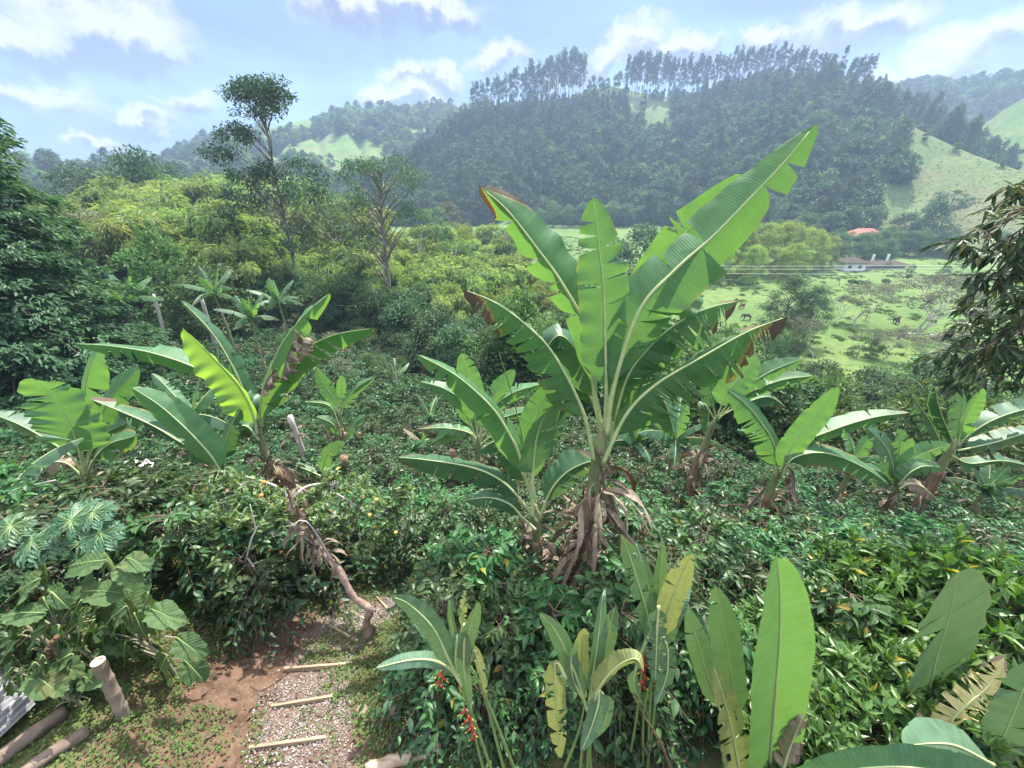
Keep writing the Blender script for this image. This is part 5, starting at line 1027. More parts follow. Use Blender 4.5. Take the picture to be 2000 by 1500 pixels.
e = banana('banana plant on the right with a brown leaf hanging from its stem', 6.6, (1484, 1010), (1522, 915), [
  dict(p=[(1520,930),(1512,870),(1484,822),(1453,786),(1420,761)], w=.30, n_hint=(.35,-.7,.6), fl=-30, fr=2, curl=(-20,10), tears=(9,0), tear_spread=9, petiole=.12, label='leaf rising left with a combed lower half', asym=(1.25,.6), m='banana'),
  dict(p=[(1524,925),(1542,880),(1566,846),(1602,803),(1635,755)], w=.26, dy=-.1, n_hint=(-.3,-.85,.3), fl=6, fr=-4, curl=(0,-6), tears=(0,0), solid=True, petiole=.10, m='banana_pale', label='bright leaf slanting up to the right'),
  dict(p=[(1525,930),(1555,873),(1620,842),(1703,816),(1775,806)], w=.30, n_hint=(-.1,-.55,.8), fl=-30, fr=-58, curl=(0,-12), tears=(1,4), tear_spread=7, petiole=.10, label='long level leaf to the right', dry_tip=.03),
  dict(p=[(1526,935),(1545,898),(1590,884),(1640,892),(1696,918),(1735,945)], w=.32, dy=-.2, n_hint=(-.1,-.6,.8), fl=-30, fr=-52, curl=(0,-14), tears=(1,6), tear_spread=8, petiole=.12, dry_edge=.62, label='drooping leaf with orange and brown rim'),
  dict(p=[(1518,930),(1500,880),(1480,850),(1440,840)], w=.2, dy=.3, n_hint=(.1,-.6,.8), fl=-40, fr=-40, petiole=.2, tears=(3,3), m='banana_dark')], 9, .16, .06, 34, .6)
for pts, w, s in (([(1532,905),(1550,925),(1553,960),(1566,985)], .20, 10), ([(1500,945),(1470,980),(1444,1012)], .16, 11), ([(1490,960),(1465,985),(1440,985),(1405,985)], .08, 12)):
    o = dead_leaf(e, 6.4, pts, w, s); o.matrix_parent_inverse = Matrix.Translation(-Vector(e.location))
banana('leaning banana plant with dry brown trunk between the tallest plant and the right one', 8.8, (1352, 935), (1398, 815), [
  dict(p=[(1400,815),(1420,768),(1448,735),(1480,696)], w=.34, n_hint=(-.35,-.85,.3), fl=4, fr=8, curl=(0,-8), petiole=.2, m='banana_pale', tears=(0,0), solid=True, label='bright paddle leaf'),
  dict(p=[(1402,815),(1440,770),(1500,728),(1568,700)], w=.30, n_hint=(-.2,-.7,.6), fl=-10, fr=-42, petiole=.16, tears=(0,3)),
  dict(p=[(1402,820),(1450,775),(1520,744),(1588,734)], w=.32, n_hint=(-.1,-.6,.8), fl=-20, fr=-60, petiole=.18, tears=(1,7), tear_spread=8),
  dict(p=[(1398,815),(1386,760),(1392,720),(1384,690)], w=.26, dy=.5, n_hint=(.1,-.8,.5), fl=-20, fr=-20, petiole=.2, m='banana_dark', tears=(3,3)),
  dict(p=[(1404,815),(1450,790),(1500,775),(1535,795)], w=.28, dy=.4, n_hint=(-.1,-.6,.8), fl=-30, fr=-50, petiole=.2, m='banana_dark', tears=(2,3), dry_tip=.12),
  dict(p=[(1396,820),(1378,790),(1384,810),(1378,850)], w=.2, dy=-.2, n_hint=(.2,-.6,.8), fl=-60, fr=-60, petiole=.2, m='banana', tears=(3,3), dry_edge=.6)], 10, .16, .07, 40, .6)
banana('dark banana plant at the right edge above the river', 8.6, (1812, 960), (1868, 855), [
  dict(p=[(1868,870),(1874,830),(1882,779),(1877,728)], w=.36, dy=.2, n_hint=(0,-.9,.35), fl=-4, fr=2, petiole=.12, m='banana_dark', tears=(3,2), label='upright dark leaf'),
  dict(p=[(1870,870),(1880,828),(1900,788),(1920,758)], w=.24, dy=-.2, n_hint=(-.1,-.9,.35), fl=10, fr=14, curl=(30,20), petiole=.16, m='banana_pale', tears=(1,1), label='pale half unrolled new leaf'),
  dict(p=[(1872,872),(1888,853),(1936,822),(2000,800),(2060,795)], w=.36, n_hint=(-.1,-.6,.8), fl=-25, fr=-52, petiole=.1, m='banana_dark', tears=(3,5)),
  dict(p=[(1870,880),(1890,876),(1950,862),(2010,845),(2080,838)], w=.36, dy=-.2, n_hint=(-.1,-.5,.85), fl=-30, fr=-58, petiole=.12, m='banana_dark', tears=(3,11), dry_edge=.5),
  dict(p=[(1866,880),(1846,880),(1820,828),(1798,795),(1780,772)], w=.30, n_hint=(.3,-.8,.5), fl=-45, fr=-35, petiole=.2, m='banana_dark', tears=(16,14), tear_spread=6, gap=1.1),
  dict(p=[(1866,870),(1850,838),(1834,795),(1826,756)], w=.24, n_hint=(.3,-.8,.5), fl=-60, fr=-50, curl=(-30,-30), petiole=.14, m='banana_dark', tears=(4,4)),
  dict(p=[(1860,890),(1895,905),(1960,900),(2030,915)], w=.3, dy=-.1, n_hint=(-.1,-.5,.85), fl=-30, fr=-58, petiole=.14, m='banana_dark', tears=(3,9), dry_edge=.4)], 11, .17, .08, 14, .5)
banana('low banana clump with three pale ribbed leaves left of the dark edge plant', 7.6, (1748, 965), (1750, 930), [
  dict(p=[(1749,945),(1740,895),(1722,862),(1696,838)], w=.30, n_hint=(.2,-.8,.5), fl=-8, fr=-4, petiole=.1, m='banana_dark', tears=(2,2)),
  dict(p=[(1751,945),(1754,900),(1758,870),(1756,838)], w=.30, dy=.15, n_hint=(0,-.9,.35), fl=4, fr=0, petiole=.08, m='banana', tears=(2,3)),
  dict(p=[(1754,945),(1772,908),(1806,885),(1856,867)], w=.28, n_hint=(-.15,-.8,.3), fl=0, fr=-12, petiole=.1, m='banana_pale', tears=(0,2)),
  dict(p=[(1755,948),(1775,925),(1802,911),(1838,912)], w=.24, dy=-.2, n_hint=(-.1,-.6,.8), fl=-15, fr=-40, petiole=.1, tears=(0,2)),
  dict(p=[(1748,955),(1736,935),(1712,918),(1682,911)], w=.22, n_hint=(.1,-.6,.8), fl=-30, fr=-20, petiole=.1, m='banana_dark'),
  dict(p=[(1756,955),(1775,945),(1800,950),(1830,975)], w=.2, dy=-.3, n_hint=(-.1,-.6,.8), fl=-30, fr=-30, petiole=.1, m='leaf_dry', tears=(4,4))], 12, .08, .06, 14, .35)

def banana_auto(label, px, py, Y, stem, n, L, seed, W=.3, mats=('banana', 'banana_dark', 'banana_pale'), r0=.11, dry=14):
    """plant whose crown (top of stem) shows at (px, py); leaves in a spiral, young ones upright"""
    r = np.random.default_rng(seed); c = P(px, py, Y); zg = gzs(c[0], Y); root = np.array([c[0], Y, min(zg, c[2]-stem)]); e = empty('banana_plant', root); tag(e, label, 'banana plant'); BASES.append((c[0], Y))
    ax = spline([root, (root+c)/2+[r.normal()*.08, 0, 0], c], 14); s = np.linspace(0, 1, 14); g = Geo(); g.tube(ax, r0+(.045-r0)*s, 10, .5); g.build('pseudostem', M['stem'], e, True)
    if dry: g = Geo(); skirt(g, ax[:11], r0*.95, dry, .6, seed, .05); g.build('dry_strips', M['leaf_dry'], e)
    for i in range(n):
        a = i*2.4+r.random()*.5; f = i/max(1, n-1); el = 1.35-1.15*f+r.normal()*.1; l = L*(.6+.5*math.sin(.5+2.1*f)); o = np.array([math.cos(a), math.sin(a), 0]); q = [c-[0, 0, .25], c+[0, 0, .05]]; d = o*math.cos(el)+np.array([0, 0, math.sin(el)])
        for k in range(5): q.append(q[-1]+d*l/5); d = nrm(d+np.array([0, 0, -.10-.20*f]))
        paddle(e, q, W*(.8+.3*r.random()), M['banana_pale' if i == 0 else mats[int(r.integers(2))]], n_hint=nrm(np.array([0, 0, 1.])*(.4+f)+o*-.6*(1-f)+np.array([0, -.15, 0])), fl=-18-28*f, fr=-18-28*f, curl=(-12, -12), tears=(int(6*f*r.random()+1), int(6*f*r.random()+1)), petiole=.18, seed=seed*31+i, rows=36, dry_tip=.2*(f > .85), dry_edge=.5*(f > .85), rib=.016)
    recentre(e, root); return e
banana_auto('tall banana plant with bluish leaves beside the big layered tree', 240, 592, 24, 3.0, 11, 2.2, 201, .40, r0=.18)
banana_auto('banana plant with two thin trunks below the far bamboo', 418, 575, 27, 3.0, 9, 2.1, 202, .34, r0=.15)
banana_auto('far banana plant beside the glowing one, growing low in the coffee', 490, 625, 21, 1.6, 10, 1.6, 203, .28)
banana_auto('banana clump with drooping dead leaves under the tall tree', 545, 592, 27, 1.5, 10, 1.9, 204, .30)
banana_auto('small banana clump behind the foot of the tallest plant', 1240, 868, 11.5, .9, 11, 1.5, 205, .26, ('banana_dark', 'banana_dark', 'banana'))
banana_auto('banana plant with a bright leaf and orange dead leaf right of the tallest plant', 1318, 862, 10.2, 1.5, 8, 1.5, 206, .26)
banana_auto('thin banana plant peeping out left of the right banana plant', 1668, 900, 9.0, 1.0, 6, 1.1, 207, .2, ('banana_dark', 'banana', 'banana'))
banana_auto('small bluish banana clump low by the river at the right edge', 1925, 960, 8.4, .8, 8, 1.0, 208, .2, ('banana_dark', 'banana_dark', 'banana'))
banana_auto('half hidden banana plant between the far left plant and the glowing one', 375, 815, 9.5, 1.5, 7, 1.6, 209, .24)
banana_auto('banana plant at the left edge above the papaya', 8, 985, 4.6, 1.0, 6, 1.2, 210, .22)
banana_auto('tiny banana sucker in the thicket behind the pale post', 840, 815, 15, .8, 6, 1.1, 211, .18, dry=0)
banana_auto('drooping dead looking banana in the coffee behind the low left leaf', 825, 870, 12, 1.0, 4, .9, 212, .15, ('leaf_dry', 'leaf_dry', 'leaf_dry'), dry=20)
banana_auto('small banana plant among the far thicket at centre', 775, 745, 24, 1.2, 8, 1.5, 213, .22, dry=0)
# ------------------------------------------------------------------ coffee planting
cof = [coffee_mesh('coffee_%d' % i, 300+i, 1.55+.1*(i % 3), .92+.06*i, 13, 8, .15) for i in range(4)]
cof_far = [coffee_mesh('coffee_far_%d' % i, 320+i, 1.6, 1.0, 11, 5, .20, T_DIAM, M['coffee_far']) for i in range(3)]
berry_g = Geo()
for k in range(60):
    a = rng.random()*6.28; q = .35+.4*rng.random(); c = np.array([math.cos(a)*q, math.sin(a)*q, .5+rng.random()*.7])
    for j in range(5):
        p = c+rng.normal(size=3)*.018; th = np.array([[0,0,1],[1,0,0],[0,1,0],[-1,0,0],[0,-1,0],[0,0,-1]])*.009; berry_g.add(th+p, np.array([[0,1,2],[0,2,3],[0,3,4],[0,4,1],[5,2,1],[5,3,2],[5,4,3],[5,1,4]]), rng.random())
berry = berry_g.mesh('coffee_berries', foliage('coffee_cherry', (.10, .16, .03), (.22, .10, .03), 0, .4, .4, ovar=0), True)
pts = []
y = 1.6
while y < 46:
    step = .90 if y < 12 else 1.05
    for x in np.arange(-62, 20, step):
        xx, yy = x+rng.normal()*.22 + (.5 if int(y/step) % 2 else 0), y+rng.normal()*.2
        pts.append((xx, yy))
    y += step*.92
pts = np.array(pts); x, y = pts.T; z = gz(x, y)
px, py, de = project(np.stack([x, y, z+1.2], 1)); px0, py0, _ = project(np.stack([x, y, z], 1))
ok = (de > .3) & (px > -90) & (px < 2090) & (py < 1620) & (river_dist(x, y) > 8)
edge = np.interp(x, [-60, -30, -14, -4, 4, 9, 13, 16, 20], [46, 44, 38, 27, 21, 15.5, 12, 10, 9])
ok &= y < edge + 1.6*(vnoise(x/4, y/4, 3)-.5)*2
pn = near_line(x, y, PATH)*1; ok &= ~((near_line(x, y, PATH) < 1.9) & (y < 4.9)) & ~((near_line(x, y, BARE) < 1.5) & (y < 5.2))
ok &= ~((x < -1.2) & (y < 3.0)) & ~((x < -2.6) & (y < 4.0)) & ~((x > 1.1) & (y < 2.5)) & ~((x < 1.2) & (y < 2.1))
for bx, by in BASES: ok &= np.hypot(x-bx, y-by) > .55; ok &= ~((by > 5) & (by < 10) & (np.abs(x-bx*y/by) < .42) & (y < by) & (y > by-1.5)); ok &= ~((np.abs(x-bx*y/by) < .62) & (y < by) & (y > by-1.15) & (by < 5))
x, y, z = x[ok], y[ok], z[ok]
hidden_by_far = np.hypot(x, y); order = np.argsort(hidden_by_far); sel = order[:288]; rest = order[285:]
CL = 'glossy dark green coffee shrub crowded into the planting on the slope'; CG = 'coffee shrubs on the slope'
cnt = 0
for i in sel:
    nearp = hidden_by_far[i] < 8.5; s, f = cof[int(rng.integers(4))] if nearp else cof_far[int(rng.integers(3))]
    parts = [('stem', s), ('foliage', f)] + ([('berries', berry)] if nearp and rng.random() < .3 else [])
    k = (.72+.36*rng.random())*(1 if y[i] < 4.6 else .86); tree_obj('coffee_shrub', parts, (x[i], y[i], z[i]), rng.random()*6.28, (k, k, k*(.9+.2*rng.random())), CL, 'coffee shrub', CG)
fol = []
for s, f in cof_far:
    e = tree_obj('coffee_shrub', [('stem', s), ('foliage', f)], (x[rest[len(fol)]], y[rest[len(fol)]], z[rest[len(fol)]]), .5, (1, 1, 1), CL, 'coffee shrub', CG); fol.append([c for c in e.children if c.name.startswith('foliage')][0])
rs = rest[3:]; tag(scatter('coffee_field', np.stack([x[rs], y[rs], z[rs]-.05], 1), rng.random(len(rs))*6.28, .7+.4*rng.random(len(rs)), rng.integers(0, 3, len(rs)), fol), 'far part of the coffee planting running down to the valley', 'coffee field', kind='stuff')
# extra shrubs that the photograph shows close up, left and right of the path
for qx, qy, s in ((.38,2.2,.6),(.95,2.25,.62),(1.35,2.15,.6),(-.3,2.1,.55),(.65,2.45,.66),(-5.6,3.1,.8),(-6.4,2.9,.9),(-7.2,3.4,.9),(-5.0,2.3,.6),(-3.6,3.75,1.),(-4.6,4.3,1.),(-5.3,3.9,1.),(-6.1,4.6,1.),(-5.1,5.,1.),(-6.6,3.7,1.),(-3.3,3.3,.8),(-3.15, 4.35, 1.05), (-3.9, 4.3, 1.0), (-2.75, 5.0, 1.0), (-4.3, 3.6, .95), (-.75, 2.75, .85), (-.1, 2.6, .8), (-.75, 3.2, .9), (-.15, 3.1, .8), (.62, 2.75, .66), (.25, 2.85, .66), (-.75, 3.75, .85), (1.75, 3.1, 1.0), (1.45, 2.7, .85), (2.1, 3.6, 1.0), (-.15, 4.3, .8)):
    s_, f_ = cof[int(rng.integers(4))]; tree_obj('coffee_shrub', [('stem', s_), ('foliage', f_), ('berries', berry)], (qx, qy, gzs(qx, qy)), rng.random()*6.28, (s,)*3, 'big leaved glossy coffee shrub in the front row by the path and heliconias', 'coffee shrub', 'front row coffee shrubs')

# thicket cover on the bank between the coffee and the bamboo
n = 2600; xs = rng.uniform(-60, 46, n); ys = rng.uniform(7, 75, n); e2 = np.interp(xs, [-60, -30, -14, -4, 4, 9, 16, 25, 46], [45, 43, 36, 25, 19, 15, 11.5, 9.5, 8]); okk = (ys > e2) & (ys < e2+30) & (river_dist(xs, ys) > np.where(xs > 15, 14, 5.5)) & (meadow_mask(xs, ys) < .5)
xs, ys = xs[okk], ys[okk]; scr = [o for o in bpy.data.objects if o.name.startswith('crown') and o.parent and o.parent.name.startswith('scrub_tree')]
keys = {}
for o in scr: keys.setdefault(o.data.name, o)
srcs = list(keys.values())[:4]
tag(scatter('thicket', np.stack([xs, ys, gz(xs, ys)-.6], 1), rng.random(len(xs))*6.28, .35+.4*rng.random(len(xs)), rng.integers(0, len(srcs), len(xs)), srcs), 'tangled low thicket on the bank between the coffee and the bamboo', 'thicket', kind='stuff')

# posts, stumps, bare stakes
def stake(name, label, Y, a, b, r0, mat, cat='post', strips=0, r1=None):
    p, q = P(*a, Y), P(*b, Y); zg = gzs(q[0], Y); pts = [q+(q-p)*max(0, (q[2]-zg))/max(.2, p[2]-q[2]), q, p] if q[2] > zg else [q, p]
    g = Geo(); r = np.random.default_rng(int(a[0])); ax = spline(pts, 10); g.tube(ax, np.linspace(r0, r1 or r0*.8, 10)*(1+.08*r.normal(size=10)), 9, .5); o = g.build(name, mat, None, True); tag(o, label, cat)
    return o
e = empty('dead_post', P(598, 900, 9.3)); stake_o = stake('trunk', None, 9.3, (566, 812), (600, 905), .085, M['bark_pale']); stake_o.parent = e; tag(e, 'pale leaning dead post sticking out of the coffee beside the ragged banana', 'post')
for k in ('category',):
    if k in stake_o: del stake_o[k]
e.location = P(600, 905, 9.3); stake_o.matrix_parent_inverse = Matrix.Translation(-e.location)
g = Geo(); skirt(g, spline([P(572, 845, 9.25), P(580, 870, 9.25)], 6), .03, 9, .7, 5, .03, .15); o = g.build('dry_strips', M['leaf_dry'], e); o.matrix_parent_inverse = Matrix.Translation(-e.location)
for a, b, Y, r0, lb in (((700, 846), (694, 880), 11.8, .10, 'brown rotten banana stump right behind the young banana plant'), ((672, 892), (668, 925), 8.2, .12, 'cut banana stump beside the low bright sucker'), ((884, 880), (888, 912), 8.4, .11, 'brown stump in the coffee above the low level leaf'), ((560, 770), (556, 800), 17, .09, 'thin grey stump in the coffee left of the young banana'), ((1222, 735), (1215, 800), 14, .12, 'greyish dead trunk behind the tallest banana stem')):
    stake('stump', lb, Y, a, b, r0, M['stem_dry'], 'stump')
for a, b, Y, r0, lb in (((300, 575), (318, 640), 30, .13, 'thin grey trunk rising from the far coffee near the bluish banana'), ((392, 578), (400, 605), 29, .14, 'short pale trunk beside the two trunked banana'), ((770, 700), (780, 790), 20, .05, 'thin pale sapling stem in the thicket'), ((1640, 545), (1640, 560), 95, .1, 'short stake by the farmhouse lawn')):
    stake('dead_sapling', lb, Y, a, b, r0, M['bark_pale'], 'trunk')
g = Geo(); g.tube(spline([P(-20, 1000, 4.2), P(25, 968, 4.2), P(60, 950, 4.25), P(108, 938, 4.3)], 14), np.linspace(.028, .010, 14), 7, .5); g.tube(spline([P(60, 950, 4.25), P(75, 935, 4.25), P(82, 915, 4.3)], 8), np.linspace(.012, .005, 8), 6, .5)
tag(g.build('bare_branch', M['bark_pale'], None, True), 'bare pale branch reaching in from the left edge above the papaya', 'branch')

# ------------------------------------------------------------------ big layered tree at the left edge
def layered_tree():
    Y = 17.; b = np.array([-23.6, Y, gzs(-23.6, Y)]); e = empty('layered_tree', b); tag(e, 'huge dark green tree with layered feathery branches filling the left edge', 'tree'); r = np.random.default_rng(88)
    g, gl = Geo(), Geo(); top = b+np.array([.3, 0, 15.6]); ax = spline([b+[0, 0, -.3], b+[.3, 0, 4], b+[-.1, 0, 9], top], 20); g.tube(ax, np.linspace(.42, .05, 20), 10, .5)
    P_, D_, U_, RN = [], [], [], []
    for i in range(125):
        f = (i+r.random())/125; z = b[2]+1.0+14.8*f; a = i*2.39996+r.random()*.4; ln = (5.4*(1-f)**.55*(.72+.28*min(1, f*4))+.5)*(.75+.4*r.random()); o = np.array([math.cos(a), math.sin(a), 0]); p0 = np.array([np.interp(z, ax[:, 2], ax[:, 0]), Y, z])
        t = np.linspace(0, 1, 8); br = p0+o*(ln*t)[:, None]+np.array([0, 0, 1.])*(ln*(.30*t-.46*t*t))[:, None]; g.tube(br, np.linspace(.07*(1-f)+.02, .012, 8), 5, .5, cap=False)
        sd = np.array([-o[1], o[0], 0]); m = int(26*ln/4)+8; cl = r.random()
        for k in range(m):
            tt = .22+.78*r.random()**.8; c = np.array([np.interp(tt, t, br[:, j]) for j in range(3)]); w = (.35+1.35*tt*(1.15-tt)*1.9)*min(1.3, ln/4.5); c = c+sd*w*r.uniform(-1, 1)+np.array([0, 0, r.normal()*.10-.10*abs(r.normal())])
            for q in range(17):
                P_.append(c+r.normal(size=3)*[.17, .17, .07]); D_.append(o*.8+sd*r.normal()*.7+np.array([0, 0, -.35+.3*r.normal()])); U_.append(np.array([0, 0, 1.])+r.normal(size=3)*.35); RN.append(min(1, max(0, .35*cl+.35*r.random()+.25*tt)))
    P_, D_, U_ = map(np.array, (P_, D_, U_)); l = .29*(.7+.6*r.random(len(P_))); stamp(gl, T_DIAM, P_, D_, U_, l*.42, l, np.array(RN))
    g.build('trunk', M['bark_forest'], e, True); gl.build('crown', M['tree_dark'], e); recentre(e, b)
layered_tree()

# ------------------------------------------------------------------ branches hanging in from a tree at the right edge
def overhang():
    b = np.array([11.6, 5.2, gzs(11.6, 5.2)]); e = empty('overhanging_tree', b); tag(e, 'dark tree at the right edge whose long leaved branches hang into the picture', 'tree'); r = np.random.default_rng(99); g, gl = Geo(), Geo(); top = np.array([11.4, 5.3, 3.0])
    ax = spline([b+[0, 0, -.2], b+[.2, 0, 3], b+[-.1, 0, 6], top], 16); g.tube(ax, np.linspace(.22, .08, 16), 9, .5); P_, D_, U_, RN, LN = [], [], [], [], []
    brs = [[(2060,430),(1985,470),(1940,520),(1905,560)], [(2060,520),(1990,545),(1940,575),(1895,600)], [(2060,560),(1980,590),(1935,630),(1880,650)], [(2050,640),(1960,660),(1890,680),(1820,690)],
           [(2050,660),(1975,690),(1910,700),(1850,705)], [(2060,720),(1990,730),(1940,740),(1890,745)], [(2060,350),(2000,380),(1960,390)], [(2060,470),(2010,480),(1960,500),(1890,480)], [(2060,600),(2010,640),(1950,660),(1870,730)], [(2070,690),(2000,700),(1950,720)], [(2060,400),(1990,420),(1930,450),(1880,470)], [(2060,500),(1990,520),(1930,540)], [(2060,450),(2010,500),(1970,560),(1950,600)], [(2070,560),(2020,600),(1990,660),(1960,700)]]
    for bi, q in enumerate(brs):
        Yb = 4.4+1.4*r.random(); pts = [P(a, c, Yb+.25*k*0) for k, (a, c) in enumerate(q)]; hz = min(max(pts[0][2]+.6, b[2]+3), 2.6); j = np.array([np.interp(hz, ax[:, 2], ax[:, k]) for k in range(3)]); full = spline([j]+pts, 26); g.tube(full, np.linspace(.035, .006, 26), 6, .5, cap=False)
        for k in range(11, 26):
            for tw in range(3):
                d = nrm(full[min(k+1, 25)]-full[k-1]+r.normal(size=3)*.5); l2 = .16+.16*r.random(); p0 = full[k]; p1 = p0+d*l2+np.array([0, 0, -.03]); g.tube(np.array([p0, (p0+p1)/2+[0, 0, .02], p1]), [.005, .004, .003], 4, .5, cap=False)
                for m in range(6):
                    P_.append(p0+(p1-p0)*(.35+.65*m/7)); D_.append(nrm(d*.6+rdir(1, r)[0]*.75+np.array([0, 0, -.45]))); U_.append(np.array([0, 0, 1.])+r.normal(size=3)*.4); RN.append(r.random()); LN.append(.17*(.7+.5*r.random()))
    P_, D_, U_, LN = map(np.array, (P_, D_, U_, LN)); stamp(gl, T_LEAF, P_, D_, U_, LN*.31, LN, np.array(RN), (r.random(len(P_)) < (.03+.10*(P_[:, 2] > -.4)))*1.0)
    g.build('trunk', M['bark_brown'], e, True); gl.build('crown', M['overhang'], e); recentre(e, b)
overhang()
for o in bpy.data.objects:
    if o.name.startswith('berries'): o['kind'] = 'stuff'
# ------------------------------------------------------------------ things on the ground by the path
m_beam = bark('old_timber', (.09, .065, .05), (.26, .20, .155), 7, (.3, .3, 1), .85, .5); m_plank = bark('raw_plank', (.20, .145, .095), (.46, .36, .24), 9, (.4, 1.5, 1), .8, .35)
m_zinc = plain('galvanised_sheet', (.13, .13, .135), (.27, .27, .275), 6, .7, .2, .05); m_guad = bark('cut_bamboo', (.17, .125, .095), (.32, .25, .19), 5, (1, 1, .3), .7, .4); m_pith = plain('bamboo_cut_face', (.42, .35, .25), (.60, .52, .40), 30, .9, .1, .4)
m_stone = plain('field_stone', (.16, .115, .085), (.32, .25, .19), 9, .9, .15, .6)
def guadua():
    b = G(243, 1398); a = P(191, 1292, b[1]+.06); d = nrm(a-b); e = empty('bamboo_post', b); tag(e, 'thick cut bamboo post standing aslant beside the broad leaved plants', 'post'); g = Geo(); L = np.linalg.norm(a-b)
    t = [0]; rr = [.082]; nodes = (.16, .42, .68, .90)
    prof = [(-.1, .053)];
    for q in nodes: prof += [(q-.03, .049), (q-.012, .054), (q, .0505), (q+.012, .055), (q+.035, .049)]
    prof += [(1.0, .049)]; g.tube(np.array([b+d*L*p[0] for p in prof]), [p[1] for p in prof], 24, .5, cap=False); g.build('culm', m_guad, e, True)
    g = Geo(); x = nrm(np.cross(d, [0, 0, 1.])); y = np.cross(x, d); an = np.arange(28)/28*6.283; rg = [np.array([a + (math.cos(q)*x+math.sin(q)*y)*k + d*h for q in an]) for k, h in ((.0487, 0), (.048, .003), (.036, .002), (.034, -.015), (.0, -.016))]
    g.add(np.concatenate(rg), grid_faces_ring(5, 28), .5); g.build('cut_end', m_pith, e); recentre(e, b)
guadua()
def sheet():
    c = [G(35, 1343)+[0, 0, .16], G(89, 1392)+[0, 0, .14]]; d = nrm(G(2, 1478)+[0, 0, .15]-c[1]); c0, c1 = c; n, m = 90, 14; V = []; w = c1-c0; up = nrm(np.cross(w, d)); up = up*np.sign(up[2])
    c0 = c0 - w*.55
    for j in range(m):
        for i in range(n): s = i/(n-1); V.append(c0+(c1-c0)*s+d*1.25*j/(m-1)+up*.016*math.sin(s*11*6.283))
    lo = np.array(V)-up*.002; g = Geo(); g.add(np.array(V), grid_faces(m, n), .5); g.add(lo, grid_faces(m, n)[:, ::-1], .5); tag(g.build('corrugated_sheet', m_zinc, None, True), 'piece of grey corrugated metal roofing in the bottom left corner', 'metal sheet')
sheet()
for a, b, r0, lb in (((-25, 1512), (135, 1398), .062, 'upper of two grey timber beams in the bottom left corner'), ((50, 1520), (178, 1436), .055, 'lower of two grey timber beams in the bottom left corner')):
    p, q = G(*a)+[0, 0, r0*.8], G(*b)+[0, 0, r0*.8]; g = Geo(); ax = spline([p, (p+q)/2+[0, 0, .012], q], 12); g.tube(ax, r0*(1+.05*rng.normal(size=12)), 12, .5); tag(g.build('timber_beam', m_beam, None, True), lb, 'beam')
def plank(a, b, lb, th=.028, h=.09, dz=-.005):
    p, q = G(*a), G(*b); z = (p[2]+q[2])/2; g = Geo(); d = q-p; L = np.linalg.norm(d[:2]); rz = math.atan2(d[1], d[0]); box(g, (0, 0, 0), (L, th, h)); o = g.build('step_board', m_plank); o.location = ((p[0]+q[0])/2, (p[1]+q[1])/2, z+.005+dz); o.rotation_euler = (0, -math.atan2(d[2], L), rz)
    bv = o.modifiers.new('bevel', 'BEVEL'); bv.width = .006; bv.segments = 2; tag(o, lb, 'step board')
plank((484, 1466), (640, 1444), 'wooden step board nearest the bottom of the picture'); plank((526, 1386), (652, 1364), 'wooden step board second from the bottom'); plank((552, 1312), (691, 1300), 'pale wooden step board third from the bottom, the longest')
plank((642, 1224), (700, 1256), 'grey step board at the bend of the path'); plank((682, 1194), (738, 1228), 'step board just beyond the bend beside the tree trunk'); plank((732, 1164), (772, 1210), 'farthest step board, tucked by the coffee shrubs')
g = Geo(); p, q = G(716, 1512), G(862, 1462); ax = spline([p+[0, 0, .05], (p+q)/2+[0, 0, .055], q+[0, 0, .05]], 14); g.tube(ax, .062*(1+.08*rng.normal(size=14)), 12, .5); tag(g.build('log', bark('split_log', (.20, .13, .09), (.48, .38, .28), 9, (.3, 1, 1), .85, .7), None, True), 'short weathered log lying at the bottom centre by the heliconia', 'log')
def stone(px, py, r0, lb, seed):
    c = G(px, py); r = np.random.default_rng(seed); n, m = 14, 9; V = []
    for i in range(m):
        th = math.pi*i/(m-1)
        for j in range(n):
            ph = 6.283*j/n; d = np.array([math.sin(th)*math.cos(ph), math.sin(th)*math.sin(ph), math.cos(th)]); k = 1+.35*(float(fbm(d[0]*1.5+seed, d[1]*1.5+d[2], seed, 3))-.45); V.append(d*k*np.array([1.25, .95, .7])*r0)
    g = Geo(); g.add(np.array(V), grid_faces(m, n, False), .5); i = np.arange(m-1); g.add(np.array(V), np.stack([i*n+n-1, i*n, (i+1)*n, (i+1)*n+n-1], 1), .5); o = g.build('stone', m_stone, None, True); o.location = c+np.array([0, 0, r0*.35]); tag(o, lb, 'stone')
stone(708, 1392, .06, 'brown rounded stone at the edge of the front coffee shrubs', 3); stone(770, 1394, .07, 'stone half under the front coffee shrubs', 4); stone(1010, 1470, .05, 'small stone by the heliconia stems', 5)

# gravel and low green cover along the path
n = 6500; t = rng.random(n); k = np.clip((t*(len(PATH)-1)).astype(int), 0, len(PATH)-2); f = t*(len(PATH)-1)-k; c = PATH[k]+(PATH[k+1]-PATH[k])*f[:, None]; a = rng.random(n)*6.283; q = rng.random(n)**.5*c[:, 2]*.95; x, y = c[:, 0]+np.cos(a)*q, c[:, 1]+np.sin(a)*q
keep = fbm(x*2.2, y*2.2, 21, 3)+.25*rng.random(n) > .58; x, y = x[keep], y[keep]; n = len(x); OC = (np.array([[0,0,.7],[1,0,0],[0,.8,0],[-1,0,0],[0,-.9,0],[0,0,-.7]]), [np.array([[0,1,2],[0,2,3],[0,3,4],[0,4,1],[5,2,1],[5,3,2],[5,4,3],[5,1,4]])])
g = Geo(); pos = np.stack([x, y, gz(x, y)+.012+(fbm(x*3, y*3, 11, 3)-.45)*.06], 1); d = rdir(n); stamp(g, OC, pos, d, rdir(n), .006+.011*rng.random(n), .006+.010*rng.random(n), rng.random(n))
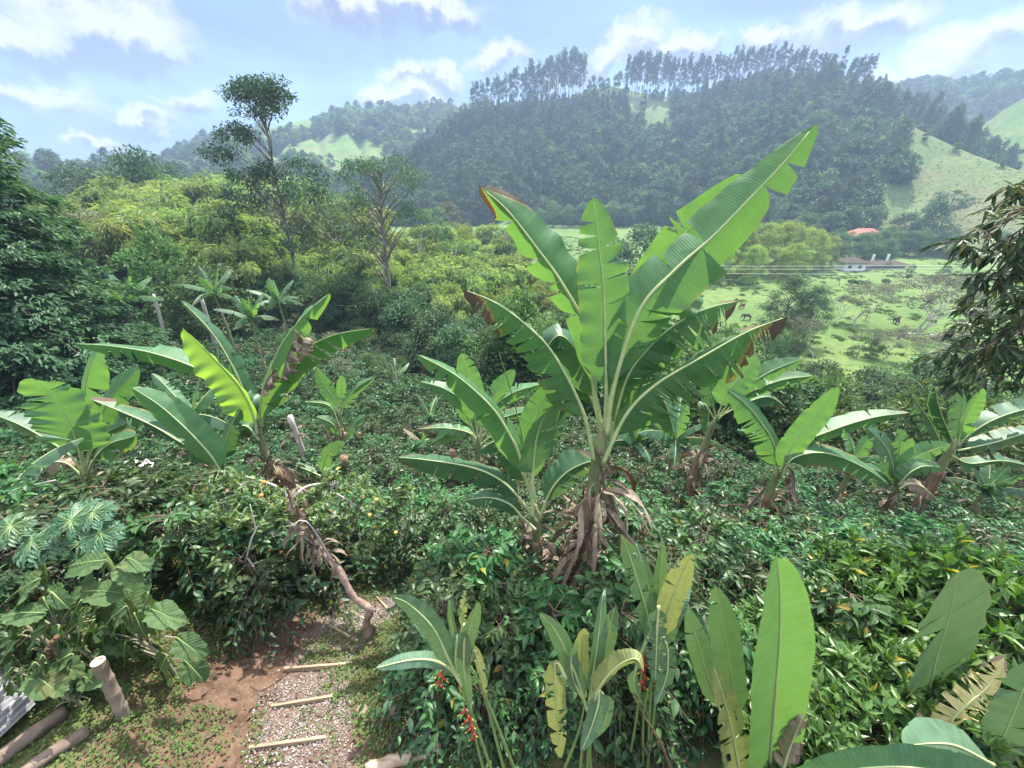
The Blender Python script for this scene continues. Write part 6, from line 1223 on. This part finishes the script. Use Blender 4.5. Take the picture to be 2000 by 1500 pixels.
k = Nodes('gravel_stone'); mg = k.done(k.bsdf(k.mix(k.attr('rnd'), (.17, .145, .13), (.42, .39, .37)), .9, .2)); tag(g.build('gravel', mg), 'white gravel strewn over the stepped path', 'gravel', kind='stuff')
n = 90000; x = rng.uniform(-6.6, .4, n); y = rng.uniform(1.2, 5.3, n); pn, bn = near_line(x, y, PATH), near_line(x, y, BARE)
w = fbm(x*1.6+3, y*1.6, 31, 4) + .12*np.clip(pn-.8, 0, 1.2) - .30*(bn < .9) - .16*(pn < .85); keep = w + .20*rng.random(n) > .50; x, y = x[keep], y[keep]; n = len(x); g = Geo()
pos = np.stack([x, y, gz(x, y)+.01+.05*rng.random(n)+(fbm(x*3, y*3, 11, 3)-.45)*.06], 1); d = rdir(n); d[:, 2] = np.abs(d[:, 2])*.4; l = .014+.024*rng.random(n); stamp(g, T_DIAM, pos, d, nrm(rdir(n)*.5+np.array([0, 0, 1.])), l*.8, l, rng.random(n))
tag(g.build('ground_cover', foliage('clover', (.060, .110, .032), (.135, .195, .060), .3, .6, .2, ovar=0)), 'low clover and weeds along the path', 'ground cover', kind='stuff')
n = 1500; x = rng.uniform(-3.9, .6, n); y = rng.uniform(1.3, 5.2, n); g = Geo(); pos = np.stack([x, y, gz(x, y)+.035], 1); d = rdir(n); d[:, 2] *= .2; l = .03+.06*rng.random(n)**2; stamp(g, T_LEAF, pos, d, nrm(rdir(n)*.6+np.array([0, 0, 1.])), l*.5, l, rng.random(n), .8); tag(g.build('leaf_litter', M['leaf_dry']), 'dead leaves scattered over the bare earth', 'leaf litter', kind='stuff')

# ------------------------------------------------------------------ broad leaved plants, papaya at lower left
def broad_mat():
    k = Nodes('broad_leaf'); uv = k.n('ShaderNodeTexCoord').outputs['UV']; sp_ = k.n('ShaderNodeSeparateXYZ'); k.L.new(uv, sp_.inputs[0]); ax = k.math('ABSOLUTE', sp_.outputs[0])
    w = k.math('SINE', k.math('MULTIPLY', k.math('SUBTRACT', sp_.outputs[1], k.math('MULTIPLY', ax, .75)), 62.0)); vein = k.ramp(w, .86, 1.0); f = k.noise(24, 4, .6)
    col = k.mix(k.attr('rnd'), (.050, .100, .036), (.095, .160, .056)); col = k.mix(k.math('MULTIPLY', k.ramp(f, .35, .7), .5), col, (.045, .085, .04)); col = k.mix(k.math('MULTIPLY', vein, .3), col, (.16, .21, .09))
    col = k.mix(k.math('MULTIPLY', k.ramp(k.noise(3.5, 3, .6), .58, .68), .55), col, (.17, .16, .06))
    return k.leaf_done(col, k.mix(1.0, col, (1.5, 1.6, .6, 1), 'MULTIPLY'), .22, .65, .22, k.bump(k.math('ADD', k.math('MULTIPLY', w, -.25), f), .4, .01))
m_broad = broad_mat()
m_fuzz = plain('hairy_stem', (.16, .17, .10), (.26, .24, .16), 20, .9, .1, .3)
LV = [(180,1180,190,240),(320,880,200,230),(180,760,190,200),(560,1020,180,300),(640,660,190,210),(830,880,190,320),(30,1010,190,240),(90,1090,170,210),(700,500,170,20),(520,600,170,200),(780,980,170,330),(110,520,260,200),(240,580,250,195),(60,700,190,230),(380,550,170,80),(480,360,180,170),(745,345,140,10),(700,405,140,0),(590,520,170,150),(720,590,220,0),(900,640,190,10),(600,720,200,250),(690,770,210,300),(830,755,150,290),(420,640,190,250),(330,780,170,290),(560,850,200,230),(1050,820,170,350),(900,960,220,250),(1080,950,150,340),(220,940,170,270),(300,1035,150,300),(430,1100,140,320),(480,1210,240,270),(235,1290,240,245),(660,945,150,350),(490,1005,130,20),(30,820,210,200),(150,640,150,160),(560,640,150,120),(450,470,150,60)]
crowns = [((300, 700), 2.15), ((560, 480), 2.6), ((760, 760), 2.35), ((330, 1090), 1.95), ((60, 640), 2.2)]
plants = []
NL = ['broad toothed leaf plant with brown furry fruit, left of the bamboo post', 'broad toothed leaf plant below the papaya, topmost of its kind', 'broad toothed leaf plant nearest the path', 'broad toothed leaf plant low over the timber beams', 'broad toothed leaf plant cut by the left edge']
for i, ((cx, cy_), wy) in enumerate(crowns):
    wx = P(cx*.35, 975+cy_*.35, wy)[0]+.12; b = np.array([wx, wy, gzs(wx, wy)]); e = empty('broad_leaf_plant', b); tag(e, NL[i], 'plant'); plants.append((e, b, P(cx*.35, 975+cy_*.35, wy), []))
def towards(px, py, ang, Y): 
    d = P(px+math.cos(R(ang))*20, py-math.sin(R(ang))*20, Y-.0)-P(px, py, Y); return nrm(d)
rl = np.random.default_rng(9)
LV += [(rl.uniform(-20, 900), rl.uniform(520, 1150), rl.uniform(100, 190), rl.uniform(180, 360)) for _ in range(60)]
LV = [q for q in LV if not (q[0] > 440 and q[1] > 880 and q[0] < 1000 and q not in LV[:45])]
for j, (cx, cy_, sz, an) in enumerate(LV):
    i = int(np.argmin([math.hypot(cx-c[0][0], (cy_-c[0][1])*1.2) for c in crowns])); e, b, top, lst = plants[i]; Y = b[1]+rng.uniform(-.15, .15); c = P(cx*.35, 975+cy_*.35, Y); dep = c[1]*cp-c[2]*sp; L = sz*.35*dep/F*1.08; d = nrm(towards(cx*.35, 975+cy_*.35, an, Y)+np.array([0, -.35, -.15])); g = Geo(); base = c-d*L*.45
    broad_leaf(g, base, d, (0, -.35, .95), L, L*(.66+.1*rng.random()), seed=j, rnd=rng.random(), teeth=17, droop=.35, cup=.18); o = g.build('leaf', m_broad, e, True); g = Geo(); g.tube(spline([base, base+d*L*.5+[0, 0, .012], base+d*L*.93-np.array([0, 0, .02])], 6)+np.array([0, -.002, .010]), np.linspace(.007, .002, 6), 5, .5); g.build('vein', M['petiole'], o, True); lst.append(base)
for e, b, top, lst in plants:
    g = Geo(); st = spline([b+[0, 0, -.1], (b+top)/2+[.05, 0, 0], top-np.array([0, 0, .05])], 14); g.tube(st, np.linspace(.026, .012, 14), 8, .5)
    for q in lst:
        z = min(top[2]-.08, max(b[2]+.1, q[2]-.12)); s0 = np.array([np.interp(z, st[:, 2], st[:, k]) for k in range(3)]); g.tube(spline([s0, (s0+q)/2+[0, 0, .05], q], 7), np.linspace(.010, .006, 7), 6, .5)
    g.build('stem', m_fuzz, e, True); recentre(e, b)
e, b, top, lst = plants[0]; m_fruit = plain('furry_fruit', (.09, .055, .03), (.17, .11, .06), 40, .95, .1, .5)
for q in range(6):
    c = P((285+rng.normal()*18)*.35, 975+(770+q*22)*.35, 1.98); th = np.linspace(0, math.pi, 7); g = Geo()
    V = np.array([[math.sin(a)*math.cos(p), math.sin(a)*math.sin(p), math.cos(a)] for a in th for p in np.arange(10)/10*6.283])*.022+c; g.add(V, grid_faces_ring(7, 10), .5)
    o = g.build('fruit', m_fruit, e, True); o.matrix_parent_inverse = Matrix.Translation(-Vector(e.location))

def papaya():
    LVP = [(300,205,310),(440,250,210),(105,320,270),(345,425,230),(395,120,260),(520,75,190),(180,230,230),(60,150,220),(560,190,200),(20,400,220)]
    for pi, (wx, wy, ids, lb) in enumerate(((-4.45, 3.0, (0, 1, 3, 4, 5, 8), 'papaya plant with bluish lobed leaves in front of the coffee'), (-5.3, 2.85, (2, 6, 7, 9), 'papaya plant with bluish lobed leaves at the left edge'))):
        b = np.array([wx, wy, gzs(wx, wy)]); e = empty('papaya_plant', b); tag(e, lb, 'papaya plant'); r = np.random.default_rng(400+pi); cpts = []
        for j in ids:
            cx, cy_, sz = LVP[j]; Y = wy+rng.uniform(-.2, .2); c = P(cx*.35, 975+cy_*.35, Y); dep = c[1]*cp-c[2]*sp; L = sz*.35*dep/F*.62; g = Geo(); nz = nrm(np.array([r.normal()*.2, -.35, .95])); a0 = r.random()*6.28; x = nrm(np.cross(nz, [0, 1, 0])); y = np.cross(nz, x); p0 = c
            P_, D_, U_, LL, WW = [], [], [], [], []
            for lo in range(9):
                an = a0+lo/9*5.6; d = x*math.cos(an)+y*math.sin(an)-nz*.22; l = L*(1.0-.28*abs(lo-4)/4); P_.append(p0); D_.append(d); U_.append(nz); LL.append(l); WW.append(l*.25)
                for q in (.34, .52, .70):
                    for sg in (-1, 1): P_.append(p0+d*l*q); D_.append(nrm(d*.8+np.cross(nz, d)*sg*.75)); U_.append(nz); LL.append(l*(.62-.35*q)); WW.append(l*.15)
            stamp(g, T_LEAF, np.array(P_), np.array(D_), np.array(U_), np.array(WW), np.array(LL), r.random()); o = g.build('leaf', M['papaya'], e)
            g = Geo()
            for lo in range(9): an = a0+lo/9*5.6; d = x*math.cos(an)+y*math.sin(an)-nz*.22; g.tube(np.array([p0, p0+d*L*.35+nz*.006, p0+d*L*.7+nz*.004]), [.006, .004, .002], 5, .5)
            g.build('vein', M['petiole'], o, True); cpts.append(c)
        top = np.mean(cpts, 0)-np.array([0, -.1, .25]); g = Geo(); g.tube(spline([b+[0, 0, -.1], (b+top)/2, top], 10), np.linspace(.05, .03, 10), 9, .5)
        for c in cpts: g.tube(spline([top, (top+c)/2+[0, 0, .05], c], 7), np.linspace(.012, .007, 7), 6, .5)
        g.build('stem', M['petiole'], e, True); recentre(e, b)
papaya()

# ------------------------------------------------------------------ citrus tree leaning over the path
def citrus_tree():
    b = G(722, 1246); Y = b[1]; e = empty('citrus_tree', b); tag(e, 'citrus tree with crooked bare trunk leaning over the path and a few orange fruits', 'citrus tree'); r = np.random.default_rng(500); g, gl = Geo(), Geo()
    tr = [b+[0, 0, -.1], P(716, 1215, Y), P(722, 1190, Y+.02), P(690, 1165, Y+.05), P(660, 1110, Y+.15), P(640, 1090, Y+.2), P(615, 1055, Y+.3), P(590, 1010, Y+.45), P(570, 975, Y+.6)]; ax = spline(tr, 44); g.tube(ax, np.linspace(.055, .030, 44)*(1+.10*r.normal(size=44)), 10, .5)
    limbs = [([ax[30], P(540, 1005, Y+.3), P(500, 1035, Y+.2), P(484, 1080, Y+.1), P(475, 1115, Y+.1)], .022), ([P(484, 1090, Y+.1), P(500, 1115, Y), P(515, 1140, Y-.05)], .012), ([P(500, 1035, Y+.2), P(492, 1000, Y+.25), P(488, 985, Y+.3)], .012), ([ax[26], P(600, 1020, Y), P(565, 1030, Y-.05)], .015),
             ([ax[-1], P(540, 950, Y+.7), P(480, 930, Y+.8)], .02), ([ax[-1], P(600, 950, Y+.8), P(660, 940, Y+.9)], .02), ([P(650, 960, Y+.9), P(700, 990, Y+.8), P(735, 1010, Y+.7), P(752, 995, Y+.7)], .016), ([P(705, 992, Y+.8), P(702, 1030, Y+.7), P(706, 1060, Y+.7)], .010), ([P(480, 960, Y+.8), P(430, 980, Y+.6), P(400, 1020, Y+.5)], .016)]
    g2 = Geo()
    for q, rd in limbs: g2.tube(spline(q, 16), np.linspace(rd, rd*.35, 16), 7, .5)
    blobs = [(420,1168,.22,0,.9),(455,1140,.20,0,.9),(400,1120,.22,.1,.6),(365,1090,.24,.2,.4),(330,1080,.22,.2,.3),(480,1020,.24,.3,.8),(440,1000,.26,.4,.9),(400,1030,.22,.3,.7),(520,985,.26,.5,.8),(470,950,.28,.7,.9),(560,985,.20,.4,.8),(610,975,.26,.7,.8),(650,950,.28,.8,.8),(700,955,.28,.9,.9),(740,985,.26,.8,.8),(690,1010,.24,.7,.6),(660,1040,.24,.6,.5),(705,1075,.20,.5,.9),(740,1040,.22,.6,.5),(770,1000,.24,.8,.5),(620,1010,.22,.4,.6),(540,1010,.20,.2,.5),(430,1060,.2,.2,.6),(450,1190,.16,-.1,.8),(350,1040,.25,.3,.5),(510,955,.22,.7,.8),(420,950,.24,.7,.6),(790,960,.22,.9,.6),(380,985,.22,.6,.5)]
    Pq, Dq, Rn, Pa, Da, Ra = [], [], [], [], [], []
    for px, py, rad, dy, lt in blobs:
        c = P(px, py, Y+dy)
        for t in range(17):
            o = rdir(1, r)[0]; tip = c+o*rad*(.5+.6*r.random()); g2.tube(np.array([c+o*rad*.05, (c+tip)/2+r.normal(size=3)*.02, tip]), [.006, .004, .0025], 4, .5, cap=False)
            for m in range(10):
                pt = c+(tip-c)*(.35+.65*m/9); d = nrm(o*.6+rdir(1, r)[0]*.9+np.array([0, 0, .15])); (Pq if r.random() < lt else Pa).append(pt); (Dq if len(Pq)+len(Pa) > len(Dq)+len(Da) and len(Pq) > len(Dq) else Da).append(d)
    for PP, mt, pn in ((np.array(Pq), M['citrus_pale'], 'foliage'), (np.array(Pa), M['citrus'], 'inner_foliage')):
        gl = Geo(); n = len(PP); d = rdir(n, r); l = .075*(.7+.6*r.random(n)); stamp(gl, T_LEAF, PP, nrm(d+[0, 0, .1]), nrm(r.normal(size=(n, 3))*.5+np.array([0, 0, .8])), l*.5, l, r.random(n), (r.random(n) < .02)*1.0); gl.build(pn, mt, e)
    g.build('trunk', M['bark_pink'], e, True); g2.build('branch', M['bark_pale'], e, True)
    m_or = plain('orange_peel', (.46, .14, .03), (.56, .20, .04), 60, .5, .4, .15); m_ye = plain('lemon_peel', (.36, .30, .06), (.42, .36, .08), 60, .5, .4, .15)
    for px, py, dy, mt, lb in ((510, 968, .25, m_or, 'bright orange ripe fruit'), (516, 942, .4, m_or, 'orange fruit half hidden by leaves'), (735, 976, .5, m_ye, 'yellow fruit'), (722, 1006, .5, m_ye, None), (773, 1040, .4, m_ye, None)):
        c = P(px, py, Y+dy-.2); g = Geo(); th = np.linspace(0, math.pi, 11); V = np.array([[math.sin(a)*math.cos(p), math.sin(a)*math.sin(p), math.cos(a)*.92] for a in th for p in np.arange(16)/16*6.283])*.025+c; g.add(V, grid_faces_ring(11, 16), .5); o = g.build('fruit', mt, e, True)
        if lb: o['label'] = lb
    g = Geo(); skirt(g, ax[28:44], .05, 75, .34, 55, .028, .3); tag(g.build('withered_leaf', M['leaf_dry']), 'shaggy withered banana leaves wrapped round the upper citrus trunk', 'dead leaves')
    recentre(e, b)
    for pts, w, s, lb in (([(578,985),(583,1020),(578,1055)], .10, 21, 'withered banana leaf hung over the citrus trunk, upper one'), ([(598,1030),(612,1065),(604,1100)], .10, 22, 'withered banana leaf hung over the citrus trunk, lower one'), ([(560,955),(572,990),(590,1010)], .12, 23, 'withered banana leaf draped at the fork of the citrus trunk')):
        tag(dead_leaf(None, Y+.15, pts, w, s, name='withered_leaf'), lb, 'dead leaf')
citrus_tree()

# ------------------------------------------------------------------ citrus bushes at lower right
cb = [bush_mesh('citrus_bush_%d' % i, 600+i, M['citrus'], (.78, .78, 1.15), 230, 11, .145, .36, T_LEAF, hollow=.55) for i in range(3)]
CB = [(1590,1230,2.5,1.0,'citrus bush behind the big heliconia leaf'),(1760,1075,3.1,1.1,'citrus bush with pale upright shoots, farthest back of the bushes'),(1700,1230,2.5,1.0,'citrus bush in front of the torn upright leaf'),(1880,1140,2.7,1.1,'citrus bush right of the torn upright leaf'),(1990,1080,2.7,1.1,'light yellow green citrus bush at the right edge'),(1600,1370,1.75,.8,'low citrus bush by the dry brown leaf'),(1720,1330,1.9,.85,'bright low citrus bush beside the yellow dry leaf'),(1850,1300,2.0,.9,'citrus bush behind the yellow dry leaf'),(1990,1250,2.1,.9,'shaded citrus bush under the right edge'),(1540,1290,2.2,.85,'citrus bush tucked against the big heliconia leaf')]
for i, (px, py, Y, s, lb) in enumerate(CB):
    p = P(px, py, Y); zb = gzs(p[0], Y); sz = (p[2]-zb)/2.05; tree_obj('citrus_bush', [('stem', cb[i % 3][0]), ('foliage', cb[i % 3][1])], (p[0], Y, zb), rng.random()*6.28, (s, s, sz), lb, 'citrus bush')

# ------------------------------------------------------------------ heliconias
def c2(l): return [(650+.35*q[0], 975+.35*q[1]) + tuple(q[2:]) for q in l]
def c3(l): return [(1300+.35*q[0], 975+.35*q[1]) + tuple(q[2:]) for q in l]
def heliconia(label, Y, stems, leaves, seed, conv, flowers=(), sr=.012):
    xs = [P(*conv([s[-1]])[0][:2], Y) for s in stems]; b = np.array([xs[0][0], Y, gzs(xs[0][0], Y)]); e = empty('heliconia', b); tag(e, label, 'heliconia')
    for i, s in enumerate(stems):
        q = bp(Y, conv(s)); d = nrm(q[-1]-q[-2]); g = Geo(); low = q[-1]+d*max(0, (q[-1][2]-b[2]))/max(.3, -d[2]); g.tube(spline(q+[low], 16), np.concatenate([[sr*.15], np.linspace(sr*.6, sr*1.25, 15)]), 9, .5); g.build('stem', M['petiole'], e, True)
    for i, lf in enumerate(leaves):
        lf = dict(lf); pts = lf.pop('p'); W = lf.pop('w'); mt = lf.pop('m', 'heliconia'); dY = lf.pop('dy', 0); lf.setdefault('petiole', .16); lf.setdefault('rib', .010); lf.setdefault('seed', seed*53+i); lf.setdefault('ripple', .03)
        n_ = len(pts); sg_ = (-1, 1, -.6)[i % 3]; pts = [tuple(q[:2])+(sg_*.16*(k_/(n_-1))**2*(Y/2),) for k_, q in enumerate(pts)]
        if lf.get('fl') == 0 and lf.get('fr') == 0: lf['fl'], lf['fr'] = (14, -16) if i % 2 else (-18, 12)
        paddle(e, bp(Y+dY, conv(pts)), W, M[mt], **lf)
    mr_, my = plain('red_bract', (.26, .012, .014), (.36, .024, .02), 8, .45, .4, .05), plain('yellow_floret', (.5, .42, .06), (.6, .5, .1), 8, .5, .4, .05)
    for a, z, n in flowers:
        p, q = bp(Y-.05, conv([a]))[0], bp(Y-.05, conv([z]))[0]; f = Geo(); f.tube(spline([p, (p+q)/2+[.01, 0, 0], q], 10), .006, 6, .5); fo = f.build('flower', mr_, e, True); h = Geo()
        f2 = Geo()
        for k in range(n):
            c = p+(q-p)*(k+.5)/n; sg = 1 if k % 2 else -1; d = nrm(np.array([sg*.75, -.25, -.55])); l = .062*(1-.4*k/n); f2.tube(np.array([c, c+d*l*.5, c+d*l]), [.006, .007, .0015], 7, .5); h.tube(np.array([c+d*l*.8, c+d*l*1.25]), [.004, .002], 5, .5)
        f2.build('bract', mr_, fo, True); h.build('floret', my, fo, True)
    recentre(e, b); return e
FV = (0, -.9, .4)
heliconia('slender heliconia with three bent stems and grey green leaves left of centre', 1.5, [[(700,990),(760,1160),(820,1320),(885,1510)], [(755,900),(840,1080),(900,1300),(955,1510)], [(800,900),(850,1090),(930,1290),(1015,1510)], [(770,1150),(800,1350),(840,1510)]], [
  dict(p=[(720,1040),(650,900),(560,720),(430,590),(335,545)], w=0.067, n_hint=(.5,-.6,.6), fl=-28, fr=5, petiole=.22), dict(p=[(715,1030),(640,920),(540,770),(440,660)], w=0.046, dy=.15, n_hint=(.5,-.6,.6), fl=-20, fr=5),
  dict(p=[(710,1020),(660,950),(560,900),(430,898),(240,942)], w=0.049, n_hint=(0,-.5,.85), fl=-15, fr=-10, petiole=.3), dict(p=[(765,960),(738,850),(765,720),(810,575)], w=0.058, n_hint=(.2,-.9,.3), fl=25, fr=0),
  dict(p=[(738,700),(732,800),(735,980),(765,1160)], w=0.049, dy=-.05, n_hint=(0,-.9,.5), fl=10, fr=10, petiole=.05), dict(p=[(770,900),(790,840),(830,960),(850,1080)], w=0.041, n_hint=(-.2,-.9,.3), fl=0, fr=-20, m='heliconia_yellow', tears=(3,3), petiole=.05),
  dict(p=[(720,760),(725,650),(735,510)], w=0.029, dy=.2, n_hint=(0,-.9,.3), fl=0, fr=0, m='heliconia_yellow', tears=(10,10), tear_spread=4, gap=1.2), dict(p=[(700,985),(685,880),(695,760),(690,790)], w=0.035, n_hint=(0,-.9,.3)), dict(p=[(720,1000),(690,820),(660,680),(650,560)], w=0.029, dy=.25, n_hint=(.1,-.9,.3), m='heliconia')],
  1, c2, [((735, 1165), (790, 1340), 7), ((612, 955), (590, 1045), 4)])
heliconia('bushy heliconia at bottom centre with a torn yellowing leaf hanging down', 1.5, [[(1410,1120),(1370,1300),(1290,1510)], [(1440,1130),(1430,1300),(1420,1510)], [(1420,1250),(1390,1400),(1380,1510)], [(1450,1200),(1436,1400),(1440,1510)]], [
  dict(p=[(1420,1180),(1370,1020),(1300,850),(1240,730),(1160,640)], w=0.061, n_hint=(.4,-.8,.4), fl=-20, fr=14, petiole=.14), dict(p=[(1430,1150),(1450,980),(1480,780),(1500,580),(1518,495)], w=0.058, n_hint=(.1,-.9,.3), fl=30, fr=20),
  dict(p=[(1440,1120),(1500,900),(1540,740),(1572,600)], w=0.067, dy=.1, n_hint=(-.2,-.9,.3), fl=0, fr=-10), dict(p=[(1410,1100),(1395,950),(1390,820),(1400,720)], w=0.070, dy=.15, n_hint=(.1,-.9,.3), fl=0, fr=0, m='heliconia_yellow', tears=(1,1)),
  dict(p=[(1300,1000),(1245,900),(1240,1050),(1250,1230),(1268,1440)], w=0.075, dy=-.1, n_hint=(0,-.95,.2), fl=-8, fr=-8, m='heliconia_yellow', tears=(8,8), tear_spread=16, gap=1.1, petiole=.1, dry_edge=.2, label='torn yellow green hanging leaf'),
  dict(p=[(1450,1130),(1500,1030),(1590,930),(1690,890),(1735,960)], w=0.075, dy=-.1, n_hint=(0,-.7,.7), fl=-30, fr=-40, m='heliconia_yellow', label='pale leaf arching over to the right'),
  dict(p=[(1485,1060),(1480,1150),(1440,1280),(1390,1400)], w=0.070, dy=-.1, n_hint=(0,-.95,.2), fl=8, fr=8, petiole=.05), dict(p=[(1500,1080),(1530,1150),(1510,1260),(1450,1345)], w=0.058, n_hint=(0,-.9,.3), fl=-10, fr=10, petiole=.05), dict(p=[(1400,1120),(1340,1000),(1330,880),(1360,800)], w=0.052, n_hint=(.2,-.9,.3), fl=20, fr=0)],
  2, c2)
e = heliconia('tall heliconia with ragged upright leaves right of the tallest banana stem', 1.8, [[(1760,700),(1720,1000),(1690,1250),(1640,1510)], [(1795,700),(1780,1000),(1765,1250),(1760,1510)], [(1810,800),(1800,1100),(1780,1300),(1750,1510)], [(1830,900),(1740,1150),(1730,1510)]], [
  dict(p=[(1800,860),(1760,660),(1705,470),(1650,300),(1608,195)], w=0.075, n_hint=(.3,-.9,.3), fl=-5, fr=8, tears=(5,4), tear_spread=8, gap=.9, dry_tip=.08), dict(p=[(1805,840),(1780,600),(1740,400),(1690,235)], w=0.058, dy=.15, n_hint=(.2,-.9,.3), fl=-5, fr=8, tears=(2,3)),
  dict(p=[(1815,800),(1815,620),(1825,420),(1842,245)], w=0.058, dy=.2, n_hint=(0,-.95,.2), fl=15, fr=15), dict(p=[(1815,850),(1850,680),(1920,480),(2005,300)], w=0.087, n_hint=(-.3,-.9,.3), fl=-4, fr=4, m='heliconia_yellow', tears=(4,2), tear_spread=6),
  dict(p=[(1825,860),(1880,700),(1940,570),(1990,470)], w=0.070, dy=.1, n_hint=(-.3,-.9,.3), fl=0, fr=0), dict(p=[(1820,600),(1812,680),(1806,820),(1800,1010)], w=0.075, dy=-.12, n_hint=(0,-.95,.2), fl=-10, fr=-10, tears=(12,12), tear_spread=12, gap=1.2, petiole=.05), dict(p=[(1840,760),(1870,850),(1860,1000),(1800,1150)], w=0.064, n_hint=(0,-.95,.2), fl=-10, fr=-10, tears=(8,8), tear_spread=12, petiole=.05),
  dict(p=[(1760,760),(1680,1000),(1720,1130),(1790,1240)], w=0.052, n_hint=(0,-.9,.3), tears=(2,2), petiole=.3)], 3, c2, [((1735, 865), (1732, 1060), 6)])
g = Geo(); g.tube(spline(bp(1.65, c2([(1680,1100),(1750,1230),(1830,1360),(1890,1515)])), 14), np.linspace(.006, .016, 14), 7, .5); o = g.build('dry_stalk', M['stem_dry'], e, True); o.matrix_parent_inverse = Matrix.Translation(-Vector(e.location))
heliconia('heliconia with one huge smooth bright upright leaf at lower right', 1.55, [[(575,1480),(560,1560)], [(410,1480),(430,1560)]], [
  dict(p=[(560,1620),(582,1480),(605,1200),(632,850),(640,560),(625,318)], w=.27, n_hint=(.05,-.9,.42), fl=14, fr=8, curl=(4,0), petiole=.10, m='banana_pale', rib=.014, solid=True, label='huge smooth bright leaf', ripple=.01, rows=80, asym=(1.05,.95)),
  dict(p=[(430,1620),(400,1440),(360,1240),(312,1060),(268,925)], w=.125, dy=-.12, n_hint=(.1,-.9,.4), fl=4, fr=0, m='heliconia_yellow', tears=(4,3), tear_spread=9, gap=1.0, petiole=.1, label='torn leaf fading to yellow', holes=[(.62,.5,1),(.3,.6,-1)], dry_edge=.15),
  dict(p=[(420,1300),(380,1080),(335,780),(305,600),(278,485)], w=.115, dy=.15, n_hint=(.1,-.9,.35), fl=0, fr=0, m='heliconia', tears=(1,0)),
  dict(p=[(330,1250),(240,1000),(180,800),(125,610)], w=.09, dy=.2, n_hint=(.3,-.9,.35), fl=-20, fr=20, tears=(1,1)),
  dict(p=[(640,1560),(690,1400),(760,1230),(770,1215)], w=.12, dy=-.1, n_hint=(-.3,-.8,.5), fl=-60, fr=-50, m='leaf_dry', tears=(3,5), tear_spread=25, dry_edge=1., label='crumpled brown dead leaf', ripple=.15)], 4, c3)
heliconia('dark heliconia at far lower right with a torn upright leaf and dry yellow leaf', 2.0, [[(1480,1150),(1560,1400),(1600,1560)], [(1780,1400),(1760,1560)]], [
  dict(p=[(1440,1260),(1500,930),(1580,660),(1625,410)], w=.42, n_hint=(.05,-.9,.42), fl=-2, fr=0, tears=(2,1), tear_spread=9, gap=1.4, petiole=.1, label='torn upright grey green leaf', ripple=.02, dry_edge=.1),
  dict(p=[(1560,1340),(1600,1230),(1700,1130),(1800,1040),(1890,885)], w=.14, dy=-.45, n_hint=(-.2,-.85,.5), fl=-6, fr=-14, m='straw', tears=(16,12), tear_spread=9, gap=1.1, petiole=.12, dry_tip=.10, dry_edge=.35, label='dry straw yellow leaf split into strips'),
  dict(p=[(1500,1320),(1450,1260),(1400,1200)], w=.05, dy=-.4, n_hint=(0,-.8,.6), m='leaf_dry', tears=(2,2), dry_edge=1),
  dict(p=[(1830,1480),(1600,1370),(1330,1372)], w=.14, dy=-.7, n_hint=(0,-.5,.85), fl=-5, fr=-20, petiole=.06), dict(p=[(1780,1560),(1860,1380),(1960,1150),(2060,900)], w=.19, dy=-.4, n_hint=(-.1,-.9,.42), fl=0, fr=0, petiole=.1, tears=(1,1)),
  dict(p=[(560,1680),(900,1540),(1250,1492),(1600,1530),(2080,1660)], w=.135, dy=-.95, n_hint=(0,-.75,.65), fl=0, fr=0, petiole=.05, m='banana_dark', solid=True, label='broad dark leaf across the bottom edge', rows=80, rib=.008)], 5, c3)  # dark blade material on the bottom leaf stands in for shade over it

# yellow blossoms by the river, white scrap on the coffee
g = Geo(); pts = []
for px, py in ((1805,757),(1840,750),(1795,738),(1850,757)):
    for k in range(3): pts.append(P(px, py, 14)+rng.normal(size=3)*.05)
# (the blossoms belong to one flowering shrub)
c0 = np.array([P(1815, 760, 14)[0], 14, gzs(P(1815, 760, 14)[0], 14)]); e = empty('flowering_shrub', c0); tag(e, 'leafy shrub with a few yellow flowers beside the river', 'shrub'); pts = np.array(pts); r = np.random.default_rng(77); gs, gl = Geo(), Geo()
for p in pts[::2]: gs.tube(spline([c0, (c0+p)/2+[.1, 0, .1], p], 8), np.linspace(.03, .008, 8), 5, .5)
cs = np.concatenate([c0+(pts-c0)*q for q in (.55, .8, .98)]); clump_leaves(gl, cs, .42, 26, .13, .45, r=r); gs.build('stem', M['bark_brown'], e, True); gl.build('foliage', M['tree_dark'], e); g = Geo(); d = rdir(len(pts)*4, r); pp = np.repeat(pts, 4, 0)+rdir(len(pts)*4, r)*.04; pp[:, 1] -= .35
stamp(g, T_CARD, pp, d, rdir(len(pp), r), .07, .07, r.random(len(pp))); g.build('flower', plain('yellow_petal', (.75, .45, .02), (.85, .6, .05), 5, .6, .2, 0), e); recentre(e, c0)
c = P(282, 905, 7.4); g = Geo(); n = 7; u = np.linspace(-.16, .16, n); V = np.array([[a, b*.6, .07*math.sin(a*30+b*11)+.05*rng.normal()*.5] for a in u for b in u])+c; g.add(V, grid_faces(n, n), .5); tag(g.build('crumpled_sheet', m_white, None, True), 'small crumpled white scrap lying on the coffee shrubs', 'scrap')
# ------------------------------------------------------------------ the air of the valley
def haze():
    g = Geo(); box(g, (0, 0, 68), (1660, 1660, 206)); k = Nodes('valley_haze'); v = k.n('ShaderNodeVolumePrincipled'); v.inputs['Color'].default_value = (.52, .70, 1.0, 1); v.inputs['Density'].default_value = .00052; v.inputs['Anisotropy'].default_value = .25
    k.L.new(v.outputs[0], k.out.inputs['Volume']); o = g.build('haze', k.m); tag(o, kind='stuff')
haze()
